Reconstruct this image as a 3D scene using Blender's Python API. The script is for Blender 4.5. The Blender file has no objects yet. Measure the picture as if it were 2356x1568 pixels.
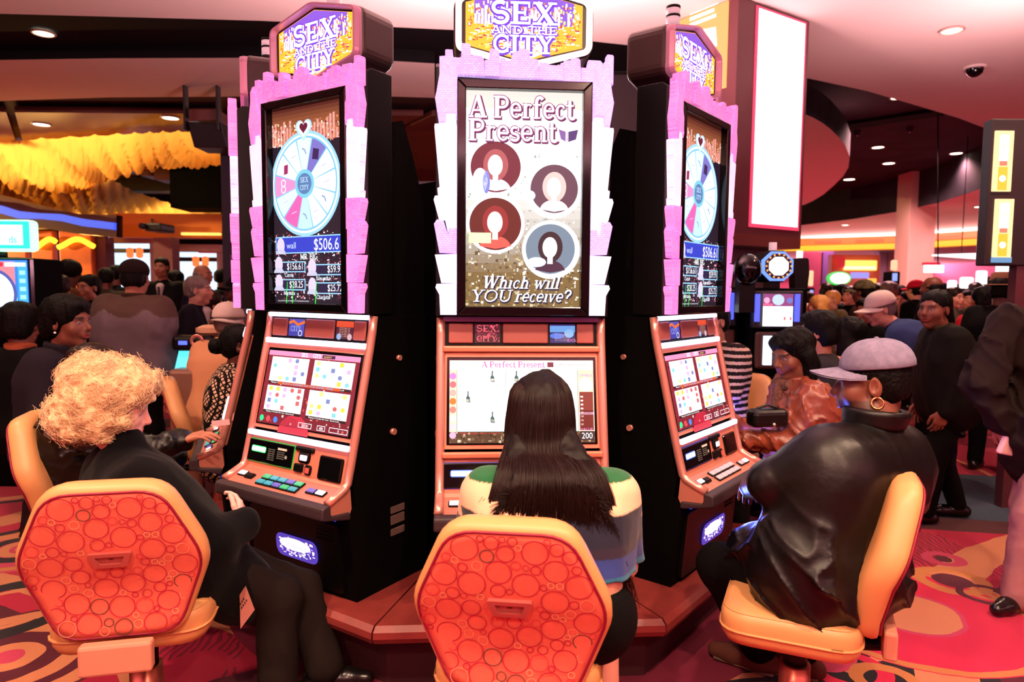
import bpy, bmesh, math, random
import numpy as np
from mathutils import Vector, Matrix, Euler

# ------------------------------------------------------------------ camera, world, exposure
scene = bpy.context.scene
COL = scene.collection
PI = math.pi
F_PX, PITCH, ROLL, EYE = 1571.0, 0.0749, 0.0084, 1.6

def _cam_axes():
    c, s = math.cos(ROLL), math.sin(ROLL)
    R0 = Vector((1, 0, 0)); U0 = Vector((0, math.sin(PITCH), math.cos(PITCH))); Fw = Vector((0, math.cos(PITCH), -math.sin(PITCH)))
    return c * R0 + s * U0, -s * R0 + c * U0, Fw
CAM_R, CAM_U, CAM_F = _cam_axes()
cam_data = bpy.data.cameras.new('camera')
cam = bpy.data.objects.new('camera', cam_data); COL.objects.link(cam)
cam_data.sensor_width = 36.0; cam_data.lens = 36.0 * F_PX / 2356.0
cam_data.clip_start = 0.05; cam_data.clip_end = 200
cam.matrix_world = Matrix(((CAM_R.x, CAM_U.x, -CAM_F.x, 0), (CAM_R.y, CAM_U.y, -CAM_F.y, 0), (CAM_R.z, CAM_U.z, -CAM_F.z, EYE), (0, 0, 0, 1)))
cam_data.dof.use_dof = True; cam_data.dof.focus_distance = 2.8; cam_data.dof.aperture_fstop = 2.8
scene.camera = cam
scene.view_settings.view_transform = 'Standard'; scene.view_settings.look = 'None'
scene.view_settings.gamma = 1.0; scene.view_settings.use_curve_mapping = False
scene.view_settings.exposure = EXPOSURE = 0.0
scene.cycles.max_bounces = 4; scene.cycles.diffuse_bounces = 2; scene.cycles.glossy_bounces = 2; scene.cycles.transmission_bounces = 2
scene.cycles.use_adaptive_sampling = True; scene.cycles.adaptive_threshold = 0.09; scene.cycles.adaptive_min_samples = 16; scene.cycles.light_sampling_threshold = 0.04
scene.cycles.caustics_reflective = False; scene.cycles.caustics_refractive = False
scene.cycles.sample_clamp_indirect = 6.0
scene.cycles.use_denoising = True

world = bpy.data.worlds.new('world'); scene.world = world; world.use_nodes = True
bg = world.node_tree.nodes['Background']
bg.inputs[0].default_value = (0.9, 0.36, 0.42, 1); bg.inputs[1].default_value = 0.12

def at(px, py, Y):
    """the point at world depth Y that the photograph shows at pixel (px, py)"""
    d = CAM_F + CAM_R * ((px - 1178) / F_PX) + CAM_U * ((784 - py) / F_PX)
    return Vector((0, 0, EYE)) + d * (Y / d.y)
def on_floor(px, py, z=0.0):
    d = CAM_F + CAM_R * ((px - 1178) / F_PX) + CAM_U * ((784 - py) / F_PX)
    return Vector((0, 0, EYE)) + d * ((z - EYE) / d.z)

# ------------------------------------------------------------------ colours and materials
def lin(c):
    c = c / 255.0
    return c / 12.92 if c <= 0.04045 else ((c + 0.055) / 1.055) ** 2.4
def rgb(r, g, b): return (lin(r), lin(g), lin(b), 1.0)
MATS = {}
def setin(b, name, v):
    if name in b.inputs: b.inputs[name].default_value = v
def mat(name, col, rough=0.5, metal=0.0, emit=None, es=1.0, spec=0.5, coat=0.0, bump=None, noise=None, sheen=0.0, alpha=None, trans=0.0):
    """bump = (scale, strength); noise = (scale, amount, second colour)"""
    if name in MATS: return MATS[name]
    if rough >= .75 and spec == .5: spec = .10
    m = bpy.data.materials.new(name); m.use_nodes = True; MATS[name] = m
    nt = m.node_tree; b = nt.nodes['Principled BSDF']
    setin(b, 'Base Color', col); setin(b, 'Roughness', rough); setin(b, 'Metallic', metal)
    setin(b, 'Specular IOR Level', spec); setin(b, 'Coat Weight', coat); setin(b, 'Sheen Weight', sheen)
    setin(b, 'Transmission Weight', trans)
    if emit is not None:
        setin(b, 'Emission Color', emit); setin(b, 'Emission Strength', es)
    if bump or noise:
        tc = nt.nodes.new('ShaderNodeTexCoord')
    if noise:
        n = nt.nodes.new('ShaderNodeTexNoise'); n.inputs['Scale'].default_value = noise[0]; n.inputs['Detail'].default_value = 4
        nt.links.new(tc.outputs['Object'], n.inputs['Vector'])
        mx = nt.nodes.new('ShaderNodeMix'); mx.data_type = 'RGBA'
        rp = nt.nodes.new('ShaderNodeMapRange'); rp.inputs[1].default_value = 0.35; rp.inputs[2].default_value = 0.65
        rp.inputs[4].default_value = noise[1]
        nt.links.new(n.outputs['Fac'], rp.inputs[0]); nt.links.new(rp.outputs[0], mx.inputs[0])
        mx.inputs[6].default_value = col; mx.inputs[7].default_value = noise[2]
        nt.links.new(mx.outputs[2], b.inputs['Base Color'])
    if bump:
        n2 = nt.nodes.new('ShaderNodeTexNoise'); n2.inputs['Scale'].default_value = bump[0]; n2.inputs['Detail'].default_value = 5
        nt.links.new(tc.outputs['Object'], n2.inputs['Vector'])
        bp = nt.nodes.new('ShaderNodeBump'); bp.inputs['Strength'].default_value = bump[1]; bp.inputs['Distance'].default_value = 0.01
        nt.links.new(n2.outputs['Fac'], bp.inputs['Height']); nt.links.new(bp.outputs[0], b.inputs['Normal'])
    return m
def emat(name, col, s):
    m = mat(name, (0.02, 0.02, 0.02, 1), 0.5, emit=col, es=s); m.cycles.emission_sampling = 'NONE'      # small lamps are sampled through their own light objects
    return m
def vmat(name, rough=0.6, emit=0.0, spec=0.4, bump=None, sheen=0.0, coat=0.0):
    """colour from the mesh's own 'Col' attribute (flat print or the colours of a garment)"""
    if name in MATS: return MATS[name]
    m = mat(name, (0.5, 0.5, 0.5, 1), rough, spec=spec, bump=bump, sheen=sheen, coat=coat)
    nt = m.node_tree; b = nt.nodes['Principled BSDF']
    a = nt.nodes.new('ShaderNodeAttribute'); a.attribute_name = 'Col'
    if emit > 0:
        setin(b, 'Base Color', (0.01, 0.01, 0.01, 1)); nt.links.new(a.outputs['Color'], b.inputs['Emission Color']); setin(b, 'Emission Strength', emit)
    else:
        nt.links.new(a.outputs['Color'], b.inputs['Base Color'])
    return m

# ------------------------------------------------------------------ objects
def empty(name, loc=(0, 0, 0), rz=0.0):
    o = bpy.data.objects.new(name, None); COL.objects.link(o); o.location = loc; o.rotation_euler = (0, 0, rz)
    o.empty_display_size = 0.1
    return o
def tag(o, label=None, cat=None, group=None, kind=None):
    if label: o['label'] = label
    if cat: o['category'] = cat
    if group: o['group'] = group
    if kind: o['kind'] = kind
    return o
def link(name, mesh, parent=None, loc=(0, 0, 0)):
    o = bpy.data.objects.new(name, mesh); COL.objects.link(o); o.location = loc
    if parent is not None: o.parent = parent
    return o
def copy_tree(o, parent=None):
    c = o.copy(); COL.objects.link(c)
    if parent is not None: c.parent = parent
    for ch in o.children: copy_tree(ch, c)
    return c

class MB:
    """gathers shapes into one mesh"""
    def __init__(self): self.bm = bmesh.new(); self.cl = None
    def _mark(self, verts, col, mi, smooth=None):
        fs = set()
        for v in verts: fs.update(v.link_faces)
        for f in fs:
            f.material_index = mi
            if smooth is not None: f.smooth = smooth
        if col is not None:
            if self.cl is None: self.cl = self.bm.loops.layers.float_color.new('Col')
            for f in fs:
                for l in f.loops: l[self.cl] = col
        return self
    def box(self, c, s, r=0.0, seg=2, M=None, mi=0, col=None):
        g = bmesh.ops.create_cube(self.bm, size=1.0); vs = g['verts']
        bmesh.ops.scale(self.bm, vec=s, verts=vs)
        if r > 0:
            es = list({e for v in vs for e in v.link_edges})
            b = bmesh.ops.bevel(self.bm, geom=es, offset=r, segments=seg, affect='EDGES', profile=0.5)
            vs = list({v for f in b['faces'] for v in f.verts} | {v for v in vs if v.is_valid})
        T = Matrix.Translation(c)
        bmesh.ops.transform(self.bm, matrix=(M @ T) if M else T, verts=vs)
        return self._mark(vs, col, mi)
    def prism(self, pts, a, b, axis='y', M=None, mi=0, col=None, r=0.0, seg=2, smooth=None):
        """polygon pts in the plane across the axis, from a to b along it"""
        def P(u, v, w):
            return (u, w, v) if axis == 'y' else ((w, u, v) if axis == 'x' else (u, v, w))
        va = [self.bm.verts.new(P(u, v, a)) for u, v in pts]; vb = [self.bm.verts.new(P(u, v, b)) for u, v in pts]
        n = len(pts); fs = []
        fs.append(self.bm.faces.new(va)); fs.append(self.bm.faces.new(vb[::-1]))
        for i in range(n): fs.append(self.bm.faces.new((va[i], vb[i], vb[(i + 1) % n], va[(i + 1) % n])))
        bmesh.ops.recalc_face_normals(self.bm, faces=fs)
        vs = va + vb
        if r > 0:
            es = list(fs[0].edges) + list(fs[1].edges)
            bb = bmesh.ops.bevel(self.bm, geom=es, offset=r, segments=seg, affect='EDGES', profile=0.5)
            vs = list({v for f in bb['faces'] for v in f.verts} | {v for v in vs if v.is_valid})
        if M: bmesh.ops.transform(self.bm, matrix=M, verts=vs)
        return self._mark(vs, col, mi, smooth)
    def cyl(self, c, r, h, seg=24, r2=None, M=None, mi=0, col=None, smooth=True):
        g = bmesh.ops.create_cone(self.bm, cap_ends=True, segments=seg, radius1=r, radius2=r if r2 is None else r2, depth=h)
        T = Matrix.Translation(c); vs = g['verts']
        bmesh.ops.transform(self.bm, matrix=(T @ M) if M else T, verts=vs)
        for v in vs:
            for f in v.link_faces:
                f.smooth = smooth and len(f.verts) == 4
        return self._mark(vs, col, mi)
    def sphere(self, c, r, s=(1, 1, 1), seg=16, M=None, mi=0, col=None):
        g = bmesh.ops.create_uvsphere(self.bm, u_segments=seg, v_segments=max(6, seg // 2 + 2), radius=r); vs = g['verts']
        bmesh.ops.scale(self.bm, vec=s, verts=vs)
        if M: bmesh.ops.transform(self.bm, matrix=M, verts=vs)
        bmesh.ops.translate(self.bm, vec=c, verts=vs)
        return self._mark(vs, col, mi, True)
    def tube(self, path, r, seg=8, mi=0, col=None, cap=True, flat=1.0):
        path = [Vector(p) for p in path]; n = len(path); rings = []
        rr = r if isinstance(r, (list, tuple)) else [r] * n
        up = None
        for i, p in enumerate(path):
            t = (path[min(i + 1, n - 1)] - path[max(i - 1, 0)]).normalized()
            if up is None: up = Vector((0, 0, 1)) if abs(t.z) < 0.9 else Vector((0, 1, 0))
            s = t.cross(up).normalized(); up = s.cross(t).normalized()
            rings.append([self.bm.verts.new(p + s * (math.cos(a) * rr[i]) + up * (math.sin(a) * rr[i] * flat)) for a in [2 * PI * k / seg for k in range(seg)]])
        fs = []
        for i in range(n - 1):
            for k in range(seg):
                fs.append(self.bm.faces.new((rings[i][k], rings[i][(k + 1) % seg], rings[i + 1][(k + 1) % seg], rings[i + 1][k])))
        if cap:
            fs.append(self.bm.faces.new(rings[0][::-1])); fs.append(self.bm.faces.new(rings[-1]))
        vs = [v for q in rings for v in q]
        return self._mark(vs, col, mi, True)
    def lathe(self, prof, seg=32, c=(0, 0, 0), mi=0, col=None, a0=0.0, a1=2 * PI):
        full = abs(a1 - a0 - 2 * PI) < 1e-6; m = seg if full else seg + 1; rings = []
        for r, z in prof:
            rings.append([self.bm.verts.new((c[0] + r * math.cos(a0 + (a1 - a0) * k / seg), c[1] + r * math.sin(a0 + (a1 - a0) * k / seg), c[2] + z)) for k in range(m)])
        for i in range(len(prof) - 1):
            for k in range(seg):
                k2 = (k + 1) % m
                self.bm.faces.new((rings[i][k], rings[i][k2], rings[i + 1][k2], rings[i + 1][k]))
        vs = [v for q in rings for v in q]
        return self._mark(vs, col, mi, True)
    def grid(self, P, mi=0, col=None, smooth=True, closed=False):
        """P[i][j] points"""
        V = [[self.bm.verts.new(p) for p in row] for row in P]
        for i in range(len(V) - 1):
            m = len(V[i])
            for j in range(m if closed else m - 1):
                j2 = (j + 1) % m
                self.bm.faces.new((V[i][j], V[i][j2], V[i + 1][j2], V[i + 1][j]))
        return self._mark([v for r in V for v in r], col, mi, smooth)
    def poly(self, pts, mi=0, col=None):
        vs = [self.bm.verts.new(p) for p in pts]; self.bm.faces.new(vs)
        return self._mark(vs, col, mi)
    def mesh(self, name, mats):
        me = bpy.data.meshes.new(name)
        self.bm.normal_update()
        self.bm.to_mesh(me); self.bm.free()
        for m in (mats if isinstance(mats, (list, tuple)) else [mats]): me.materials.append(m)
        return me
    def build(self, name, mats, parent=None, loc=(0, 0, 0), recalc=False):
        if recalc: bmesh.ops.recalc_face_normals(self.bm, faces=self.bm.faces[:])
        return link(name, self.mesh(name, mats), parent, loc)

def rot(x=0, y=0, z=0): return Euler((x, y, z)).to_matrix().to_4x4()

# ------------------------------------------------------------------ flat print (screens, signs): coloured polygons in layers
_FONT = {}
def font_poly(s):
    """triangles of the built-in face for a string, height 1"""
    if s in _FONT: return _FONT[s]
    cu = bpy.data.curves.new('lettering', 'FONT'); cu.body = s; cu.size = 1.0; cu.resolution_u = 3; cu.fill_mode = 'BOTH'
    ob = bpy.data.objects.new('lettering', cu); COL.objects.link(ob)
    bpy.context.view_layer.update()
    me = bpy.data.meshes.new_from_object(ob.evaluated_get(bpy.context.evaluated_depsgraph_get()))
    V = [(v.co.x, v.co.y) for v in me.vertices]; Fc = [tuple(p.vertices) for p in me.polygons]
    bpy.data.objects.remove(ob); bpy.data.curves.remove(cu); bpy.data.meshes.remove(me)
    _FONT[s] = (V, Fc)
    return _FONT[s]

# a slab-serif alphabet drawn with strokes: l = line, a = arc (cx, cy, rx, ry, from, to), s = serif (x, y, half-length)
def _arc(cx, cy, rx, ry, a0, a1, n=14):
    return [(cx + rx * math.cos(math.radians(a0 + (a1 - a0) * i / n)), cy + ry * math.sin(math.radians(a0 + (a1 - a0) * i / n))) for i in range(n + 1)]
T_, N_ = 0.17, 0.075           # thick and thin strokes of a cap height of 1
GLY = {
 'A': (0.86, [([(0.12, 0), (0.43, 1)], N_), ([(0.45, 1), (0.74, 0)], T_), ([(0.22, .32), (0.62, .32)], N_), ([(0, .03), (.26, .03)], .07), ([(.58, .03), (.9, .03)], .07)]),
 'P': (0.76, [([(.18, 0), (.18, 1)], T_), ([(.18, .96)] + _arc(.42, .72, .26, .24, 90, -90) + [(.18, .48)], .1), ([(.66, .62), (.66, .82)], .1), ([(0, .03), (.38, .03)], .07), ([(0, .97), (.2, .97)], .07)]),
 'S': (0.66, [(_arc(.32, .73, .23, .24, 50, 250) + _arc(.33, .27, .25, .24, 80, -150), .13), ([(.56, .98), (.56, .7)], .06), ([(.06, .34), (.06, .02)], .06)]),
 'E': (0.74, [([(.18, 0), (.18, 1)], T_), ([(.0, .96), (.66, .96)], .08), ([(.0, .04), (.68, .04)], .08), ([(.2, .51), (.5, .51)], .08), ([(.64, 1), (.64, .74)], .06), ([(.66, 0), (.66, .28)], .06), ([(.5, .64), (.5, .38)], .06)]),
 'X': (0.86, [([(.16, 1), (.68, 0)], T_), ([(.68, 1), (.16, 0)], N_), ([(.02, .97), (.34, .97)], .07), ([(.54, .97), (.84, .97)], .07), ([(.0, .03), (.32, .03)], .07), ([(.5, .03), (.86, .03)], .07)]),
 'N': (0.9, [([(.16, 0), (.16, 1)], N_), ([(.16, 1), (.74, 0)], T_), ([(.74, 0), (.74, 1)], N_), ([(.0, .97), (.24, .97)], .07), ([(.6, .97), (.9, .97)], .07), ([(.0, .03), (.32, .03)], .07)]),
 'D': (0.84, [([(.18, 0), (.18, 1)], T_), ([(.02, .96), (.34, .96)] + _arc(.36, .5, .36, .46, 90, -90) + [(.02, .04)], .1), ([(.73, .3), (.73, .7)], .1)]),
 'T': (0.78, [([(.39, 0), (.39, 1)], T_), ([(.04, .96), (.74, .96)], .08), ([(.06, 1), (.06, .72)], .06), ([(.72, 1), (.72, .72)], .06), ([(.2, .03), (.58, .03)], .07)]),
 'H': (0.92, [([(.18, 0), (.18, 1)], T_), ([(.74, 0), (.74, 1)], T_), ([(.18, .5), (.74, .5)], .08)] + [([(x - .18, y), (x + .18, y)], .07) for x in (.18, .74) for y in (.03, .97)]),
 'C': (0.78, [(_arc(.42, .5, .34, .47, 45, 315, 22), .11), ([(.08, .3), (.08, .7)], .12), ([(.68, .98), (.68, .66)], .06), ([(.68, .02), (.68, .3)], .06)]),
 'I': (0.42, [([(.2, 0), (.2, 1)], T_), ([(.0, .97), (.4, .97)], .07), ([(.0, .03), (.4, .03)], .07)]),
 'Y': (0.84, [([(.42, 0), (.42, .48)], T_), ([(.14, 1), (.42, .46)], T_), ([(.7, 1), (.42, .46)], N_), ([(.0, .97), (.3, .97)], .07), ([(.54, .97), (.84, .97)], .07), ([(.22, .03), (.62, .03)], .07)]),
 'O': (0.92, [(_arc(.45, .5, .38, .46, 0, 360, 28), .1), ([(.08, .3), (.08, .7)], .13), ([(.82, .3), (.82, .7)], .13)]),
 'U': (0.9, [([(.18, 1), (.18, .34)] + _arc(.46, .34, .28, .3, 180, 360) + [(.74, 1)], .1), ([(.18, .34), (.18, 1)], T_), ([(.0, .97), (.36, .97)], .07), ([(.58, .97), (.9, .97)], .07)]),
 'W': (1.2, [([(.16, 1), (.38, 0)], T_), ([(.38, 0), (.6, .9)], N_), ([(.58, 1), (.82, 0)], T_), ([(.82, 0), (1.04, 1)], N_), ([(0, .97), (.32, .97)], .07), ([(.44, .97), (.7, .97)], .07), ([(.9, .97), (1.2, .97)], .07)]),
 'M': (1.05, [([(.15, 0), (.15, 1)], N_), ([(.17, 1), (.5, .1)], T_), ([(.5, .1), (.86, 1)], N_), ([(.86, 0), (.86, 1)], T_), ([(0, .03), (.3, .03)], .07), ([(.68, .03), (1.05, .03)], .07)]),
 'R': (0.82, [([(.18, 0), (.18, 1)], T_), ([(.18, .96)] + _arc(.42, .73, .24, .23, 90, -90) + [(.18, .5)], .1), ([(.42, .5), (.74, 0)], T_), ([(0, .03), (.38, .03)], .07), ([(0, .97), (.2, .97)], .07)]),
 'B': (0.78, [([(.18, 0), (.18, 1)], T_), ([(.05, .96)] + _arc(.42, .74, .22, .22, 90, -90) + [(.18, .52)], .1), ([(.18, .52)] + _arc(.44, .28, .26, .24, 90, -90) + [(.05, .04)], .1)]),
 'G': (0.84, [(_arc(.42, .5, .34, .47, 45, 330, 22), .11), ([(.08, .3), (.08, .7)], .12), ([(.7, .05), (.7, .42)], .14), ([(.54, .42), (.86, .42)], .07)]),
 'e': (0.58, [([(.08, .36), (.5, .36)] + _arc(.3, .36, .22, .31, 0, 315, 18), .09), ([(.1, .22), (.1, .5)], .12)]),
 'r': (0.5, [([(.16, 0), (.16, .66)], .14), ([(.16, .42)] + _arc(.34, .46, .16, .17, 170, 50, 8), .08), ([(.42, .58), (.44, .56)], .13), ([(0, .03), (.36, .03)], .06), ([(.02, .64), (.16, .64)], .06)]),
 'f': (0.46, [([(.18, 0), (.18, .78)] + _arc(.34, .8, .15, .17, 170, 30, 8), .13), ([(.02, .63), (.4, .63)], .07), ([(.03, .03), (.38, .03)], .06)]),
 'c': (0.52, [(_arc(.29, .33, .2, .3, 45, 315, 18), .09), ([(.1, .2), (.1, .46)], .12), ([(.42, .5), (.43, .48)], .13)]),
 't': (0.42, [([(.18, .85), (.18, .16)] + _arc(.3, .15, .12, .12, 180, 330, 8), .13), ([(.02, .63), (.38, .63)], .07)]),
 's': (0.48, [(_arc(.24, .49, .15, .15, 50, 240) + _arc(.24, .18, .17, .15, 70, -140), .1), ([(.41, .66), (.41, .46)], .05), ([(.06, .2), (.06, .02)], .05)]),
 'n': (0.66, [([(.16, 0), (.16, .66)], .14), ([(.16, .44)] + _arc(.33, .44, .17, .2, 150, 0, 10) + [(.5, 0)], .12), ([(0, .03), (.32, .03)], .06), ([(.36, .03), (.66, .03)], .06), ([(.02, .64), (.16, .64)], .06)]),
 'h': (0.66, [([(.16, 0), (.16, 1)], .14), ([(.16, .44)] + _arc(.33, .44, .17, .2, 150, 0, 10) + [(.5, 0)], .12), ([(0, .03), (.32, .03)], .06), ([(.36, .03), (.66, .03)], .06), ([(.02, .97), (.16, .97)], .06)]),
 'i': (0.32, [([(.16, 0), (.16, .66)], .14), ([(.15, .88), (.17, .88)], .15), ([(0, .03), (.32, .03)], .06), ([(.02, .64), (.16, .64)], .06)]),
 'l': (0.32, [([(.16, 0), (.16, 1)], .14), ([(0, .03), (.32, .03)], .06), ([(.02, .97), (.16, .97)], .06)]),
 'w': (0.86, [([(.12, .66), (.28, 0)], .12), ([(.28, 0), (.42, .62)], .06), ([(.42, .66), (.58, 0)], .12), ([(.58, 0), (.74, .66)], .06), ([(0, .64), (.24, .64)], .06), ([(.62, .64), (.86, .64)], .06)]),
 'v': (0.6, [([(.12, .66), (.3, 0)], .12), ([(.3, 0), (.48, .66)], .06), ([(0, .64), (.24, .64)], .06), ([(.36, .64), (.6, .64)], .06)]),
 'a': (0.56, [([(.42, .0), (.42, .46)] + _arc(.27, .48, .15, .16, 0, 150, 8), .11), (_arc(.25, .17, .16, .15, 0, 360, 14), .09)]),
 'm': (0.96, [([(.16, 0), (.16, .66)], .13), ([(.16, .44)] + _arc(.32, .44, .15, .2, 150, 0, 8) + [(.47, 0)], .11), ([(.47, .44)] + _arc(.62, .44, .15, .2, 150, 0, 8) + [(.77, 0)], .11)]),
 'd': (0.62, [([(.46, 0), (.46, 1)], .13), (_arc(.27, .32, .18, .29, 0, 360, 16), .09)]),
 'o': (0.6, [(_arc(.29, .33, .2, .29, 0, 360, 18), .11)]),
 '?': (0.56, [(_arc(.27, .74, .21, .22, 190, -70, 14) + [(.27, .3)], .12), ([(.26, .07), (.28, .07)], .16)]),
 '.': (0.26, [([(.1, .07), (.13, .07)], .15)]), ' ': (0.3, []),
}
class Print:
    def __init__(self): self.V = []; self.F = []; self.C = []; self.lay = 0
    def up(self): self.lay += 1; return self
    def poly(self, pts, col):
        n = len(self.V); self.V += [(x, y, self.lay) for x, y in pts]; self.F.append(tuple(range(n, n + len(pts)))); self.C.append(col); return self
    def rect(self, x0, y0, x1, y1, col): return self.poly([(x0, y0), (x1, y0), (x1, y1), (x0, y1)], col)
    def disc(self, cx, cy, rx, col, ry=None, n=32, a0=0, a1=360):
        pts = [(cx + rx * math.cos(math.radians(a0 + (a1 - a0) * i / n)), cy + (ry or rx) * math.sin(math.radians(a0 + (a1 - a0) * i / n))) for i in range(n if a1 - a0 == 360 else n + 1)]
        if a1 - a0 != 360: pts.append((cx, cy))
        return self.poly(pts, col)
    def stroke(self, path, w, col, closed=False):
        n = len(path)
        for i in range(n if closed else n - 1):
            a = path[i]; b = path[(i + 1) % n]; dx, dy = b[0] - a[0], b[1] - a[1]; L = math.hypot(dx, dy) or 1e-6
            nx, ny = -dy / L * w / 2, dx / L * w / 2; e = w * 0.12 if n > 3 else 0
            ex, ey = dx / L * e, dy / L * e
            self.poly([(a[0] + nx - ex, a[1] + ny - ey), (a[0] - nx - ex, a[1] - ny - ey), (b[0] - nx + ex, b[1] - ny + ey), (b[0] + nx + ex, b[1] + ny + ey)], col)
        return self
    def ring(self, cx, cy, r, w, col, n=40, ry=None):
        ry = ry or r
        for i in range(n):
            a, b = 2 * PI * i / n, 2 * PI * (i + 1) / n
            self.poly([(cx + (r - w / 2) * math.cos(a), cy + (ry - w / 2) * math.sin(a)), (cx + (r + w / 2) * math.cos(a), cy + (ry + w / 2) * math.sin(a)),
                       (cx + (r + w / 2) * math.cos(b), cy + (ry + w / 2) * math.sin(b)), (cx + (r - w / 2) * math.cos(b), cy + (ry - w / 2) * math.sin(b))], col)
        return self
    def frame(self, x0, y0, x1, y1, w, col):
        return self.rect(x0, y0, x1, y0 + w, col).rect(x0, y1 - w, x1, y1, col).rect(x0, y0, x0 + w, y1, col).rect(x1 - w, y0, x1, y1, col)
    def sans(self, s, x, y, h, col, w=None, center=False, sx=1.0):
        V, Fc = font_poly(s); h = h / 0.7
        wid = max((v[0] for v in V), default=0) * h
        k = (w / wid) if w else sx
        x0 = x - wid * k / 2 if center else x
        n = len(self.V); self.V += [(x0 + vx * h * k, y + vy * h, self.lay) for vx, vy in V]
        for f in Fc: self.F.append(tuple(n + i for i in f)); self.C.append(col)
        return self
    def serif_width(self, s, h, k=1.0, gap=0.02): return sum((GLY.get(ch, (0.6,))[0] + gap) * h * k for ch in s)
    def serif(self, s, x, y, h, col, w=None, center=False, shear=0.0, bold=1.0, grow=0.0):
        k = 1.0
        if w: k = w / self.serif_width(s, h)
        if center: x -= self.serif_width(s, h, k) / 2
        for ch in s:
            g = GLY.get(ch)
            if g is None: x += 0.6 * h * k; continue
            for path, wd in g[1]:
                self.stroke([(x + (px * k + shear * py) * h, y + py * h) for px, py in path], wd * h * bold + grow, col)
            x += (g[0] + 0.02) * h * k
        return self
    def build(self, name, M, mats, parent=None, step=0.0004, loc=(0, 0, 0)):
        me = bpy.data.meshes.new(name)
        me.from_pydata([M @ Vector((x, y, l * step)) for x, y, l in self.V], [], self.F)
        ca = me.color_attributes.new('Col', 'FLOAT_COLOR', 'CORNER')
        data = np.empty(len(me.loops) * 4, 'f'); i = 0
        for p, c in zip(me.polygons, self.C):
            k = p.loop_total * 4; data[p.loop_start * 4:p.loop_start * 4 + k] = np.tile(np.array(c, 'f'), p.loop_total)
        ca.data.foreach_set('color', data)
        me.materials.append(mats)
        return link(name, me, parent, loc)

# ------------------------------------------------------------------ organic surfaces: smooth union of tapered capsules and ellipsoids, meshed on a grid
def vnoise(P, scale, seed=0):
    """smooth value noise on an (..., 3) array, about -1..1"""
    q = P * scale + seed * 17.31
    i = np.floor(q).astype(np.int64); f = q - i; f = f * f * (3 - 2 * f)
    def h(a, b, c):
        n = (a * 374761393 + b * 668265263 + c * 2147483647 + seed * 1274126177) & 0xffffffff
        n = ((n ^ (n >> 13)) * 1274126177) & 0xffffffff
        return ((n ^ (n >> 16)) & 0xffff) / 32767.5 - 1.0
    x, y, z = i[..., 0], i[..., 1], i[..., 2]; u, v, w = f[..., 0], f[..., 1], f[..., 2]
    def lerp(a, b, t): return a + (b - a) * t
    return lerp(lerp(lerp(h(x, y, z), h(x + 1, y, z), u), lerp(h(x, y + 1, z), h(x + 1, y + 1, z), u), v),
                lerp(lerp(h(x, y, z + 1), h(x + 1, y, z + 1), u), lerp(h(x, y + 1, z + 1), h(x + 1, y + 1, z + 1), u), v), w)

def cap(a, b, ra, rb=None, k=0.02, sub=False): return ('c', np.array(a, float), np.array(b, float), float(ra), float(ra if rb is None else rb), k, sub)
def ell(c, r, R=None, k=0.02, sub=False): return ('e', np.array(c, float), np.array(r, float), None if R is None else np.array(R, float), 0, k, sub)
def half(p, n, k=0.0): return ('h', np.array(p, float), np.array(n, float) / np.linalg.norm(n), 0, 0, k, True)
def pdist(pr, P):
    if pr[0] == 'c':
        a, b, ra, rb = pr[1:5]; ab = b - a; L2 = max(ab @ ab, 1e-9)
        t = np.clip(((P - a) @ ab) / L2, 0, 1)
        q = P - a - t[..., None] * ab
        return np.sqrt((q * q).sum(-1)) - (ra + (rb - ra) * t)
    if pr[0] == 'h': return -((P - pr[1]) @ pr[2])
    c, r, R = pr[1:4]; q = P - c
    if R is not None: q = q @ R
    k0 = np.sqrt(((q / r) ** 2).sum(-1)); k1 = np.sqrt(((q / (r * r)) ** 2).sum(-1)) + 1e-9
    return k0 * (k0 - 1.0) / k1
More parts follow.
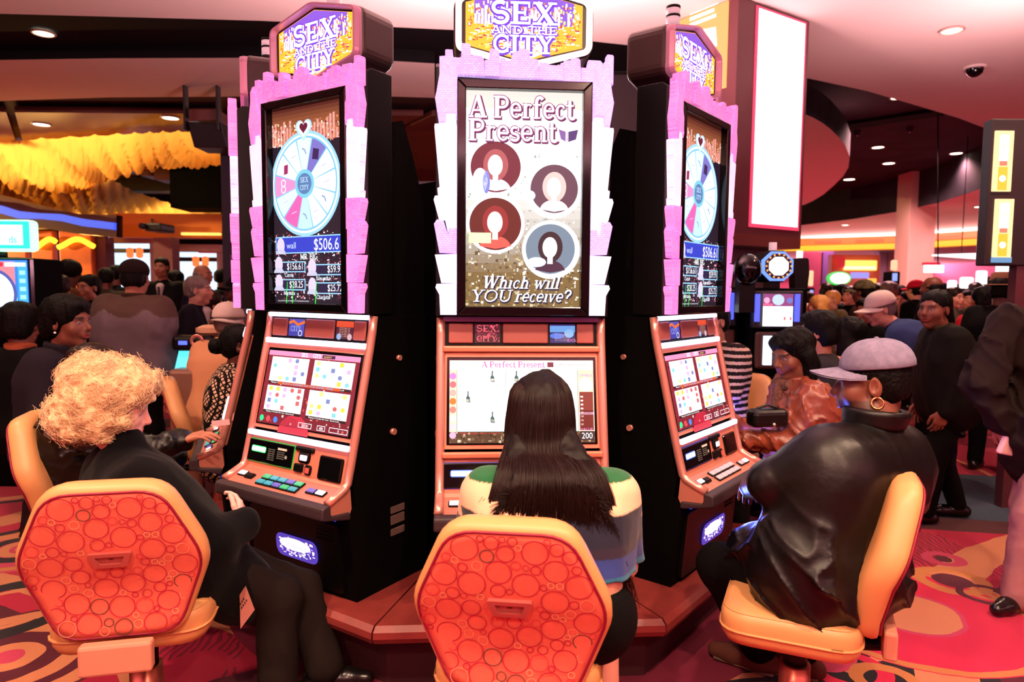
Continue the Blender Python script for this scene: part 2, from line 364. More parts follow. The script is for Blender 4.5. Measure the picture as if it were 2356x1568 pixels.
def sdf_mesh(prims, res, noise=None):
    """surface nets; returns vertices and quads"""
    lo = np.full(3, 1e9); hi = -lo
    for p in prims:
        if p[6]: continue
        if p[0] == 'c': m = max(p[3], p[4]); lo = np.minimum(lo, np.minimum(p[1], p[2]) - m); hi = np.maximum(hi, np.maximum(p[1], p[2]) + m)
        else: m = p[2].max(); lo = np.minimum(lo, p[1] - m); hi = np.maximum(hi, p[1] + m)
    pad = 3 * res + (0.0 if noise is None else 0.02)
    lo -= pad; hi += pad; n = np.ceil((hi - lo) / res).astype(int) + 1
    ax = [lo[i] + res * np.arange(n[i]) for i in range(3)]
    D = np.full(n, 0.2, 'f')
    for p in prims:
        k = p[5]
        if p[0] == 'h': sl = (slice(None),) * 3
        else:
            if p[0] == 'c': m = max(p[3], p[4]); l2 = np.minimum(p[1], p[2]) - m; h2 = np.maximum(p[1], p[2]) + m
            else: m = p[2].max(); l2 = p[1] - m; h2 = p[1] + m
            mg = k + 4 * res + 0.03
            i0 = np.clip(((l2 - mg - lo) / res).astype(int), 0, n - 1); i1 = np.clip(((h2 + mg - lo) / res).astype(int) + 2, 1, n)
            sl = tuple(slice(a, b) for a, b in zip(i0, i1))
        G = np.stack(np.meshgrid(ax[0][sl[0]], ax[1][sl[1]], ax[2][sl[2]], indexing='ij'), -1)
        d = pdist(p, G); o = D[sl]
        if p[6]:
            if k > 0:
                h = np.clip(0.5 - 0.5 * (o + d) / k, 0, 1); D[sl] = o + (-d - o) * h + k * h * (1 - h)
            else: D[sl] = np.maximum(o, -d)
        else:
            if k > 0:
                h = np.clip(0.5 + 0.5 * (o - d) / k, 0, 1); D[sl] = o + (d - o) * h - k * h * (1 - h)
            else: D[sl] = np.minimum(o, d)
    if noise is not None:
        near = np.abs(D) < 0.06
        idx = np.argwhere(near); P = lo + idx * res
        D[near] += noise(P)
    S = D < 0
    c = [S[dx:n[0] - 1 + dx, dy:n[1] - 1 + dy, dz:n[2] - 1 + dz] for dx in (0, 1) for dy in (0, 1) for dz in (0, 1)]
    cnt = sum(x.astype(np.int8) for x in c)
    act = (cnt > 0) & (cnt < 8)
    cells = np.argwhere(act); vid = np.full(act.shape, -1, np.int64); vid[act] = np.arange(len(cells))
    acc = np.zeros((len(cells), 3)); num = np.zeros(len(cells))
    offs = [(0, 0, 0), (0, 0, 1), (0, 1, 0), (0, 1, 1), (1, 0, 0), (1, 0, 1), (1, 1, 0), (1, 1, 1)]
    for a in range(8):
        for b in range(a + 1, 8):
            oa, ob = np.array(offs[a]), np.array(offs[b])
            if np.abs(oa - ob).sum() != 1: continue
            ia = cells + oa; ib = cells + ob
            da = D[ia[:, 0], ia[:, 1], ia[:, 2]]; db = D[ib[:, 0], ib[:, 1], ib[:, 2]]
            m = (da < 0) != (db < 0)
            t = np.where(m, da / np.where(m, da - db, 1), 0)
            acc[m] += (oa + t[:, None] * (ob - oa))[m]; num[m] += 1
    V = lo + (cells + acc / np.maximum(num, 1)[:, None]) * res
    Q = []
    for axis in range(3):
        o1, o2 = [(1, 2), (2, 0), (0, 1)][axis]
        sh = [slice(None)] * 3; sa = list(sh); sb = list(sh)
        sa[axis] = slice(0, -1); sb[axis] = slice(1, None)
        X = S[tuple(sa)] != S[tuple(sb)]
        e = np.argwhere(X)
        e = e[(e[:, o1] > 0) & (e[:, o2] > 0) & (e[:, o1] < n[o1] - 1) & (e[:, o2] < n[o2] - 1)]
        if not len(e): continue
        ins = S[e[:, 0], e[:, 1], e[:, 2]]
        def v(d1, d2):
            q = e.copy(); q[:, o1] += d1; q[:, o2] += d2
            return vid[q[:, 0], q[:, 1], q[:, 2]]
        q = np.stack([v(-1, -1), v(0, -1), v(0, 0), v(-1, 0)], 1)
        q[~ins] = q[~ins][:, ::-1]
        Q.append(q)
    Q = np.concatenate(Q); Q = Q[(Q >= 0).all(1)]
    return V, Q
def np_mesh(name, V, Q, mats, colors=None, parent=None, smooth=True):
    me = bpy.data.meshes.new(name)
    me.vertices.add(len(V)); me.vertices.foreach_set('co', np.asarray(V, 'f').ravel())
    me.loops.add(Q.size); me.loops.foreach_set('vertex_index', Q.astype('i').ravel())
    me.polygons.add(len(Q)); me.polygons.foreach_set('loop_start', np.arange(0, Q.size, Q.shape[1], dtype='i'))
    me.update(calc_edges=True)
    if smooth: me.polygons.foreach_set('use_smooth', np.ones(len(Q), bool))
    if colors is not None:
        ca = me.color_attributes.new('Col', 'FLOAT_COLOR', 'POINT')
        c4 = np.ones((len(V), 4), 'f'); c4[:, :3] = colors[:, :3]; ca.data.foreach_set('color', c4.ravel())
    for m in (mats if isinstance(mats, (list, tuple)) else [mats]): me.materials.append(m)
    return link(name, me, parent) if parent is not False else me
# ------------------------------------------------------------------ the hall's own lamps: round downlights in the ceiling
WARM = (1.0, 0.66, 0.44)
PINKW = (1.0, 0.50, 0.48)
LIGHT_GAIN = 0.55
m_trim_ring = mat('downlight_ring', rgb(190, 150, 140), 0.4)
m_lens = emat('downlight_lens', (1.0, 0.86, 0.62, 1), 14.0); m_lens.cycles.emission_sampling = 'NONE'
_dl = {}
def downlight(p, r, power, label, group, color=WARM, spot=None, blend=0.6, tilt=(0, 0)):
    key = round(r, 3)
    if key not in _dl:
        mb = MB(); mb.lathe([(r, 0.0), (r * 1.22, 0.0), (r * 1.25, -0.012), (r * 1.0, -0.018), (r, 0.0)], 28); a = mb.mesh('ring', m_trim_ring)
        mb = MB(); mb.lathe([(0.0005, -0.014), (r * 0.6, -0.013), (r * 1.0, -0.006)], 28); b = mb.mesh('lens', m_lens)
        _dl[key] = (a, b)
    e = empty('downlight', p); tag(e, label, 'downlight', group)
    link('trim_ring', _dl[key][0], e); link('lens', _dl[key][1], e)
    if power > 0:
        ld = bpy.data.lights.new('downlight_lamp', 'SPOT'); ld.energy = power * LIGHT_GAIN; ld.color = color
        ld.spot_size = math.radians(spot or 120); ld.spot_blend = blend; ld.shadow_soft_size = max(0.06, r)
        o = bpy.data.objects.new('downlight_lamp', ld); COL.objects.link(o); o.parent = e; o.location = (0, 0, -0.05); o.rotation_euler = (tilt[0], tilt[1], 0)
    return e
NEAR = 'ceiling downlights over the slot machines'
# the grid of downlights over the bank of machines (most of them above the frame)
for (x, y, pw, sp, tl) in [(-2.2, 1.2, 620, 110, (0, 0)), (-0.5, 0.5, 620, 110, (0.25, 0)), (1.0, 0.4, 620, 110, (0.25, 0)), (2.4, 1.5, 620, 110, (0, 0)),
                           (-3.6, 3.4, 420, 110, (0, 0)), (3.9, 4.0, 460, 110, (0, 0)), (-1.2, -1.6, 560, 120, (0.35, 0)), (1.5, -1.6, 560, 120, (0.35, 0))]:
    downlight((x, y, 4.0), 0.075, pw, 'round warm downlight in the pink ceiling over the seats', NEAR, spot=sp, tilt=tl)
downlight(on_floor(2190, 68, 4.0), 0.085, 420, 'round downlight beside the camera dome on the pink ceiling', NEAR)
downlight(on_floor(100, 75, 4.12), 0.09, 160, 'round downlight in the black ceiling channel', 'downlights at the lounge side')
for px, py, lb in ((95, 285, 'round downlight in the red wooden ceiling nearest the picture edge'), (392, 270, 'round downlight in the wooden ceiling beside the hanging speaker')):
    downlight(on_floor(px, py, 4.0), 0.11, 420, lb, 'downlights at the lounge side')
FARL = 'downlights in the dark recessed ceiling'
for px, py, lb in ((2065, 224, 'downlight on the dark ceiling next to the pale ceiling edge'), (2020, 338, 'largest downlight right of the round ceiling island'), (2200, 352, 'downlight on the dark ceiling nearest the edge pylon'), (2045, 375, 'downlight above and left of the pale pillar, second below the island light'), (2157, 393, 'downlight just right of the pale pillar'), (1954, 412, 'downlight at the lower rim of the round island'), (2063, 437, 'downlight touching the top of the pale pillar'), (1872, 450, 'far downlight beside the white pylon panel'), (1900, 465, 'farthest downlight under the round island')):
    p = on_floor(px, py, 5.0); downlight(p, 0.006 * p.y + 0.03, 3200 if py < 340 else (900 if py < 400 else 0), lb, FARL, color=PINKW, spot=140)
for px, py, lb in ((2252, 475, 'downlight in the pink soffit right of the pillar'), (1945, 517, 'faint downlight in the pink soffit left of the pillar')):
    p = on_floor(px, py, 4.0); downlight(p, 0.12, 700, lb, 'downlights in the far soffit', color=PINKW, spot=150)

# ------------------------------------------------------------------ carpet
def carpet_material():
    m = bpy.data.materials.new('casino_carpet'); m.use_nodes = True; nt = m.node_tree; b = nt.nodes['Principled BSDF']
    setin(b, 'Roughness', 0.95); setin(b, 'Specular IOR Level', 0.1); setin(b, 'Sheen Weight', 0.15)
    N = nt.nodes.new; Lk = nt.links.new
    geo = N('ShaderNodeNewGeometry'); pos = geo.outputs['Position']
    nz = N('ShaderNodeTexNoise'); nz.inputs['Scale'].default_value = 5; Lk(pos, nz.inputs['Vector'])
    wob = N('ShaderNodeVectorMath'); wob.operation = 'MULTIPLY_ADD'; Lk(nz.outputs['Color'], wob.inputs[0]); wob.inputs[1].default_value = (0.05, 0.05, 0); Lk(pos, wob.inputs[2])
    P = wob.outputs[0]
    base = [None]
    def mixin(mask, col, fac=1.0):
        mx = N('ShaderNodeMix'); mx.data_type = 'RGBA'
        if isinstance(mask, float): mx.inputs[0].default_value = mask
        elif fac < 1:
            mm = N('ShaderNodeMath'); mm.operation = 'MULTIPLY'; Lk(mask, mm.inputs[0]); mm.inputs[1].default_value = fac; Lk(mm.outputs[0], mx.inputs[0])
        else: Lk(mask, mx.inputs[0])
        if base[0] is None: mx.inputs[6].default_value = rgb(172, 20, 56)
        else: Lk(base[0], mx.inputs[6])
        if hasattr(col, 'default_value'): Lk(col, mx.inputs[7])
        else: mx.inputs[7].default_value = col
        base[0] = mx.outputs[2]
    # wavy weave stripes
    wv = N('ShaderNodeTexWave'); wv.inputs['Scale'].default_value = 9; wv.inputs['Distortion'].default_value = 6; wv.inputs['Detail'].default_value = 1; Lk(pos, wv.inputs['Vector'])
    lt = N('ShaderNodeMath'); lt.operation = 'LESS_THAN'; lt.inputs[1].default_value = 0.35; Lk(wv.outputs['Fac'], lt.inputs[0])
    n2 = N('ShaderNodeTexNoise'); n2.inputs['Scale'].default_value = 0.7; Lk(pos, n2.inputs['Vector'])
    g2 = N('ShaderNodeMath'); g2.operation = 'GREATER_THAN'; g2.inputs[1].default_value = 0.5; Lk(n2.outputs['Fac'], g2.inputs[0])
    mm = N('ShaderNodeMath'); mm.operation = 'MULTIPLY'; Lk(lt.outputs[0], mm.inputs[0]); Lk(g2.outputs[0], mm.inputs[1])
    mixin(mm.outputs[0], rgb(96, 12, 40), 0.75)
    def ring(cx, cy, r, hw, col, stretch=None, fac=1.0):
        d = N('ShaderNodeVectorMath'); d.operation = 'DISTANCE'; Lk(P, d.inputs[0]); d.inputs[1].default_value = (cx + 0.025, cy + 0.025, 0)
        c = N('ShaderNodeMath'); c.operation = 'COMPARE'; Lk(d.outputs['Value'], c.inputs[0]); c.inputs[1].default_value = r; c.inputs[2].default_value = hw
        mixin(c.outputs[0], col, fac)
    cream, black, dark, pink, gold, rose = rgb(196, 124, 84), rgb(22, 20, 24), rgb(80, 12, 32), rgb(186, 56, 88), rgb(186, 116, 62), rgb(196, 26, 64)
    # sweeping arcs
    ring(1.1, -0.6, 3.75, 0.10, cream); ring(1.1, -0.6, 3.45, 0.16, black); ring(1.1, -0.6, 3.95, 0.06, dark)
    ring(-3.6, 1.2, 1.9, 0.10, cream); ring(-3.6, 1.2, 2.2, 0.17, dark); ring(-3.6, 1.2, 2.55, 0.06, cream); ring(-3.6, 1.2, 1.6, 0.12, black)
    ring(-4.8, 5.6, 1.7, 0.12, cream); ring(-4.8, 5.6, 2.1, 0.1, dark)
    ring(4.6, 1.6, 3.0, 0.12, cream); ring(4.6, 1.6, 2.7, 0.1, dark)
    ring(0.4, 6.6, 3.9, 0.02, cream)
    # discs and rings one can tell apart beside the right-hand seat
    for (px, py, spec) in [((2090), 1405, [(0, .60, rose), (.57, .022, gold), (.30, .30 * 0 + 0, None), (0, .24, cream), (.24, .012, pink)]),
                           (2190, 1335, [(.16, .035, gold), (0, .10, dark)]), (2170, 1285, [(.09, .03, pink), (0, .05, dark)]),
                           (2270, 1368, [(.12, .02, dark), (.06, .015, gold)]),
                           (1955, 1540, [(0, .17, rose), (0, .11, black), (.0, .03, gold)]), (1880, 1500, [(0, .16, pink)]), (2040, 1565, [(.11, .03, gold)]),
                           (20, 1510, [(0, .46, dark), (.40, .04, cream), (.26, .04, cream), (0, .13, cream), (0, .06, pink)]),
                           (60, 1260, [(0, .40, pink), (.34, .03, gold), (.2, .04, black), (.12, .03, cream), (0, .06, cream)]),
                           (10, 1400, [(.3, .05, black), (.22, .02, cream)]), (0, 1190, [(.5, .05, cream), (.4, .03, black)])]:
        q = on_floor(px, py)
        for r, hw, col in spec:
            if col is not None: ring(q.x, q.y, r, hw, col)
    rnd = random.Random(5)
    for i in range(7):
        x, y = rnd.uniform(-8, 8), rnd.uniform(-3, 12)
        if -2.8 < x < 2.8 and y < 4.2: continue
        r = rnd.uniform(0.12, 0.5); c1 = rnd.choice((cream, black, pink, gold)); ring(x, y, 0, r, rnd.choice((rose, dark, pink))); ring(x, y, r * 0.8, 0.04, c1)
    # plain maroon carpet under the machines' feet (a darker circle round the bank)
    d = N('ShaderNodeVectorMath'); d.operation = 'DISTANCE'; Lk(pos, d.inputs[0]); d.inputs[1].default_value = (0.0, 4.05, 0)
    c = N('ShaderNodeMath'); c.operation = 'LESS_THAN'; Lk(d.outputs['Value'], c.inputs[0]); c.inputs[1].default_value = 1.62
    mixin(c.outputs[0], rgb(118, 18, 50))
    # the blue-grey walkway behind the right-hand seats, with a brown border
    sep = N('ShaderNodeSeparateXYZ'); Lk(P, sep.inputs[0])
    for lim, col in ((0.0, rgb(74, 34, 30)), (0.28, rgb(44, 62, 76))):
        s1 = N('ShaderNodeMath'); s1.operation = 'MULTIPLY_ADD'; Lk(sep.outputs[0], s1.inputs[0]); s1.inputs[1].default_value = 0.18; s1.inputs[2].default_value = -5.08 - lim
        s2 = N('ShaderNodeMath'); s2.operation = 'ADD'; Lk(sep.outputs[1], s2.inputs[0]); Lk(s1.outputs[0], s2.inputs[1])
        gt = N('ShaderNodeMath'); gt.operation = 'GREATER_THAN'; Lk(s2.outputs[0], gt.inputs[0]); gt.inputs[1].default_value = 0.0
        lx = N('ShaderNodeMath'); lx.operation = 'GREATER_THAN'; Lk(sep.outputs[0], lx.inputs[0]); lx.inputs[1].default_value = 2.0
        up = N('ShaderNodeMath'); up.operation = 'LESS_THAN'; Lk(s2.outputs[0], up.inputs[0]); up.inputs[1].default_value = 1.35
        a = N('ShaderNodeMath'); a.operation = 'MULTIPLY'; Lk(gt.outputs[0], a.inputs[0]); Lk(lx.outputs[0], a.inputs[1])
        a2 = N('ShaderNodeMath'); a2.operation = 'MULTIPLY'; Lk(a.outputs[0], a2.inputs[0]); Lk(up.outputs[0], a2.inputs[1])
        mixin(a2.outputs[0], col)
    # pile grain
    n3 = N('ShaderNodeTexNoise'); n3.inputs['Scale'].default_value = 240; n3.inputs['Detail'].default_value = 2; Lk(pos, n3.inputs['Vector'])
    mr = N('ShaderNodeMapRange'); mr.inputs[3].default_value = 0.62; mr.inputs[4].default_value = 1.25; Lk(n3.outputs['Fac'], mr.inputs[0])
    mu = N('ShaderNodeVectorMath'); mu.operation = 'SCALE'; Lk(base[0], mu.inputs[0]); Lk(mr.outputs[0], mu.inputs['Scale'])
    Lk(mu.outputs[0], b.inputs['Base Color'])
    bp = N('ShaderNodeBump'); bp.inputs['Strength'].default_value = 0.4; bp.inputs['Distance'].default_value = 0.004; Lk(n3.outputs['Fac'], bp.inputs['Height']); Lk(bp.outputs[0], b.inputs['Normal'])
    return m
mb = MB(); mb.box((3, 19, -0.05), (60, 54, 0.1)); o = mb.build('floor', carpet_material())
tag(o, 'crimson casino carpet with cream rings and arcs', 'floor', kind='structure')

# ------------------------------------------------------------------ ceilings
def slab(name, pts, z, th, mats, label):
    """a flat piece of ceiling: underside material 0, edges material 1"""
    mb = MB(); mb.prism([(p[0], p[1]) for p in pts], z, z + th, axis='z')
    for f in mb.bm.faces: f.material_index = 0 if abs(f.normal.z) > 0.5 else 1
    o = mb.build(name, mats); tag(o, label, 'ceiling', kind='structure'); return o
m_ceil = mat('painted_ceiling', rgb(222, 196, 192), 0.9, spec=0.2)
m_ceil_dark = mat('dark_ceiling', rgb(46, 42, 50), 0.85, noise=(1.2, 0.6, rgb(66, 58, 68)))
m_ceil_black = mat('black_ceiling', rgb(17, 12, 15), 0.85)
m_maroon = mat('maroon_fascia', rgb(44, 14, 20), 0.7)
edge = [(-24, 6.0), (-12, 6.15), (-4.57, 6.25), (-2.29, 6.36), (0, 6.6), (1.5, 7.0), (3.25, 7.86), (4.2, 8.35), (5.09, 8.92), (6.1, 9.58), (7.04, 10.28), (9, 11.9), (12, 15), (14, 18), (26, 26)]
slab('ceiling', [(-24, -4), (26, -4)] + edge[::-1], 4.0, 0.35, [m_ceil, m_ceil_black], 'pale pink painted ceiling over the slot machines')
slab('ceiling', [(-24, 5.5), (1.2, 5.9), (2.2, 8.5), (-24, 8.5)], 4.13, 0.1, [m_ceil_black, m_ceil_black], 'black ceiling channel between two pale ceiling panels')
near2 = [on_floor(px, py, 4.0) for px, py in ((-300, 152), (0, 138), (250, 134), (560, 133), (900, 140), (1000, 146))]
far2 = [on_floor(px, py, 4.0) for px, py in ((1000, 225), (900, 222), (560, 222), (250, 224), (0, 232), (-300, 245))]
slab('ceiling', [(p.x, p.y) for p in near2 + far2], 4.0, 0.13, [m_ceil, m_ceil_black], 'curved pale ceiling panel before the lounge')
slab('ceiling', [(-24, 8.3), (1, 8.3), (1, 12), (-24, 12)], 4.14, 0.08, [m_maroon, m_maroon], 'dark maroon strip of ceiling behind the curved panel')
slab('ceiling', [(1.4, 6.6), (26, 6.6), (26, 30), (1.4, 30)], 5.0, 0.1, [m_ceil_dark, m_ceil_dark], 'dark grey recessed ceiling dotted with downlights')
isl = [on_floor(px, py, 4.0) for px, py in ((1500, 262), (1850, 262), (1870, 270), (1890, 281), (1910, 296), (1930, 315), (1945, 335), (1955, 360), (1952, 385), (1940, 405), (1920, 425), (1895, 447), (1870, 462), (1850, 471), (1500, 490))]
slab('ceiling', [(p.x, p.y) for p in isl], 4.0, 0.4, [m_ceil, m_ceil_dark], 'round pale ceiling island lowered from the dark ceiling')
fas = [on_floor(px, py, 4.0) for px, py in ((1500, 545), (1850, 517), (1960, 504), (2065, 487), (2160, 466), (2270, 430), (2356, 398), (2600, 300))]
cov = [at(px, py, Y) for px, py, Y in ((1500, 560, 33), (1850, 540, 31), (2065, 527, 29), (2270, 504, 26), (2600, 470, 20))]
slab('ceiling', [(p.x, p.y) for p in fas] + [(26, 12), (30, 36), (2, 36)], 4.0, 1.0, [m_ceil, m_ceil_dark], 'pale pink soffit ceiling in front of the orange cove')
# a slim dark joint and track across the recessed ceiling
mb = MB(); a, b_ = on_floor(1850, 300, 5.0), on_floor(2165, 252, 5.0); v = (b_ - a); n_ = Vector((-v.y, v.x, 0)).normalized() * 0.22
mb.prism([(a.x - n_.x, a.y - n_.y), (b_.x - n_.x, b_.y - n_.y), (b_.x + n_.x, b_.y + n_.y), (a.x + n_.x, a.y + n_.y)], 4.93, 4.998, axis='z')
tag(mb.build('trim_1', m_ceil_black), 'black slot running across the recessed ceiling', 'ceiling', kind='structure')

# orange light cove on the far fascia
m_cove = emat('cove_orange', rgb(255, 120, 40), 1.15); m_cove_y = emat('cove_yellow', rgb(255, 176, 20), 1.5); m_vent = mat('vent_red', rgb(190, 50, 40), 0.6, emit=rgb(220, 70, 50), es=0.5)
root = empty('cove_light', (cov[1].x, cov[1].y, 3.5)); tag(root, 'long glowing orange cove light along the far soffit', 'cove light')
def strip(path, z0, z1, off, name, m):
    mb = MB(); P = [[(p.x - root.location.x, p.y - root.location.y - off, z - root.location.z) for p in path] for z in (z0, z1)]
    mb.grid(P, smooth=False)
    P2 = [[(p.x - root.location.x, p.y - root.location.y - off + 0.05, z - root.location.z) for p in path] for z in (z1, z0)]
    mb.grid(P2, smooth=False); return mb.build(name, m, root)
strip(cov, 3.42, 4.0, 0.0, 'cove_panel', m_cove); strip(cov, 3.45, 3.68, 0.08, 'lamp_strip', m_cove_y)
for i in range(9):
    t = (i + 0.5) / 9; k = min(int(t * 4), 3); f_ = t * 4 - k
    p = cov[k].lerp(cov[k + 1], f_); q = cov[k].lerp(cov[k + 1], min(1, f_ + 0.30))
    mb = MB()
    for zz in (3.76, 3.84): mb.poly([(p.x - root.location.x, p.y - root.location.y - 0.1, zz - root.location.z), (q.x - root.location.x, q.y - root.location.y - 0.1, zz - root.location.z), (q.x - root.location.x, q.y - root.location.y - 0.1, zz + 0.035 - root.location.z), (p.x - root.location.x, p.y - root.location.y - 0.1, zz + 0.035 - root.location.z)])
    mb.build('vent_slot', m_vent, root)
slab('ceiling', [(p.x, p.y) for p in cov] + [(30, 46), (2, 46)], 3.42, 0.3, [m_ceil, m_maroon], 'lower pale ceiling over the far gaming floor')

# walls
m_wall_far = mat('far_wall_paint', rgb(196, 120, 150), 0.8)
m_wall_dark = mat('dark_wall', rgb(30, 16, 22), 0.8)
mb = MB(); mb.box((14, 44, 2.0), (36, 0.3, 4.4)); tag(mb.build('wall_back', m_wall_far), 'pink lit back wall of the far gaming floor', 'wall', kind='structure')
mb = MB(); mb.box((-24, 18, 2.5), (0.3, 56, 5.4)); tag(mb.build('wall_left', m_wall_dark), 'dark side wall beyond the lounge', 'wall', kind='structure')
mb = MB(); mb.box((27, 18, 2.5), (0.3, 56, 5.4)); tag(mb.build('wall_right', m_wall_far), 'pink side wall of the gaming floor', 'wall', kind='structure')
mb = MB(); mb.box((2, -3.7, 2.5), (52, 0.3, 5.4)); tag(mb.build('wall_front', m_wall_far), 'wall behind the viewer', 'wall', kind='structure')
mb = MB(); mb.box((-10, 27, 2.5), (29, 0.3, 5.4)); tag(mb.build('wall_lounge', m_wall_dark), 'dark wall behind the lounge', 'wall', kind='structure')

# added uplights: invented ledges with lamps to brighten the ceilings
m_uplight = mat('added_ledge_plaster', rgb(200, 160, 150), .8)
def uplight(x0, x1, y, z, power, label, color, fy, tilt=.9, size_y=.4):
    e = empty('added_uplight', ((x0 + x1) / 2, y, z)); tag(e, label, 'added trough')
    mb = MB(); mb.prism([(0, 0), (.5 * fy, 0), (.5 * fy, .16), (.47 * fy, .16), (.47 * fy, .03), (0, .03)], -(x1 - x0) / 2, (x1 - x0) / 2, axis='x'); mb.build('ledge', m_uplight, e)
    ld = bpy.data.lights.new('added_uplight_lamp', 'AREA'); ld.shape = 'RECTANGLE'; ld.size = (x1 - x0) * .95; ld.size_y = size_y; ld.energy = power; ld.color = color
    o = bpy.data.objects.new('added_uplight_lamp', ld); COL.objects.link(o); o.parent = e; o.location = (0, .25 * fy, .2); o.rotation_euler = (PI - tilt * fy, 0, 0)
uplight(-14, 16, -3.5, 3.1, 1150, 'long added trough on the wall behind the viewer', (1.0, .56, .60), 1, .45)
uplight(-.5, .5, 4.2, 2.2, 330, 'added trough on top of the bank, hidden behind the signs', (1.0, .62, .64), 1, 0.0)
uplight(4, 26, 43.8, 2.6, 6000, 'added trough along the far back wall', (1.0, .50, .62), -1, .6)
# ------------------------------------------------------------------ slot machines of the bank
m_black = mat('black_plastic', rgb(4, 3, 3), 0.42, spec=0.22)
m_black_matte = mat('black_cabinet', rgb(3, 2, 2), 0.8, spec=0.06)
m_gloss = mat('gloss_black', rgb(6, 6, 8), 0.12)
m_face = mat('champagne_metal', rgb(224, 134, 108), 0.42, metal=0.2)
m_rail = mat('rail_metal', rgb(226, 152, 140), 0.28, metal=0.55)
m_tile = mat('belt_tile', rgb(160, 84, 80), 0.5, metal=0.1)
m_deck = mat('deck_metal', rgb(208, 130, 112), 0.35, metal=0.35)
m_bumper = mat('bumper_rubber', rgb(50, 34, 40), 0.55)
m_topper = mat('topper_plastic', rgb(58, 40, 36), 0.4)
m_rim_c = mat('topper_rim_lit', rgb(235, 215, 225), 0.3, emit=rgb(255, 232, 214), es=1.3)
m_rim = mat('topper_rim', rgb(190, 140, 160), 0.3, metal=0.5, emit=rgb(214, 120, 150), es=0.25)
m_bar = mat('light_bar', rgb(230, 230, 255), 0.4, emit=rgb(226, 214, 255), es=2.6)
m_bar_dim = mat('light_bar_unlit', rgb(120, 70, 100), 0.4, emit=rgb(150, 60, 110), es=0.15)
m_print = vmat('lit_print', emit=1.0); m_print_hot = vmat('lit_print_bright', emit=1.7); m_print_top = vmat('lit_print_topper', emit=2.2); m_print_disp = vmat('lit_print_display', emit=1.35)
for _m in (m_print, m_print_hot, m_print_top, m_print_disp): _m.cycles.emission_sampling = 'NONE'; m_flat_print = vmat('flat_print', rough=0.4)
m_screen_off = mat('screen_backing', rgb(8, 8, 12), 0.25)
m_key_g = mat('key_green', rgb(60, 140, 110), 0.2, emit=rgb(40, 210, 120), es=0.5); m_key_c = mat('key_cyan', rgb(60, 130, 150), 0.2, emit=rgb(40, 180, 200), es=0.45)
m_key_b = mat('key_blue', rgb(90, 90, 150), 0.2, emit=rgb(90, 80, 220), es=0.4); m_key_w = mat('key_white', rgb(220, 210, 220), 0.25, emit=rgb(255, 240, 255), es=0.8)
m_key_s = mat('key_silver', rgb(190, 170, 180), 0.2, emit=rgb(220, 190, 200), es=0.3)
m_white_lit = emat('white_lit', (1, 1, 1, 1), 2.5)
def skyline_mat(name, base, glow, es, brick):
    m = bpy.data.materials.new(name); m.use_nodes = True; nt = m.node_tree; b = nt.nodes['Principled BSDF']
    tc = nt.nodes.new('ShaderNodeTexCoord'); mp = nt.nodes.new('ShaderNodeMapping'); mp.inputs['Rotation'].default_value = (PI / 2, 0, 0)
    nt.links.new(tc.outputs['Object'], mp.inputs[0])
    br = nt.nodes.new('ShaderNodeTexBrick'); br.inputs['Scale'].default_value = brick; br.inputs['Mortar Size'].default_value = 0.035; br.inputs['Brick Width'].default_value = 0.35; br.inputs['Row Height'].default_value = 0.22
    br.inputs['Color1'].default_value = glow; br.inputs['Color2'].default_value = base; br.inputs['Mortar'].default_value = (base[0] * 0.6, base[1] * 0.32, base[2] * 0.72, 1)
    nt.links.new(mp.outputs[0], br.inputs['Vector'])
    nz = nt.nodes.new('ShaderNodeTexNoise'); nz.inputs['Scale'].default_value = 9; nt.links.new(tc.outputs['Object'], nz.inputs['Vector'])
    mx = nt.nodes.new('ShaderNodeMix'); mx.data_type = 'RGBA'; nt.links.new(nz.outputs['Fac'], mx.inputs[0])
    nt.links.new(br.outputs['Color'], mx.inputs[6]); mx.inputs[7].default_value = glow
    nt.links.new(mx.outputs[2], b.inputs['Emission Color']); setin(b, 'Emission Strength', es); setin(b, 'Base Color', base); setin(b, 'Roughness', 0.3)
    return m
m_sky_pink = skyline_mat('skyline_pink', rgb(240, 92, 180), rgb(255, 160, 218), 1.0, 26)
m_sky_pink_hot = skyline_mat('skyline_pink_bright', rgb(255, 170, 220), rgb(255, 226, 246), 1.25, 30)
m_sky_lav = skyline_mat('skyline_lavender', rgb(190, 132, 236), rgb(234, 204, 255), .95, 26)
m_sky_lav_hot = skyline_mat('skyline_white', rgb(222, 190, 255), rgb(250, 240, 255), 1.15, 30)

W_, PL = 0.695, 0.2935        # cabinet width, plinth height
def shell(prof, x0, x1, name, m, parent, r=0.0): 
    mb = MB(); mb.prism(prof, x0, x1, axis='x', r=r); return mb.build(name, m, parent, (0, 0, -PL))

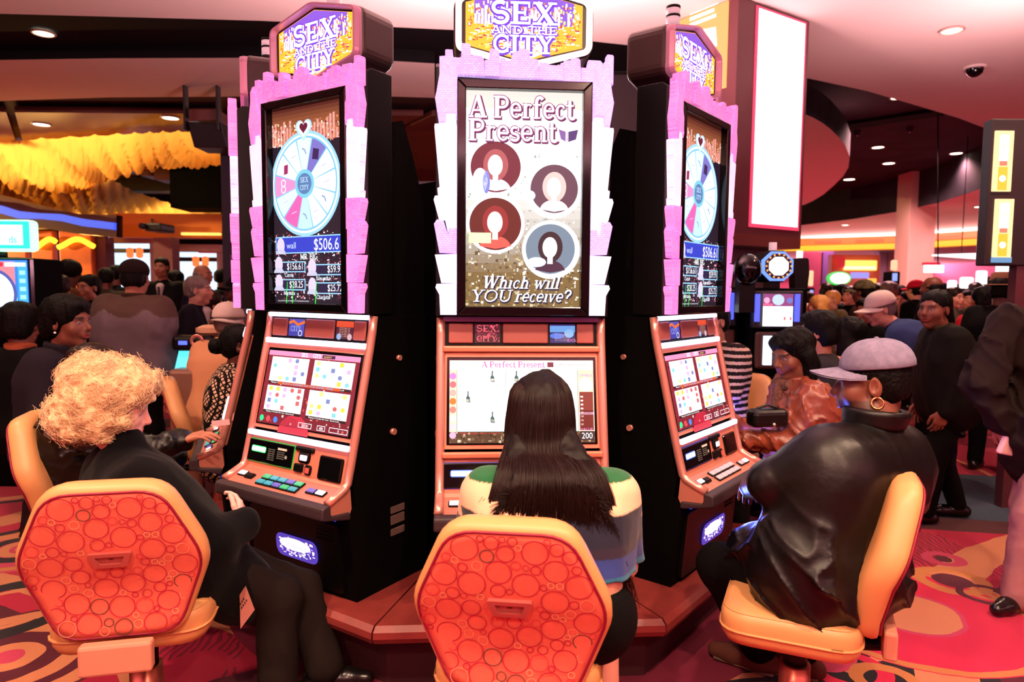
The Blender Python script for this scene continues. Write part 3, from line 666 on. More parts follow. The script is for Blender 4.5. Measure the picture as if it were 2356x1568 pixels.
def crown_xy(zx, zy, oy=0): return ((960 + zx / 3.92 - 1201.5) / 575.0, 2.418 - ((oy + zy / 3.92) - 187) / 589.0)
TOPB = [  # the buildings along the top, outline corners from left to right, closed along the frame
 [(190, 700), (190, 540), (240, 535), (240, 485), (248, 479), (305, 480), (312, 545), (365, 548), (365, 700)],
 [(365, 700), (365, 548), (380, 545), (382, 432), (392, 424), (450, 425), (460, 435), (464, 525), (560, 532), (580, 560), (585, 706)],
 [(585, 706), (588, 566), (625, 566), (630, 478), (640, 466), (708, 474), (716, 530), (722, 712)],
 [(722, 712), (724, 534), (760, 540), (780, 560), (815, 562), (838, 482), (882, 476), (884, 716)],
 [(884, 716), (886, 462), (896, 455), (968, 460), (980, 470), (985, 538), (1060, 545), (1066, 722)],
 [(1066, 722), (1072, 572), (1138, 576), (1150, 592), (1250, 596), (1260, 572), (1284, 570), (1286, 730)],
 [(1286, 730), (1290, 545), (1350, 540), (1358, 520), (1422, 520), (1436, 540), (1440, 600), (1444, 736)],
 [(1444, 736), (1446, 604), (1492, 606), (1506, 536), (1614, 538), (1634, 560), (1640, 740)],
 [(1640, 740), (1642, 558), (1664, 545), (1668, 492), (1678, 484), (1722, 488), (1732, 500), (1732, 748)],
]
SIDEB = [  # stacked buildings of one side, bottom to top; (zoom x, zoom y, row offset)
 [(345, 1290, 400), (198, 1290, 400), (190, 1105, 400), (155, 1040, 400), (165, 1006, 400), (345, 1000, 400)],
 [(345, 998, 400), (208, 998, 400), (150, 740, 400), (345, 732, 400)],
 [(345, 728, 400), (190, 722, 400), (142, 462, 400), (168, 421, 400), (228, 430, 400), (248, 500, 400), (268, 555, 400), (285, 500, 400), (345, 498, 400)],
 [(345, 496, 400), (280, 496, 400), (266, 540, 400), (240, 424, 400), (186, 420, 400), (140, 245, 400), (152, 210, 400), (345, 204, 400)],
 [(345, 200, 400), (178, 204, 400), (172, 140, 400), (192, 130, 400), (146, 1165, 0), (150, 1136, 0), (243, 1130, 0), (250, 1048, 0), (322, 1045, 0), (332, 1056, 0), (340, 1100, 0), (345, 1150, 0)],
 [(345, 1095, 0), (335, 1050, 0), (322, 1040, 0), (246, 1042, 0), (238, 1124, 0), (186, 1132, 0), (152, 912, 0), (166, 850, 0), (192, 700, 0), (192, 600, 0), (222, 560, 0), (262, 640, 0), (300, 780, 0), (330, 860, 0), (345, 900, 0)],
 [(345, 895, 0), (332, 858, 0), (302, 776, 0), (264, 636, 0), (255, 610, 0), (350, 610, 0)],
]
def hexa(cx, cz, w, h, side):
    """a wide six-sided plate with upright sides and shallow points above and below"""
    return [(cx - w / 2, cz - side / 2), (cx, cz - h / 2), (cx + w / 2, cz - side / 2), (cx + w / 2, cz + side / 2), (cx, cz + h / 2), (cx - w / 2, cz + side / 2)]
def rounded(pts, r, n=4):
    out = []
    for i, p in enumerate(pts):
        a, b = Vector(pts[i - 1]), Vector(pts[(i + 1) % len(pts)]); p = Vector(p)
        u, v = (a - p).normalized(), (b - p).normalized(); q0, q1 = p + u * r, p + v * r
        for k in range(n + 1):
            t = k / n; out.append(tuple((q0 * (1 - t) ** 2 + p * 2 * t * (1 - t) + q1 * t * t)))
    return out

FRONT = Matrix(((1, 0, 0, 0), (0, 0, -1, 0), (0, 1, 0, 0), (0, 0, 0, 1)))      # print plane facing -y: x right, y up
def plane_at(x, y, z, tilt=0.0): return Matrix.Translation((x, y, z)) @ rot(tilt, 0, 0) @ FRONT

# ---- screen pictures (flat print)
def skyline_lights(P, x0, y0, x1, y1, n, rnd, cols, s0=0.002, s1=0.012):
    for i in range(n):
        w, h = rnd.uniform(s0, s1), rnd.uniform(s0, s1); x, y = rnd.uniform(x0, x1 - w), rnd.uniform(y0, y1 - h)
        P.rect(x, y, x + w, y + h, rnd.choice(cols))
def bust(P, cx, cy, s, hair, bgc, skin, cloth):
    """a plain featureless head-and-shoulders shape in a disc"""
    P.disc(cx, cy, s, bgc, n=40); P.up()
    P.disc(cx, cy - 0.95 * s, 0.62 * s, cloth, ry=0.5 * s, a0=12, a1=168); P.up()
    P.disc(cx, cy + 0.08 * s, 0.50 * s, hair, ry=0.62 * s); P.up()
    P.disc(cx - 0.02 * s, cy + 0.06 * s, 0.30 * s, skin, ry=0.42 * s); P.rect(cx - 0.12 * s, cy - 0.6 * s, cx + 0.10 * s, cy - 0.2 * s, skin)
    P.lay -= 3
def display_present():
    rnd = random.Random(3); P = Print(); w, h = 0.47, 0.86          # lower-left corner at 0,0
    tan, olive, white = rgb(170, 140, 104), rgb(120, 96, 56), (1, 1, 1, 1)
    for i in range(24):                                             # the picture fades from brown city to white mist
        t = i / 23; c = [olive[k] * (1 - min(1, max(0, t * 2 - .3))) + (0.98, 0.97, 0.96)[k] * min(1, max(0, t * 2 - .3)) for k in range(3)] + [1]
        if t > 0.93: c = [c[k] * 0.6 + tan[k] * 0.4 for k in range(3)] + [1]
        P.rect(0, h * i / 24, w, h * (i + 1) / 24, c)
    P.up(); skyline_lights(P, 0, 0.0, w, 0.32, 420, rnd, [rgb(206, 190, 150), rgb(250, 240, 220), rgb(150, 124, 80), rgb(90, 70, 40)], 0.002, 0.014)
    skyline_lights(P, 0, 0.3, w, 0.62, 320, rnd, [rgb(190, 200, 205), rgb(150, 160, 150), rgb(235, 240, 245)], 0.002, 0.01)
    P.up()
    for (x, y, r) in ((0.115, 0.560, 0.118), (0.352, 0.478, 0.118), (0.122, 0.335, 0.118), (0.348, 0.235, 0.118)):
        P.disc(x, y, r, (0.96, 0.97, 1, 1), n=44)
    P.up(); wine, red = rgb(110, 24, 50), rgb(150, 20, 30)
    bust(P, 0.122, 0.560, 0.100, rgb(176, 84, 90), wine, rgb(255, 225, 225), rgb(230, 220, 240))
    bust(P, 0.358, 0.478, 0.096, rgb(246, 196, 190), rgb(96, 60, 80), rgb(255, 232, 236), rgb(240, 236, 246))
    bust(P, 0.122, 0.335, 0.104, rgb(150, 34, 40), rgb(96, 14, 20), rgb(255, 222, 220), rgb(226, 90, 80))
    bust(P, 0.345, 0.238, 0.100, rgb(36, 14, 34), rgb(110, 130, 150), rgb(255, 240, 246), rgb(60, 30, 60))
    P.lay += 5
    P.rect(0.012, 0.258, 0.105, 0.300, rgb(250, 250, 190)); P.rect(0.012, 0.258, 0.016, 0.300, rgb(90, 150, 60))     # pale gift envelope
    P.disc(0.06, 0.505, 0.030, rgb(236, 236, 255), ry=0.05); P.disc(0.085, 0.50, 0.014, rgb(120, 130, 210), ry=0.045)  # folded napkin
    P.disc(0.29, 0.185, 0.038, rgb(220, 222, 246), ry=0.02); P.disc(0.26, 0.45, 0.022, rgb(214, 226, 250), ry=0.02)
    P.up(); purple = rgb(92, 24, 70); navy = rgb(28, 24, 60)
    for dx, dy, c, g in ((0.004, -0.004, purple, 0.008), (0, 0, rgb(150, 60, 130), 0.006), (0, 0, white, 0)):
        P.serif('A Perfect', 0.012 + dx, 0.752 + dy, 0.084, c, w=0.425, bold=1.12, grow=g)
        P.serif('Present', 0.012 + dx, 0.662 + dy, 0.084, c, w=0.355, bold=1.12, grow=g); P.up()
    gx, gy = 0.372, 0.662                                          # ribboned gift box
    P.poly([(gx, gy + .05), (gx + .01, gy + .012), (gx + .035, gy), (gx + .034, gy + .04)], rgb(128, 90, 160)).poly([(gx + .034, gy + .04), (gx + .035, gy), (gx + .07, gy + .012), (gx + .078, gy + .05)], rgb(70, 44, 110))
    P.poly([(gx, gy + .05), (gx + .034, gy + .04), (gx + .078, gy + .05), (gx + .044, gy + .062)], (1, 1, 1, 1)).rect(gx + .028, gy + .0, gx + .04, gy + .055, (1, .95, 1, 1))
    for dx, dy, c, g in ((0.002, -0.003, navy, 0.007), (0, 0, white, 0)):
        P.serif('Which will', 0.065 + dx, 0.078 + dy, 0.05, c, w=0.315, shear=0.28, bold=1.2, grow=g)
        P.serif('YOU', 0.022 + dx, 0.024 + dy, 0.048, c, w=0.165, shear=0.2, bold=1.1, grow=g)
        P.serif('receive?', 0.20 + dx, 0.024 + dy, 0.05, c, w=0.225, shear=0.28, bold=1.2, grow=g); P.up()
    return P
def heart(cx, cy, s, n=30):
    return [(cx + s * 0.0625 * 16 * math.sin(t) ** 3, cy + s * 0.0625 * (13 * math.cos(t) - 5 * math.cos(2 * t) - 2 * math.cos(3 * t) - math.cos(4 * t))) for t in [2 * PI * i / n for i in range(n)]]
def display_wheel():
    rnd = random.Random(9); P = Print(); w, h = 0.47, 0.86
    P.rect(0, 0, w, h, rgb(16, 14, 34)); P.up()
    for i in range(10): P.rect(0, 0.70 + i * 0.016, w, 0.716 + i * 0.016, [a * (1 - i / 10) + b * i / 10 for a, b in zip(rgb(190, 110, 60), rgb(60, 10, 24))])
    P.up(); skyline_lights(P, 0, 0.69, w, 0.80, 240, rnd, [rgb(255, 220, 190), rgb(255, 250, 240), rgb(214, 120, 90), rgb(120, 30, 40)], 0.002, 0.012)
    for i in range(24): x = w * i / 24; P.rect(x, 0.70, x + 0.013, 0.74 + rnd.random() * 0.07, rgb(210 + rnd.randint(0, 40), 150, 140))
    skyline_lights(P, 0, 0.02, w, 0.32, 700, rnd, [rgb(214, 110, 130), rgb(255, 210, 220), rgb(150, 40, 70), rgb(90, 24, 50), rgb(255, 240, 240)], 0.002, 0.01)
    P.up(); cx, cy, R = 0.215, 0.525, 0.205
    P.disc(cx, cy, R * 1.10, rgb(150, 206, 240), n=64); P.up(); P.disc(cx, cy, R * 1.04, rgb(232, 244, 255), n=64); P.up(); P.disc(cx, cy, R * 0.99, rgb(120, 190, 226), n=64); P.up()
    segs = [rgb(214, 244, 252), rgb(120, 110, 190), rgb(226, 246, 252), rgb(246, 240, 248), rgb(226, 246, 255), rgb(244, 250, 255), rgb(190, 236, 240), rgb(248, 96, 172), rgb(210, 242, 250), rgb(246, 140, 196), rgb(246, 240, 250), rgb(220, 240, 250)]
    for i in range(12):
        a1 = 105 - i * 30; P.disc(cx, cy, R * 0.95, segs[i], a0=a1 - 29, a1=a1 - 1, n=10)
    P.up()
    for i in range(12):
        a = math.radians(90 - i * 30); x, y = cx + R * .68 * math.cos(a), cy + R * .68 * math.sin(a)
        if i == 1: P.poly([(x - .02, y - .02), (x + .018, y - .026), (x + .024, y + .018), (x - .012, y + .026)], rgb(50, 30, 80))
        elif i == 10: P.poly([(x - .014, y - .022), (x + .012, y - .018), (x + .014, y + .022), (x - .012, y + .018)], rgb(150, 40, 90))
        elif i in (4, 6, 0): P.stroke([(x - .012, y + .012), (x + .004, y + .004), (x + .012, y - .014)], 0.006, rgb(120, 140, 190))
        elif i == 9: P.ring(x, y + .012, .014, .005, (1, 1, 1, 1), 18).ring(x, y - .016, .014, .005, (1, 1, 1, 1), 18)
        else: P.stroke([(x - .016, y - .004), (x + .016, y + .004)], 0.004, rgb(200, 190, 220))
    P.up(); P.disc(cx, cy, R * .30, rgb(120, 196, 220)); P.up(); P.disc(cx, cy, R * .22, rgb(84, 120, 170)); P.up()
    P.serif('SEX', cx, cy + .006, .022, rgb(190, 220, 250), center=True).serif('CITY', cx, cy - .026, .020, rgb(190, 220, 250), center=True)
    P.poly(heart(cx, cy + R + .028, .052), rgb(176, 216, 250)); P.up(); P.poly(heart(cx, cy + R + .030, .040), rgb(240, 246, 255)); P.up(); P.poly(heart(cx, cy + R + .034, .026), rgb(96, 20, 50)); P.up()
    P.lay += 1; blue, lt = rgb(40, 60, 190), rgb(150, 206, 244)
    def meter(x0, y0, x1, y1, txt, name, hx, fill=rgb(20, 22, 60), th=0.03, sub=None):
        P.rect(x0, y0, x1, y1, lt); P.up(); P.rect(x0 + .005, y0 + .005, x1 - .005, y1 - .005, fill); P.up()
        P.sans(txt, x1 - .012 - len(txt) * th * 0.52, y0 + .012, th, (1, 1, 1, 1), w=len(txt) * th * 0.50)
        if sub: P.sans(sub, x0 + .075, y0 + .022, 0.028, rgb(200, 214, 255))
        P.disc(hx, y0 + .035, .026, rgb(214, 200, 224), ry=.036); P.disc(hx, y0 - .002, .034, rgb(190, 190, 214), ry=.024, a0=0, a1=180)
        P.lay -= 2
    meter(0.02, 0.225, 0.465, 0.30, '$506.61', '', 0.055, blue, 0.050, 'wall')
    meter(0.015, 0.142, 0.215, 0.190, '$156.61', '', 0.04); meter(0.235, 0.128, 0.46, 0.176, '$59.91', '', 0.26)
    meter(0.015, 0.062, 0.215, 0.112, '$28.25', '', 0.04); meter(0.235, 0.048, 0.46, 0.098, '$25.72', '', 0.26)
    P.lay += 3
    P.serif('MR. BIG', 0.24, 0.198, 0.024, (1, 1, 1, 1), center=True, bold=1.2)
    for s, x, y in (('Carrie', .11, .122), ('Samantha', .33, .107), ('Miranda', .11, .042), ('Charlotte', .33, .026)):
        P.serif(s, x, y, 0.017, rgb(230, 240, 255), center=True, bold=1.2)
    P.sans('ALL JACKPOTS CONTRIBUTE TO PROGRESSIVE PRIZES', 0.03, 0.012, 0.006, rgb(220, 220, 230))
    for x in (0.085, 0.125, 0.275): P.poly([(x, .0), (x + .006, .0), (x + .014, .10), (x + .010, .10)], rgb(30, 220, 70))
    return P
def game_grid(dim=1.0):
    rnd = random.Random(12); P = Print(); w, h = 0.59, 0.335
    wn = lambda c: tuple(x * dim for x in c[:3]) + (1,)
    P.rect(0, 0, w, h, wn(rgb(120, 22, 40))); P.up(); P.rect(0, h - .022, w, h, wn(rgb(226, 130, 170)))
    skyline_lights(P, 0, 0, w, h - .02, 120, rnd, [wn(rgb(210, 90, 70)), wn(rgb(70, 16, 40)), wn(rgb(240, 200, 190))], .003, .014)
    P.rect(0, 0, w, .045, wn(rgb(110, 16, 34))); P.disc(.25, -.03, .10, wn(rgb(190, 40, 60)), ry=.085, a0=0, a1=180)
    P.up(); syms = [rgb(250, 190, 60), rgb(120, 190, 235), rgb(190, 90, 90), rgb(246, 214, 120), rgb(110, 120, 170), rgb(240, 160, 200)]
    for (x0, y0) in ((.03, .195), (.315, .195), (.03, .062), (.315, .062)):
        P.rect(x0, y0, x0 + .25, y0 + .112, wn((1, 1, 1, 1)))
        for i in range(5):
            for j in range(4):
                if rnd.random() < 0.62:
                    x, y = x0 + .028 + i * .048, y0 + .016 + j * .0275; c = wn(rnd.choice(syms)); P.up()
                    if rnd.random() < .5: P.rect(x - .012, y - .009, x + .012, y + .010, c)
                    else: P.disc(x, y, .013, c, n=12, ry=.010)
                    P.lay -= 1
        P.up(); P.rect(x0, y0 - .012, x0 + .25, y0 - .001, wn(rgb(40, 10, 16))); P.up(); P.sans('Playing 4 Credits Per Line  Good Luck', x0 + .02, y0 - .009, .006, wn((1, 1, 1, 1)), w=.19); P.lay -= 2
    P.lay += 3
    P.serif('SEX', .225, h - .02, .018, wn(rgb(250, 230, 250)), bold=1.3).serif('CITY', .30, h - .02, .018, wn(rgb(250, 230, 250)), bold=1.3)
    P.rect(.36, h - .019, .44, h - .004, wn(rgb(60, 20, 60))); P.rect(.10, .182, .50, .194, wn(rgb(196, 80, 30))); P.up()
    P.sans('PLAY 4 GAMES AT THE SAME TIME!', .13, .1835, .0085, wn(rgb(40, 160, 220)), w=.33)
    P.sans('JACKPOT', .37, h - .016, .008, wn(rgb(240, 200, 80)))
    for x0, x1, t in ((.28, .365, '$37.01'), (.40, .45, '400'), (.475, .585, '0')):
        P.frame(x0, .006, x1, .028, .0025, wn((1, .9, .95, 1))); P.sans(t, (x0 + x1) / 2, .011, .011, wn((1, 1, 1, 1)), center=True)
    for x, c in ((.03, rgb(30, 200, 130)), (.075, rgb(214, 60, 70)), (.125, rgb(60, 120, 220))): P.disc(x, .022, .014, wn(c), n=20)
    return P
def game_present():
    rnd = random.Random(2); P = Print(); w, h = 0.59, 0.335; wh = (1, 1, 1, 1)
    P.rect(0, 0, w, h, rgb(226, 196, 170)); P.up(); P.rect(0, h - .04, w, h, rgb(255, 240, 214)); P.rect(0, 0, w, .045, rgb(70, 44, 26))
    skyline_lights(P, 0, 0, w, .045, 160, rnd, [rgb(250, 230, 200), rgb(150, 110, 70), rgb(40, 24, 16)], .002, .012)
    P.rect(.03, .045, .525, h - .032, rgb(90, 130, 130)); P.up()
    for i in range(5): P.rect(.032 + i * .0985, .047, .129 + i * .0985, h - .034, wh)
    P.up()
    for i, j in ((0, 1), (1, 0), (1, 2), (2, 0), (2, 2), (3, 0), (3, 2)):
        x, y = .08 + i * .0985, .262 - j * .083; P.ring(x, y, .034, .0015, rgb(210, 200, 226), 32)
        P.poly([(x - .012, y - .014), (x + .004, y - .016), (x + .003, y + .004), (x - .003, y + .012), (x - .002, y + .03), (x - .007, y + .03), (x - .008, y + .012), (x - .013, y + .004)], rgb(40, 80, 80))
        P.rect(x - .011, y - .012, x + .002, y - .002, rgb(220, 214, 190)); P.sans('wild', x + .004, y - .016, .006, rgb(200, 60, 120))
    for k in range(8): P.disc(.014, h - .065 - k * .034, .0135, [rgb(200, 120, 190), rgb(220, 100, 110), rgb(236, 160, 150), rgb(230, 110, 40), rgb(246, 120, 110), rgb(240, 220, 230), rgb(220, 190, 220), rgb(226, 160, 190)][k], n=20)
    P.rect(.53, .05, w - .004, .205, rgb(126, 36, 30)); P.rect(.53, .05, w - .004, .13, rgb(60, 20, 26)); P.disc(.557, .235, .028, rgb(255, 246, 250)); P.rect(.53, .112, w, .122, rgb(240, 190, 220)); P.rect(.53, .010, w - .004, .046, rgb(40, 16, 24))
    for k in range(8): P.rect(.534, .07 + k * .016, .545, .077 + k * .016, wh)
    P.up(); P.serif('A Perfect Present', .13, h - .029, .024, rgb(190, 90, 170), w=.26, bold=1.2); P.rect(.40, h - .028, .425, h - .008, rgb(110, 30, 60)); P.sans('Multiplier total:', .45, h - .022, .010, rgb(190, 110, 160), w=.11)
    P.sans('VALUE', .532, .037 + .012, .010, rgb(220, 120, 190), w=.05); P.sans('SYMBOL', .532, .268, .010, rgb(220, 120, 190), w=.055); P.sans('200', .535, .016, .024, wh, w=.045)
    P.sans('RETRIGGER: ANY 3 PAYS', .04, .036, .007, rgb(200, 40, 40), w=.16)
    return P
def topper_print():
    rnd = random.Random(8); P = Print()
    hx = hexa(0, 0, .47, .28, .165); P.poly(hx, rgb(250, 150, 40)); P.up()
    P.poly([(-.2, .0), (.2, .0), (.2, .09), (.0, .138), (-.2, .09)], rgb(110, 70, 170)); P.disc(0, -.02, .12, rgb(255, 200, 220), ry=.11); P.up()
    def clip(x, y, m=0.008): 
        return abs(x) < .235 - m and abs(y) < .0825 + (.14 - .0825) * (1 - abs(x) / .235) - m
    cols = [rgb(255, 230, 90), rgb(255, 160, 30), rgb(255, 250, 230), rgb(240, 90, 30), rgb(255, 240, 250)]
    for i in range(900):
        x, y = rnd.uniform(-.23, .23), rnd.uniform(-.135, .085); ww, hh = rnd.uniform(.003, .02), rnd.uniform(.002, .006)
        if y > -0.01: ww, hh = rnd.uniform(.003, .008), rnd.uniform(.004, .016)
        if all(clip(x + a, y + b) for a in (0, ww) for b in (0, hh)):
            P.rect(x, y, x + ww, y + hh, rnd.choice(cols) if rnd.random() < .75 else rgb(150, 40, 60))
    for i in range(30):
        x = -.2 + .4 * i / 30; hgt = .03 + rnd.random() * .05
        if clip(x + .01, hgt + .02) and clip(x, hgt + .02): P.rect(x, .0, x + .01, hgt, rgb(255, 236, 244))
    P.up()
    for c, g, dx in ((rgb(96, 50, 170), .017, .002), ((1, .98, 1, 1), .002, 0)):
        P.serif('SEX', dx, .005 - dx, .085, c, w=.27, center=True, bold=1.15, grow=g); P.serif('AND THE', dx, -.034 - dx, .030, c, w=.27, center=True, bold=1.1, grow=g * .6); P.serif('CITY', dx, -.108 - dx, .068, c, w=.25, center=True, bold=1.15, grow=g); P.up()
    return P
def belt_card(kind):
    rnd = random.Random(kind); P = Print(); w, h = .105, .078
    if kind == 0:
        P.rect(0, 0, w, h, rgb(84, 14, 40)); P.up(); skyline_lights(P, 0, 0, w, h, 40, rnd, [rgb(190, 40, 70), rgb(40, 10, 30), rgb(230, 90, 110)], .003, .012); P.up()
        P.serif('SEX', .05, .047, .026, rgb(255, 110, 120), center=True, w=.085).serif('AND THE', .05, .034, .010, rgb(190, 70, 90), center=True, w=.085).serif('CITY', .05, .006, .024, rgb(255, 110, 120), center=True, w=.085)
    elif kind == 1:
        P.rect(0, 0, w, h, rgb(52, 40, 110)); P.up(); P.rect(0, .045, w, h - .006, rgb(110, 170, 240)); P.disc(.03, .03, .03, rgb(80, 130, 240), ry=.012); P.disc(.08, .04, .02, rgb(150, 200, 250), ry=.018); P.up()
        for k in range(5): P.sans('Two or more symbols pay', .02, .036 - k * .007, .005, rgb(220, 190, 220), w=.06)
        P.sans('IDOL', .072, .006, .012, rgb(250, 150, 190))
    elif kind == 2:
        P.rect(0, 0, w, h, rgb(90, 80, 190)); P.up(); P.stroke([(0, .06), (.03, .068), (.06, .052), (.105, .066)], .012, rgb(255, 120, 50)); P.rect(0, 0, w, .02, rgb(60, 60, 170)); P.up()
        P.serif('CITY', .05, .022, .024, rgb(150, 180, 250), center=True, w=.07); P.ring(.08, .014, .012, .004, (1, 1, 1, 1), 18)
    else:
        P.rect(0, 0, w, h, rgb(90, 30, 54)); P.up(); P.rect(0, .052, w, h, rgb(240, 80, 40)); P.disc(.02, .01, .014, rgb(150, 190, 240)); P.disc(.085, .01, .014, rgb(230, 190, 200)); P.up()
        for k in range(6): P.sans('All wins begin with', .02, .046 - k * .007, .005, rgb(255, 190, 160), w=.065)
    return P
def lower_print():
    rnd = random.Random(6); P = Print(); w, h = .27, .105
    P.poly(rounded([(-w / 2, -h / 2), (w / 2, -h / 2), (w / 2, h / 2), (-w / 2, h / 2)], .045, 8), rgb(70, 50, 150)); P.up()
    for i in range(150):
        x, y = rnd.uniform(-w / 2 + .02, w / 2 - .03), rnd.uniform(-h / 2 + .008, h / 2 - .02); P.rect(x, y, x + rnd.uniform(.004, .016), y + rnd.uniform(.003, .012), rnd.choice([rgb(255, 220, 190), rgb(190, 150, 255), (1, 1, 1, 1), rgb(60, 40, 140)]))
    P.up(); P.disc(-.01, .012, .10, (1, 1, 1, 1), ry=.028); P.up(); P.sans('Sex', -.075, .0, .034, rgb(214, 180, 250)).sans('and the City', -.02, -.006, .018, rgb(150, 120, 230), w=.11)
    return P

PRINTS = {}
def printed(key, make, name, M, m, parent):
    """a print mesh made once per key and shared"""
    if key not in PRINTS:
        o = make().build(name, M, m, parent, loc=(0, 0, -PL)); PRINTS[key] = o.data; return o
    return link(name, PRINTS[key], parent, (0, 0, -PL))

def slot_machine(variant, panel_glow, key_mats, with_topper_print=True):
    root = empty('slot_machine')
    part = lambda mb, name, m, parent=root: mb.build(name, m, parent, (0, 0, -PL) if parent is root else (0, 0, 0))
    lit = variant != 'present'
    # lower cabinet and console body
    shell([(-.117, PL), (-.15, .60), (-.155, .655), (-.12, .70), (-.13, .78), (.012, 1.36), (.03, 1.485), (.33, 1.485), (.33, PL)], -W_ / 2 + .004, W_ / 2 - .004, 'cabinet_body', m_black_matte, root)
    # metal face: a bent sheet from belt down to deck
    def face_sheet(p0, p1, name, m, x0=-W_ / 2 + .03, x1=W_ / 2 - .03, th=.014):
        (ya, za), (yb, zb) = p0, p1; d = Vector((yb - ya, zb - za)).normalized(); nrm = Vector((-d.y, d.x)) * (1 if d.y < 0 else -1)
        nrm = Vector((-abs(d.y), d.x * (1 if d.y < 0 else -1)))
        return shell([(ya, za), (yb, zb), (yb + .03, zb + .002), (ya + .03, za + .002)], x0, x1, name, m, root, r=.003)
    gt, gb = (-.0262, 1.3156), (-.1062, .985)
    def yz(z):      # console face line below the belt
        return -.016 + (z - 1.3583) * ((-.154 + .016) / (.794 - 1.3583))
    face_sheet((yz(1.352), 1.352), (yz(.962), .962), 'screen_panel', m_face)
    face_sheet((yz(.925), .925), (yz(.796), .796), 'service_panel', m_face)
    # side rails
    for sx in (-1, 1):
        path = [(0.004, 1.484), (-.004, 1.42), (-.018, 1.355), (-.055, 1.20), (-.095, 1.03), (-.132, .88), (-.152, .805), (-.17, .785), (-.215, .765), (-.262, .748)]
        mb = MB(); mb.tube([(sx * (W_ / 2 - .016), y, z) for y, z in path], .0185, 10); part(mb, 'side_rail', m_rail)
    # belt with its tiles and cards
    shell([(.004, 1.478), (-.012, 1.362), (.05, 1.362), (.05, 1.478)], -W_ / 2 + .03, W_ / 2 - .03, 'belt_frame', m_black, root)
    tb = -0.0045; xs = [(-.30, -.20), (-.193, -.085), (-.078, .11), (.118, .222), (.229, .30)]
    tilt = math.atan2(.016, .116)
    for i, (a, b) in enumerate(xs):
        M = plane_at((a + b) / 2, -.0065, 1.42, -tilt + 0)
        if i in (1, 3):
            kind = {('present', 1): 0, ('present', 3): 1, ('wheel', 1): 2, ('wheel', 3): 3}[(variant, i)]
            printed(('card', kind), lambda k=kind: belt_card(k), 'belt_card', plane_at(a, -.0120, 1.381, -tilt), m_print, root)
        else:
            mb = MB(); mb.box((0, 0, 0), (b - a, .012, .082), .005, M=Matrix.Translation(((a + b) / 2, -.008, 1.42)) @ rot(-tilt, 0, 0)); part(mb, 'belt_tile', m_tile)
    P = Print(); P.rect(-.038, 0, .038, .018, rgb(20, 12, 14)); P.up(); P.frame(-.038, 0, .038, .018, .0015, rgb(120, 80, 70)); P.sans('MALFUNCTION VOIDS', -.03, .010, .005, rgb(190, 150, 140), w=.06).sans('ALL PAYS AND PLAYS', -.03, .003, .005, rgb(190, 150, 140), w=.06)
    if 'plate' not in PRINTS: PRINTS['plate'] = P.build('notice_plate', plane_at(.016, -.0175, 1.385, -tilt), m_flat_print, root, loc=(0, 0, -PL)).data
    else: link('notice_plate', PRINTS['plate'], root, (0, 0, -PL))
    # light bars
    mbar = m_bar if lit else m_bar_dim
    for y, z, hh in ((-.012, 1.478, .020), (-.03, 1.358, .024), (-.135, .943, .024)):
        if not lit and z < 1.4: m2 = m_face
        else: m2 = mbar
        mb = MB(); mb.box((0, y, z), (W_ - .05, .02, hh), .006); part(mb, 'light_bar', m2)
    # game screen, set a little into the panel
    st = math.atan2(gt[0] - gb[0], gt[1] - gb[1])
    mb = MB(); mb.box((0, 0, 0), (.612, .012, .356), .003, M=Matrix.Translation((0, (gt[0] + gb[0]) / 2 + .0005, (gt[1] + gb[1]) / 2)) @ rot(-st, 0, 0)); scr = part(mb, 'game_screen', m_gloss)
    Mg = Matrix.Translation((-.295, gb[0] - .0062, gb[1] + .0005)) @ rot(-st, 0, 0) @ FRONT
    printed(('game', variant), game_present if variant == 'present' else game_grid, 'screen_picture', Mg, m_print_hot, root)
    # service panel: player display, ticket slot, keys, bill door
    def onpanel(x, z, off=.004): return Matrix.Translation((x, yz(z) - off, z)) @ rot(-st, 0, 0)
    mb = MB(); mb.box((0, 0, 0), (.30, .012, .098), .004, M=onpanel(-.165, .862)); part(mb, 'player_display', m_gloss)
    mb = MB(); mb.box((0, 0, 0), (.306, .006, .104), .004, M=onpanel(-.165, .862, .001)); part(mb, 'display_surround', panel_glow[1])
    P = Print(); P.poly(rounded([(-.05, -.014), (.05, -.014), (.05, .014), (-.05, .014)], .01), panel_glow[0]); P.up()
    P.rect(-.046, -.010, .046, .010, (1, 1, 1, 1)); P.up(); dimc = rgb(150, 120, 100)
    for k in range(6): P.sans('INSERT CARD', .066, .006 - k * .009, .0045, dimc, w=.045)
    P.rect(.128, .012, .188, .022, rgb(200, 160, 130)); 
    for k in range(4): P.sans('BONUS POINTS', .128, .001 - k * .009, .0045, dimc, w=.048)
    P.disc(.188, -.014, .008, dimc, n=14)
    P.build('display_print', onpanel(-.24, .872, .0115) @ FRONT, m_print_hot, root, loc=(0, 0, -PL))
    mb = MB(); mb.box((0, 0, 0), (.115, .02, .022), .008, M=onpanel(.055, .905)); part(mb, 'ticket_slot', m_black)
    mb = MB(); mb.box((0, 0, 0), (.068, .02, .05), .014, M=onpanel(.058, .873)); tk = part(mb, 'ticket_mouth', m_black)
    mb = MB(); mb.box((0, 0, 0), (.046, .008, .026), .006, M=onpanel(.06, .873, .012)); part(mb, 'ticket_bezel', m_key_w)
    mb = MB(); mb.box((0, 0, 0), (.052, .018, .036), .006, M=onpanel(.032, .826)); part(mb, 'key_switch', m_black)
    mb = MB(); mb.box((0, 0, 0), (.04, .018, .042), .010, M=onpanel(.092, .824)); part(mb, 'bill_button', m_black)
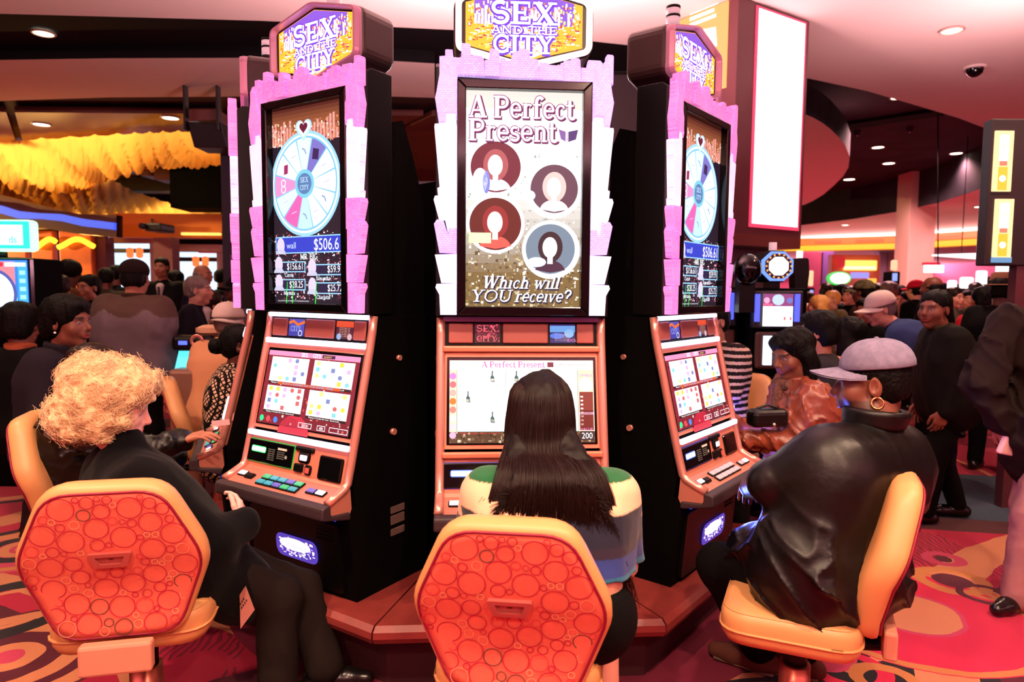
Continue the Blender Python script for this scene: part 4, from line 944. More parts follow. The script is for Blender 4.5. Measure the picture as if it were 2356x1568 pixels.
    mb = MB(); mb.box((0, 0, 0), (.024, .01, .024), .004, M=onpanel(.094, .824, .011)); part(mb, 'bill_lamp', mat('bill_red', rgb(200, 60, 60), 0.3, emit=rgb(255, 80, 70), es=.7))
    mb = MB(); mb.box((0, 0, 0), (.14, .014, .10), .008, M=onpanel(.225, .848)); part(mb, 'bill_door', m_gloss)
    # button deck with its buttons and the rubber arm rest
    shell([(-.148, .800), (-.165, .783), (-.20, .768), (-.262, .742), (-.262, .70), (-.15, .68), (-.14, .70)], -W_ / 2 + .006, W_ / 2 - .006, 'button_deck', m_deck, root)
    mb = MB(); mb.prism(rounded([(-.256, .748), (-.300, .742), (-.305, .690), (-.15, .655), (-.15, .69), (-.256, .70)], .014, 3), -W_ / 2 - .002, W_ / 2 + .002, axis='x', r=.008, seg=3); part(mb, 'arm_rest', m_bumper)
    dt = math.atan2(.768 - .742, .062)
    def key(x, v, m, sx=.046, sy=.026):
        y = -.188 - v * .030; z = .776 + (y + .188) * (.742 - .772) / (-.262 + .188) * -1 * -1
        M = Matrix.Translation((x, y, .7725 + (y + .188) * .41)) @ rot(dt, 0, 0)
        mb = MB(); mb.box((0, 0, .004), (sx + .006, sy + .006, .008), .003, M=M); k = part(mb, 'button', m_black)
        mb = MB(); mb.box((0, 0, .009), (sx - .002, sy - .002, .008), .003, M=M); mb.build('button_cap', m, k)
    key(-.27, .6, key_mats[0]); key(-.215, .8, m_black)
    for i in range(5):
        for j in range(2): key(-.115 + i * .052, .3 + j * 1.1, key_mats[1 + (i + j) % 4])
    key(.19, .9, key_mats[4]); key(.245, .9, key_mats[0])
    # lower door with its lit glass
    mb = MB(); mb.prism(rounded([(-.29, .32), (.29, .32), (.29, .62), (-.29, .62)], .02), -.16, -.12, axis='y', M=Matrix.Translation((0, 0, .0))); 
    for v_ in mb.bm.verts: v_.co.y += .118 * 0 + (.62 - v_.co.z) * .085 - .004
    part(mb, 'lower_door', m_black)
    printed('lower', lower_print, 'lower_glass', plane_at(.02, -.158, .47, .085), m_print_hot, root)
    mb = MB()
    for k in range(4): mb.box((.20, -.158 - k * .0, .60 - k * .018), (.10, .012, .006), .002)
    part(mb, 'vent_slats', m_black)
    mb = MB(); mb.box((0, -.165, .648), (.56, .02, .012), .003); part(mb, 'underglow_strip', mat('underglow_blue', rgb(20, 30, 120), .4, emit=rgb(50, 80, 255), es=2.0))
    # tall display box
    xo = .352
    shell([(-.045, 1.492), (-.045, 2.47), (-.02, 2.49), (.10, 2.49), (.10, 1.492)], -xo, xo, 'display_box', m_black, root, r=.004)
    shell([(.10, 1.485), (.10, 2.30), (.20, 2.33), (.26, 2.2), (.34, 1.98), (.34, 1.485)], -xo + .03, xo - .03, 'rear_housing', m_black_matte, root)
    # frame of the display: four mitred bars standing proud of the box
    ox, oz0, oz1, t = .2665, 1.497, 2.418, .035
    for name, pts in (('frame_side', [(-ox, oz0), (-ox + t, oz0 + t), (-ox + t, oz1 - t), (-ox, oz1)]), ('frame_side', [(ox, oz0), (ox, oz1), (ox - t, oz1 - t), (ox - t, oz0 + t)]),
                      ('frame_top', [(-ox, oz1), (-ox + t, oz1 - t), (ox - t, oz1 - t), (ox, oz1)]), ('frame_sill', [(-ox, oz0), (ox, oz0), (ox - t, oz0 + t), (-ox + t, oz0 + t)])):
        mb = MB(); mb.prism(pts, -.085, -.042, axis='y', r=.004); part(mb, name, m_gloss)
    mb = MB(); mb.box((0, -.0455, (oz0 + oz1) / 2), (2 * ox - t, .004, oz1 - oz0 - t)); part(mb, 'display_screen', m_screen_off)
    Md = plane_at(-.235, -.049, oz0 + .03)
    printed(('disp', variant), display_present if variant == 'present' else display_wheel, 'display_picture', Md, m_print_disp, root)
    # glowing skyline pieces round the display
    ms = (m_sky_lav, m_sky_lav_hot) if variant == 'present' else (m_sky_pink, m_sky_pink_hot)
    for i, pts in enumerate(TOPB):
        key_ = ('top', i)
        if key_ not in PRINTS:
            mb = MB(); mb.prism([crown_xy(*p) for p in pts], -.078 - .004 * (i % 3), -.046, axis='y', r=.004, seg=2); PRINTS[key_] = mb.mesh('skyline_tower', m_sky_lav)
        o = link('skyline_tower', PRINTS[key_], root, (0, 0, -PL)); o.material_slots[0].link = 'OBJECT'; o.material_slots[0].material = ms[0]
    for s in (1, -1):
        for i, pts in enumerate(SIDEB):
            key_ = ('side', i, s)
            if key_ not in PRINTS:
                q = [crown_xy(*p) for p in pts]; q = [(x * s, z) for x, z in q]
                mb = MB(); mb.prism(q, -.082 - .006 * (i % 2), -.046, axis='y', r=.004, seg=2); PRINTS[key_] = mb.mesh('skyline_block', m_sky_lav)
            o = link('skyline_block', PRINTS[key_], root, (0, 0, -PL)); o.material_slots[0].link = 'OBJECT'; o.material_slots[0].material = ms[1 if i in ((0, 1, 3, 4) if variant == 'present' else (4,)) else 0]
    # topper: deep six-sided box with rim, face print, lamp stack and side screw
    cz, depth = 2.655, .20
    hx = rounded(hexa(0, cz, .55, .345, .20), .03, 4); hx2 = rounded(hexa(0, cz, .50, .30, .175), .02, 4)
    mb = MB(); mb.prism(rounded(hexa(0, cz, .565, .36, .205), .04, 4), .0, depth, axis='y', r=.02, seg=3, smooth=False); top = part(mb, 'topper', m_topper)
    mb = MB(); n = len(hx)
    rows = [[(x, -.012, z) for x, z in hx], [(x, -.03, z) for x, z in rounded(hexa(0, cz, .535, .33, .192), .028, 4)], [(x, -.03, z) for x, z in rounded(hexa(0, cz, .515, .312, .182), .024, 4)], [(x, -.005, z) for x, z in hx2], [(x, .005, z) for x, z in hx2]]
    mb.grid([[(x, .01, z) for x, z in hx]] + rows, closed=True, smooth=False); part(mb, 'topper_rim', m_rim_c if variant == 'present' else m_rim)
    mb = MB(); mb.prism(hx2, -.002, .004, axis='y'); part(mb, 'topper_glass', m_screen_off)
    printed('topper', topper_print, 'topper_picture', plane_at(0, -.003, cz), m_print_top, root)
    mb = MB(); mb.box((0, .06, 2.485), (.16, .12, .06), .01); part(mb, 'topper_neck', m_black)
    mb = MB(); mb.cyl((0, .11, cz + .185), .034, .02, 20, mi=0); mb.cyl((0, .11, cz + .215), .032, .04, 20, mi=1); mb.cyl((0, .11, cz + .240), .034, .01, 20, mi=0); mb.cyl((0, .11, cz + .26), .032, .03, 20, mi=1); mb.cyl((0, .11, cz + .28), .034, .012, 20, mi=0)
    part(mb, 'lamp_stack', [m_black, mat('lamp_stack_white', rgb(226, 190, 200), 0.3, emit=rgb(255, 214, 220), es=.4)])
    # side lock, hinge screws, decals
    for sx in (-1, 1):
        mb = MB(); mb.cyl((sx * (W_ / 2), .14, 1.30), .012, .02, 14, M=rot(0, PI / 2, 0)); part(mb, 'side_lock', m_rail); mb = MB(); mb.cyl((sx * (W_ / 2), .10, .98), .014, .024, 14, M=rot(0, PI / 2, 0)); part(mb, 'side_lock', m_rail)
        mb = MB()
        for k, (h_, c_) in enumerate(((.03, .03), (.04, .075), (.03, .13))): mb.box((sx * (W_ / 2 - .002), .13, .66 - c_), (.008, .085, h_), .001)
        part(mb, 'side_decal', mat('decal_paper', rgb(92, 70, 66), 0.6))
    return root

gl_green = (rgb(60, 255, 110), mat('surround_green', rgb(20, 60, 30), .4, emit=rgb(30, 230, 60), es=.6))
gl_blue = (rgb(90, 130, 255), mat('surround_blue', rgb(14, 16, 60), .4, emit=rgb(60, 50, 220), es=.35))
keys_col = [m_key_w, m_key_g, m_key_c, m_key_c, m_key_b]; keys_sil = [m_key_w, m_key_s, m_key_s, m_key_s, m_key_s]
SPOT = {'L': (-.8626, 3.0432, -.5736), 'C': (.0386, 2.8233, .0704), 'R': (.8357, 3.2719, .8933), 'LL': (-1.44, 3.77, -1.215), 'RR': (1.10, 4.16, 1.66)}
BANK = 'slot machines of the round bank'
def stand(o, k, label):
    x, y, a = SPOT[k]; o.location = (x, y, PL); o.rotation_euler = (0, 0, a); tag(o, label, 'slot machine', BANK); return o
machL = stand(slot_machine('wheel', gl_green, keys_col), 'L', 'slot machine with a prize wheel on its tall display and a green-lit card reader')
machC = stand(slot_machine('present', gl_blue, keys_col), 'C', 'slot machine with four round portraits on its tall display between white skyline columns')
machR = stand(slot_machine('wheel', gl_blue, keys_sil), 'R', 'slot machine with a prize wheel seen aslant, blue-lit card reader, beside the leather-jacketed player')
ld = bpy.data.lights.new('underglow_lamp', 'AREA'); ld.shape = 'RECTANGLE'; ld.size = .5; ld.size_y = .05; ld.energy = 9; ld.color = (.12, .16, 1); o = bpy.data.objects.new('underglow_lamp', ld); COL.objects.link(o); o.parent = machR; o.location = (0, -.315, .715 - PL); o.rotation_euler = (math.radians(-110), 0, 0)
machLL = stand(copy_tree(machL), 'LL', 'slot machine seen edge-on behind the green-lit machine')
machRR = stand(copy_tree(machR), 'RR', 'slot machine mostly hidden, played by the woman in the brown leather jacket')

# plinth under the bank: one wedge for each machine
m_plinth = mat('plinth_wood', rgb(134, 52, 48), 0.34, noise=(14, 0.5, rgb(108, 42, 40)))
m_kick = mat('plinth_kick', rgb(58, 16, 24), 0.7)
CTR = Vector((0.0, 4.25))
def front_line(k, off):
    x, y, a = SPOT[k]; c, s = math.cos(a), math.sin(a)
    return Vector((x - s * off, y + c * off)), Vector((c, s))
def meet(p, d, q, e):
    den = d.x * e.y - d.y * e.x; t = ((q.x - p.x) * e.y - (q.y - p.y) * e.x) / den
    return p + d * t
order = ['LL', 'L', 'C', 'R', 'RR']
for off, zz in ((0, 0),):
    V = {}
    for d_ in (-.245, -.205, -.12, .30):
        row = []
        ls = [front_line(k, d_) for k in order]
        row.append(ls[0][0] - ls[0][1] * .45)
        for i in range(4): row.append(meet(*ls[i], *ls[i + 1]))
        row.append(ls[4][0] + ls[4][1] * .45)
        V[d_] = row
for i, k in enumerate(order):
    e = empty('plinth_segment', (SPOT[k][0], SPOT[k][1], 0))
    tag(e, {'LL': 'plinth segment under the edge-on slot machine', 'L': 'reddish plinth segment under the green-lit wheel machine', 'C': 'reddish plinth segment under the middle machine', 'R': 'reddish plinth segment under the wheel machine seen aslant', 'RR': 'plinth segment under the mostly hidden machine'}[k], 'plinth', 'segments of the plinth under the bank')
    ox_, oy_ = SPOT[k][0], SPOT[k][1]
    g = .004
    def seg(d_, t): a, b = V[d_][i], V[d_][i + 1]; u = (b - a).normalized() * g; q = (a + u).lerp(b - u, t); return (q.x - ox_, q.y - oy_)
    mb = MB()
    prof = [(-.205, .225), (-.235, .228), (-.245, .25), (-.242, .275), (-.22, PL), (-.12, PL), (.30, PL)]
    rows = []
    for d_, z in prof:
        a_, b_2 = None, None
        ls = front_line(k, d_)
        def pt(j):
            ls2 = [front_line(kk, d_) for kk in order]
            if j == 0: return ls2[0][0] - ls2[0][1] * .45
            if j == 5: return ls2[4][0] + ls2[4][1] * .45
            return meet(*ls2[j - 1], *ls2[j])
        a_, b_2 = pt(i), pt(i + 1); u = (b_2 - a_).normalized() * g
        rows.append([(a_.x + u.x - ox_, a_.y + u.y - oy_, z), (b_2.x - u.x - ox_, b_2.y - u.y - oy_, z)])
    mb.grid(rows, smooth=False); mb.poly([rows[j][0] for j in range(len(rows))]); mb.poly([rows[j][1] for j in range(len(rows) - 1, -1, -1)])
    mb.build('plinth_top', m_plinth, e, recalc=True)
    mb = MB(); a_, b_2 = V[-.12][i], V[-.12][i + 1]; c_, d2 = V[.30][i], V[.30][i + 1]
    mb.prism([(p.x - ox_, p.y - oy_) for p in (a_, b_2, d2, c_)], 0.0, .232, axis='z'); mb.build('plinth_base', m_kick, e)
# carpeted footing ring and the core of the bank
mb = MB(); pts = [CTR + Vector((math.cos(t), math.sin(t))) * .62 for t in [2 * PI * k / 8 + .39 for k in range(8)]]
mb.prism([(p.x, p.y) for p in pts], 0, 2.2, axis='z'); tag(mb.build('bank_core', m_black_matte), 'black eight-sided core in the middle of the bank of machines', 'housing')
# ------------------------------------------------------------------ swivel seats
m_vinyl = mat('cream_vinyl', rgb(222, 158, 100), 0.42, bump=(420, 0.05))
m_piping = mat('crimson_piping', rgb(140, 18, 52), 0.5)
m_coral = mat('coral_fabric', rgb(234, 112, 92), 0.8, bump=(700, 0.2), noise=(30, 0.25, rgb(208, 98, 82)))
m_ringp = vmat('fabric_ring_print', rough=0.8)
m_handle = mat('handle_coral', rgb(180, 84, 78), 0.5)
m_tongue = mat('tongue_vinyl', rgb(214, 138, 112), 0.6, bump=(500, 0.2))
m_seam = mat('vinyl_seam', rgb(186, 128, 80), 0.5)
m_copper = mat('copper_cover', rgb(206, 116, 96), 0.3, metal=0.6)
BACK = [(-.19, -.02), (.19, -.02), (.292, .270), (.172, .535), (-.172, .535), (-.292, .270)]
def back_bend(z): return .028 * math.exp(-((z - .13) / .13) ** 2) - .05 * max(0, z - .25)
def outline(s, r=.075, n=5):
    cx, cz = 0, .258; return rounded([(cx + (x - cx) * s, cz + (z - cz) * (s if s > .2 else s)) for x, z in BACK], r * s, n)
def bendpt(x, y, z): return (x, y + back_bend(z), z)
CHAIR = {}
def swivel_chair(loc, yaw, label, dz=0.0, near=True, group='cream and coral swivel seats'):
    """faces +y; the seat's middle over the origin"""
    e = empty('swivel_chair', (loc[0], loc[1], 0), yaw); tag(e, label, 'chair', group)
    if not CHAIR:
        TB = Matrix.Translation((0, -.235, .46)) @ rot(.17, 0, 0)
        mb = MB(); rows = []
        for y, s in tuple((-.030, .05 + .87 * q / 10) for q in range(11)) + ((-.024, .975), (-.008, 1.0), (.018, 1.0), (.042, .975), (.058, .92), (.066, .8), (.068, .65), (.07, .5), (.07, .35), (.07, .2), (.07, .05)):
            rows.append([bendpt(x, y, z) for x, z in outline(s)])
        mb.grid(rows, closed=True); bmesh.ops.transform(mb.bm, matrix=TB, verts=mb.bm.verts[:]); CHAIR['backrest'] = mb.mesh('backrest', m_vinyl)
        # coral panel on the rear of the back
        mb = MB(); rows = [[bendpt(x, y, z) for x, z in outline(s)] for y, s in tuple((-.035, .02 + .895 * q / 12) for q in range(13)) + ((-.028, .925),)]
        mb.grid(rows, closed=True); bmesh.ops.transform(mb.bm, matrix=TB, verts=mb.bm.verts[:]); CHAIR['back_panel'] = mb.mesh('back_panel', m_coral)
        mb = MB(); ol = outline(.93); ol = ol + ol[:2]; mb.tube([bendpt(x, -.033, z) for x, z in ol], .0045, 6); bmesh.ops.transform(mb.bm, matrix=TB, verts=mb.bm.verts[:]); CHAIR['piping'] = mb.mesh('piping', m_piping)
        # printed rings of the fabric
        rnd = random.Random(21); P = Print(); placed = []
        def inside(x, z, m):
            ol2 = outline(.91); c = False; dm = 9
            for i in range(len(ol2)):
                (x1, z1), (x2, z2) = ol2[i], ol2[i - 1]
                if (z1 > z) != (z2 > z) and x < (x2 - x1) * (z - z1) / (z2 - z1) + x1: c = not c
                L = math.hypot(x2 - x1, z2 - z1) + 1e-9; dm = min(dm, abs((x2 - x1) * (z1 - z) - (x1 - x) * (z2 - z1)) / L)
            return c and dm > m
        for r, tries in ((.036, 500), (.026, 1400), (.0195, 2600), (.0135, 4500), (.009, 5000)):
            for t in range(tries):
                x, z = rnd.uniform(-.28, .28), rnd.uniform(-.02, .54); r2 = r * rnd.uniform(.94, 1.06)
                if abs(x) < .07 + r2 and abs(z - .285) < .032 + r2: continue
                if inside(x, z, r2 * .8) and all((x - a) ** 2 + (z - b) ** 2 > (r2 + c + .0015) ** 2 for a, b, c in placed): placed.append((x, z, r2))
        cr, dk, pl, fl_ = rgb(190, 24, 62), rgb(96, 62, 50), rgb(244, 160, 120), rgb(232, 102, 84)
        for x, z, r in placed:
            c = cr if r > .031 else rnd.choice([cr, cr, dk, rgb(222, 60, 74), pl]); w = .0029 if c is not pl else .0022
            if r < .012: c = rnd.choice([cr, pl, rgb(222, 60, 74)])
            P.lay = 1; P.ring(x, z, r, w, c, 30)
        # x runs mirrored because the panel faces backwards
        me_o = P.build('fabric_rings', Matrix(((-1, 0, 0, 0), (0, 0, -1, 0), (0, 1, 0, 0), (0, 0, 0, 1))), m_ringp, None, step=.0003)
        for v in me_o.data.vertices:
            v.co = TB @ Vector(bendpt(v.co.x, v.co.y - .0388, v.co.z))
        CHAIR['fabric_rings'] = me_o.data; bpy.data.objects.remove(me_o)
        # hand grip let into the panel
        tr = rounded([(-.046, .258), (.046, .258), (.064, .312), (-.064, .312)], .010, 3); ti = rounded([(-.030, .272), (.030, .272), (.042, .299), (-.042, .299)], .004, 3)
        mb = MB(); mb.grid([[bendpt(x, -.034, z) for x, z in tr], [bendpt(x, -.050, z) for x, z in tr], [bendpt(x, -.050, z) for x, z in ti], [bendpt(x, -.0405, z) for x, z in ti], [bendpt(x * .2, -.040, .285 + (z - .285) * .2) for x, z in ti]], closed=True, smooth=False)
        bmesh.ops.transform(mb.bm, matrix=TB, verts=mb.bm.verts[:]); CHAIR['hand_grip'] = mb.mesh('hand_grip', m_handle)
        mb = MB(); mb.box((0, -.296, .405), (.215, .045, .10), .010, M=None); CHAIR['tongue'] = mb.mesh('tongue', m_tongue)
        # seat cushion
        def so(s, k=0): return rounded([(-.25 * s, -.21 * s), (.25 * s, -.21 * s), (.26 * s, .25 * s), (-.26 * s, .25 * s)], .10 * s, 5)
        mb = MB(); rows = [[(x, y, z) for x, y in so(s)] for z, s in ((.368, .05), (.368, .84), (.375, .93), (.40, .985), (.43, 1.0), (.462, 1.0), (.486, .97), (.498, .88), (.503, .6), (.503, .05))]
        mb.grid(rows, closed=True); CHAIR['seat'] = mb.mesh('seat', m_vinyl)
        mb = MB(); ol = so(1.005); ol = ol + ol[:2]; mb.tube([(x, y, .425) for x, y in ol], .005, 6); ol = so(.96); ol = ol + ol[:2]; mb.tube([(x, y, .4895) for x, y in ol], .0018, 5); CHAIR['seat_piping'] = mb.mesh('seat_piping', m_vinyl)
        mb = MB(); mb.tube([(0, -.10, .36), (0, -.20, .352), (0, -.27, .362), (0, -.285, .39), (0, -.288, .42)], [.035, .038, .034, .030, .026], 10, flat=.6); CHAIR['bracket'] = mb.mesh('bracket', m_black)
        mb = MB(); mb.cyl((0, 0, .28), .042, .19, 24); mb.box((0, 0, .358), (.22, .22, .02), .004); CHAIR['post'] = mb.mesh('post', m_black)
        mb = MB(); mb.cyl((0, 0, .12), .055, .22, 28); CHAIR['post_cover'] = mb.mesh('post_cover', m_copper)
        mb = MB(); mb.lathe([(.0005, .022), (.06, .022), (.20, .016), (.25, .008), (.255, 0)], 36); CHAIR['base_plate'] = mb.mesh('base_plate', m_copper)
    for k in ('backrest', 'seat', 'tongue', 'bracket', 'post', 'post_cover', 'base_plate'):
        link(k, CHAIR[k], e, (0, 0, dz if k in ('backrest', 'seat', 'tongue', 'bracket', 'post') else 0))
    b = [c for c in e.children if c.data is CHAIR['backrest']][0]; s_ = [c for c in e.children if c.data is CHAIR['seat']][0]
    for k in ('back_panel', 'piping', 'fabric_rings', 'hand_grip'): link(k, CHAIR[k], b)
    link('seat_piping', CHAIR['seat_piping'], s_)
    return e
yL, yC, yR = math.radians(13), math.radians(-7), math.radians(66)
def behind(px, py_mid, d, yaw, back=.30):
    p = at(px, py_mid, d); return (p.x - math.sin(yaw) * back, p.y + math.cos(yaw) * back)
swivel_chair(behind(1175, 1400, 1.82, yC), yC, 'swivel seat in the middle of the front, its coral back turned to the viewer', 0.0)
swivel_chair(behind(260, 1300, 2.10, yL), yL, 'swivel seat with coral back under the curly-haired woman in black', 0.012)
swivel_chair((1.06, 2.44), yR, 'swivel seat seen from the side under the man in the black leather jacket', 0.0)
swivel_chair((-2.02, 3.36), math.radians(-72), 'swivel seat whose cream back rises behind the curly-haired woman', 0.0)
swivel_chair((1.86, 4.22), math.radians(95), 'swivel seat under the woman in the brown leather jacket', 0.0)
swivel_chair((1.58, 4.92), math.radians(140), 'swivel seat showing cream beside the slanting machine, under the patterned sweater', 0.0)
swivel_chair((-2.05, 4.75), math.radians(-62), 'swivel seat with red back under the woman in the checked top', 0.0)
swivel_chair((3.35, 6.6), math.radians(20), 'swivel seat far back under the black-haired woman by the blue shirt', 0.0)
# ------------------------------------------------------------------ people
def Rm(yaw, pitch=0.0, roll=0.0):
    return np.array((Matrix.Rotation(yaw, 3, 'Z') @ Matrix.Rotation(pitch, 3, 'X') @ Matrix.Rotation(roll, 3, 'Y')))
def A(v): return np.array(v, float)
def unit(v): return v / (np.linalg.norm(v) + 1e-9)
def join(*parts):
    Vs, Qs, n = [], [], 0
    for V, Q in parts: Vs.append(V); Qs.append(Q + n); n += len(V)
    return np.concatenate(Vs), np.concatenate(Qs)
m_skin = vmat('skin', rough=0.5, spec=0.45)
SK = {'dark': rgb(96, 50, 38), 'brown': rgb(124, 68, 52), 'tan': rgb(176, 112, 88), 'fair': rgb(226, 160, 138)}

def head_prims(female=False, neck=(0, -.05, -.2), nr=.052):
    j = .9 if female else 1.0
    P = [ell((0, -.018, .038), (.076, .098, .084), k=0), ell((0, .028, -.025), (.063 * j, .066, .088), k=.03),
         cap((-.036 * j, .012, -.075), (.036 * j, .012, -.075), .032, k=.03), ell((0, .062, -.102), (.024 * j, .02, .018), k=.03),
         cap((-.042, .058, -.028), (.042, .058, -.028), .026, k=.03), cap((-.034, .079, .024), (.034, .079, .024), .0135, k=.02),
         ell((-.033, .100, .003), (.017, .018, .011), k=.012, sub=True), ell((.033, .100, .003), (.017, .018, .011), k=.012, sub=True),
         ell((-.032, .0765, .003), (.0135, .0125, .0105), k=.003), ell((.032, .0765, .003), (.0135, .0125, .0105), k=.003),
         cap((0, .088, .016), (0, .111, -.026), .0075, .0125, k=.012), cap((-.0125, .097, -.033), (.0125, .097, -.033), .0085, k=.008),
         ell((0, .085, -.055), (.03, .018, .02), k=.015),
         cap((-.019, .0935, -.0595), (0, .0985, -.0575), .0055, k=.006), cap((.019, .0935, -.0595), (0, .0985, -.0575), .0055, k=.006),
         cap((-.017, .092, -.070), (0, .097, -.0715), .0062, k=.006), cap((.017, .092, -.070), (0, .097, -.0715), .0062, k=.006),
         cap((-.018, .0995, -.0645), (.018, .0995, -.0645), .0022, k=.003, sub=True)]
    for s in (-1, 1):
        P += [ell((s * .079, -.008, -.004), (.010, .021, .033), R=Rm(-s * .35), k=.008), ell((s * .088, -.002, .002), (.007, .012, .020), R=Rm(-s * .35), k=.005, sub=True)]
    P.append(cap((0, -.03, -.06), neck, nr, nr * 1.15, k=.035))
    return P
def head_color(V, skin, brow, beard=None):
    C = np.tile(np.array(skin[:3]), (len(V), 1)); x, y, z = np.abs(V[:, 0]), V[:, 1], V[:, 2]
    lip = (x < .021) & (y > .088) & (z > -.078) & (z < -.053) & (y > .0915 - x * .1); C[lip] = C[lip] * A((.95, .55, .6)) + A((.05, 0, .01))
    br = (np.abs(z - .0275 + (x - .032) ** 2 * 6) < .0045) & (x > .012) & (x < .052) & (y > .06); C[br] = np.array(brow[:3])
    eye = (((x - .032) / .0125) ** 2 + ((z - .003) / .0075) ** 2 < 1) & (y > .076); C[eye] = A((.30, .25, .24))
    ir = (((x - .032) / .0055) ** 2 + ((z - .003) / .006) ** 2 < 1) & (y > .078); C[ir] = A((.02, .012, .01))
    if beard is not None:
        bd = (z < -.045) & (y > .0) & ~lip & (z > -.125); C[bd] = C[bd] * .35 + np.array(beard[:3]) * .65
    return C
_HEADS = {}
def head_mesh(res, female, neck, nr):
    key = (res, female, tuple(np.round(neck, 3)), nr)
    if key not in _HEADS: _HEADS[key] = sdf_mesh(head_prims(female, neck, nr), res)
    return _HEADS[key]
def hand_prims(curl=0.5, side=1, spread=.0, thumb=.6):
    """a right hand: wrist at 0, fingers along +y, palm down (-z), thumb on -x; side -1 mirrors"""
    P = [ell((0, .048, 0), (.042, .05, .015), k=0), cap((-.026, .02, 0), (-.03, .082, 0), .014, k=.012), cap((.026, .02, 0), (.028, .076, 0), .013, k=.012), cap((0, -.05, 0), (0, .02, 0), .026, .027, k=.02)]
    for i, (x, L, r) in enumerate(((-.031, .078, .0088), (-.0105, .088, .0092), (.0105, .082, .0088), (.030, .064, .0078))):
        p = A((x, .088 - abs(i - 1) * .004, 0)); a = -.12
        for ph, f in enumerate((.45, .31, .24)):
            a -= curl * (.55, .85, .6)[ph] * (1 + .06 * i); d = A((math.sin(spread * (i - 1.5)) , math.cos(a), math.sin(a))); q = p + unit(d) * L * f
            P.append(cap(p, q, r * (1 - .08 * ph), r * (.92 - .08 * ph), k=.006 if ph == 0 else .003)); p = q
    p = A((-.03, .022, -.004)); d1 = unit(A((-.55, .75, -.35 * thumb))); q = p + d1 * .045; P.append(cap(p, q, .0145, .0115, k=.01))
    d2 = unit(A((-.2 + .2 * thumb, .9, -.3 * thumb))); q2 = q + d2 * .032; P.append(cap(q, q2, .0112, .0098, k=.004)); q3 = q2 + unit(d2 + A((.25, 0, -.2))) * .024; P.append(cap(q2, q3, .0098, .0082, k=.004))
    if side < 0:
        out = []
        for pr in P:
            m = A((-1, 1, 1)); l = list(pr); l[1] = pr[1] * m
            if pr[0] == 'c': l[2] = pr[2] * m
            out.append(tuple(l))
        P = out
    return P
_HANDS = {}
def hand_mesh(wrist, direction, palm, side, curl=.5, spread=.05, thumb=.6, sc=1.0, res=.004):
    key = (side, curl, spread, thumb, res)
    if key not in _HANDS: _HANDS[key] = sdf_mesh(hand_prims(curl, side, spread, thumb), res)
    V, Q = _HANDS[key]; y = unit(A(direction)); z = -unit(A(palm) - y * (A(palm) @ y)); x = np.cross(y, z)
    return V * sc @ np.stack([x, y, z]) + A(wrist), Q

def torso_prims(J, g=1.0, dep=1.0, extra=0.0):
    s = unit(J['sr'] - J['sl']); lv = []
    up = unit(J['chest'] - J['pelvis']); f = unit(np.cross(up, s))
    P = []; W = J.get('sw', .19); kk = np.linalg.norm(J['sr'] - J['sl']) / .38
    for t, hw, r in ((-.06, .085, .135), (.12, .085, .130), (.32, .075, .122), (.52, .085, .122), (.72, .105, .118), (.88, .115, .105)):
        c = J['pelvis'] + (J['chest'] - J['pelvis']) * t + f * (.012 * math.sin(t * 5))
        P.append(cap(c - s * hw * g * kk, c + s * hw * g * kk, r * g * dep * (kk * .5 + .5) + extra, k=.06 if len(P) else 0))
    P.append(cap(J['sl'] + s * .03, J['sr'] - s * .03, .064 * g + extra, k=.06))
    P.append(cap(J['chest'] + up * .02, J['neck'], .085 * g + extra, .062 + extra, k=.05))
    return P
def arm_prims(J, r=(.066, .054, .043), k=.035, extra=0.0, sides='lr'):
    P = []
    for a in sides:
        s, e, w = J['s' + a], J['e' + a], J['w' + a]
        P += [cap(s, e, r[0] + extra, r[1] + extra, k=k), cap(e, w, r[1] + extra, r[2] + extra, k=.02)]
    return P
def leg_prims(J, r=(.095, .068, .05), k=.05, extra=0.0):
    P = [cap(J['hl'], J['hr'], .125 + extra, k=0)]
    for a in 'lr':
        P += [cap(J['h' + a], J['k' + a], r[0] + extra, r[1] + extra, k=k), cap(J['k' + a], J['a' + a], r[1] + extra, r[2] + extra, k=.03)]
    return P
def collar_prims(J, r=.066, h=.05, th=.017, open_=1.0, lean=0.0):
    """a stand-up collar: a ring of short capsules round the neck"""
    up = unit(J['neck'] - J['chest']) * .6 + A((0, 0, .4)); up = unit(up); s = unit(J['sr'] - J['sl']); f = unit(np.cross(up, s)); P = []
    for i in range(26):
        a = PI * 1.5 + (i - 12.5) / 12.5 * PI * (.62 + .3 * (1 - open_))
        d = s * math.cos(a) + f * math.sin(a); p = J['neck'] + d * r - up * .02
        P.append(cap(p, p + up * h + d * .012, th, th * .8, k=.012))
    return P
def fold_noise(amp, scale, seed, stretch=(1, 1, .55)):
    st = A(stretch)
    def f(P):
        n = vnoise(P * st, scale, seed); n2 = vnoise(P * st[::-1], scale * 2.1, seed + 3)
        return amp * ((np.abs(n) - .4) * 1.2 + .45 * (np.abs(n2) - .4))
    return f
def ridge_noise(amp, scale, seed):
    M_ = Rm(.6, .7, .4)
    def f(P):
        q = P @ M_ * A((1, .45, 1)); n = vnoise(q, scale, seed) + .35 * vnoise(P, scale * 2.3, seed + 5); n2 = vnoise(q[:, ::-1] * A((1, .5, 1)), scale * 1.7, seed + 9)
        return amp * (.35 - (1 - np.minimum(1, np.abs(n))) ** 5 - .45 * (1 - np.minimum(1, np.abs(n2))) ** 6)
    return f
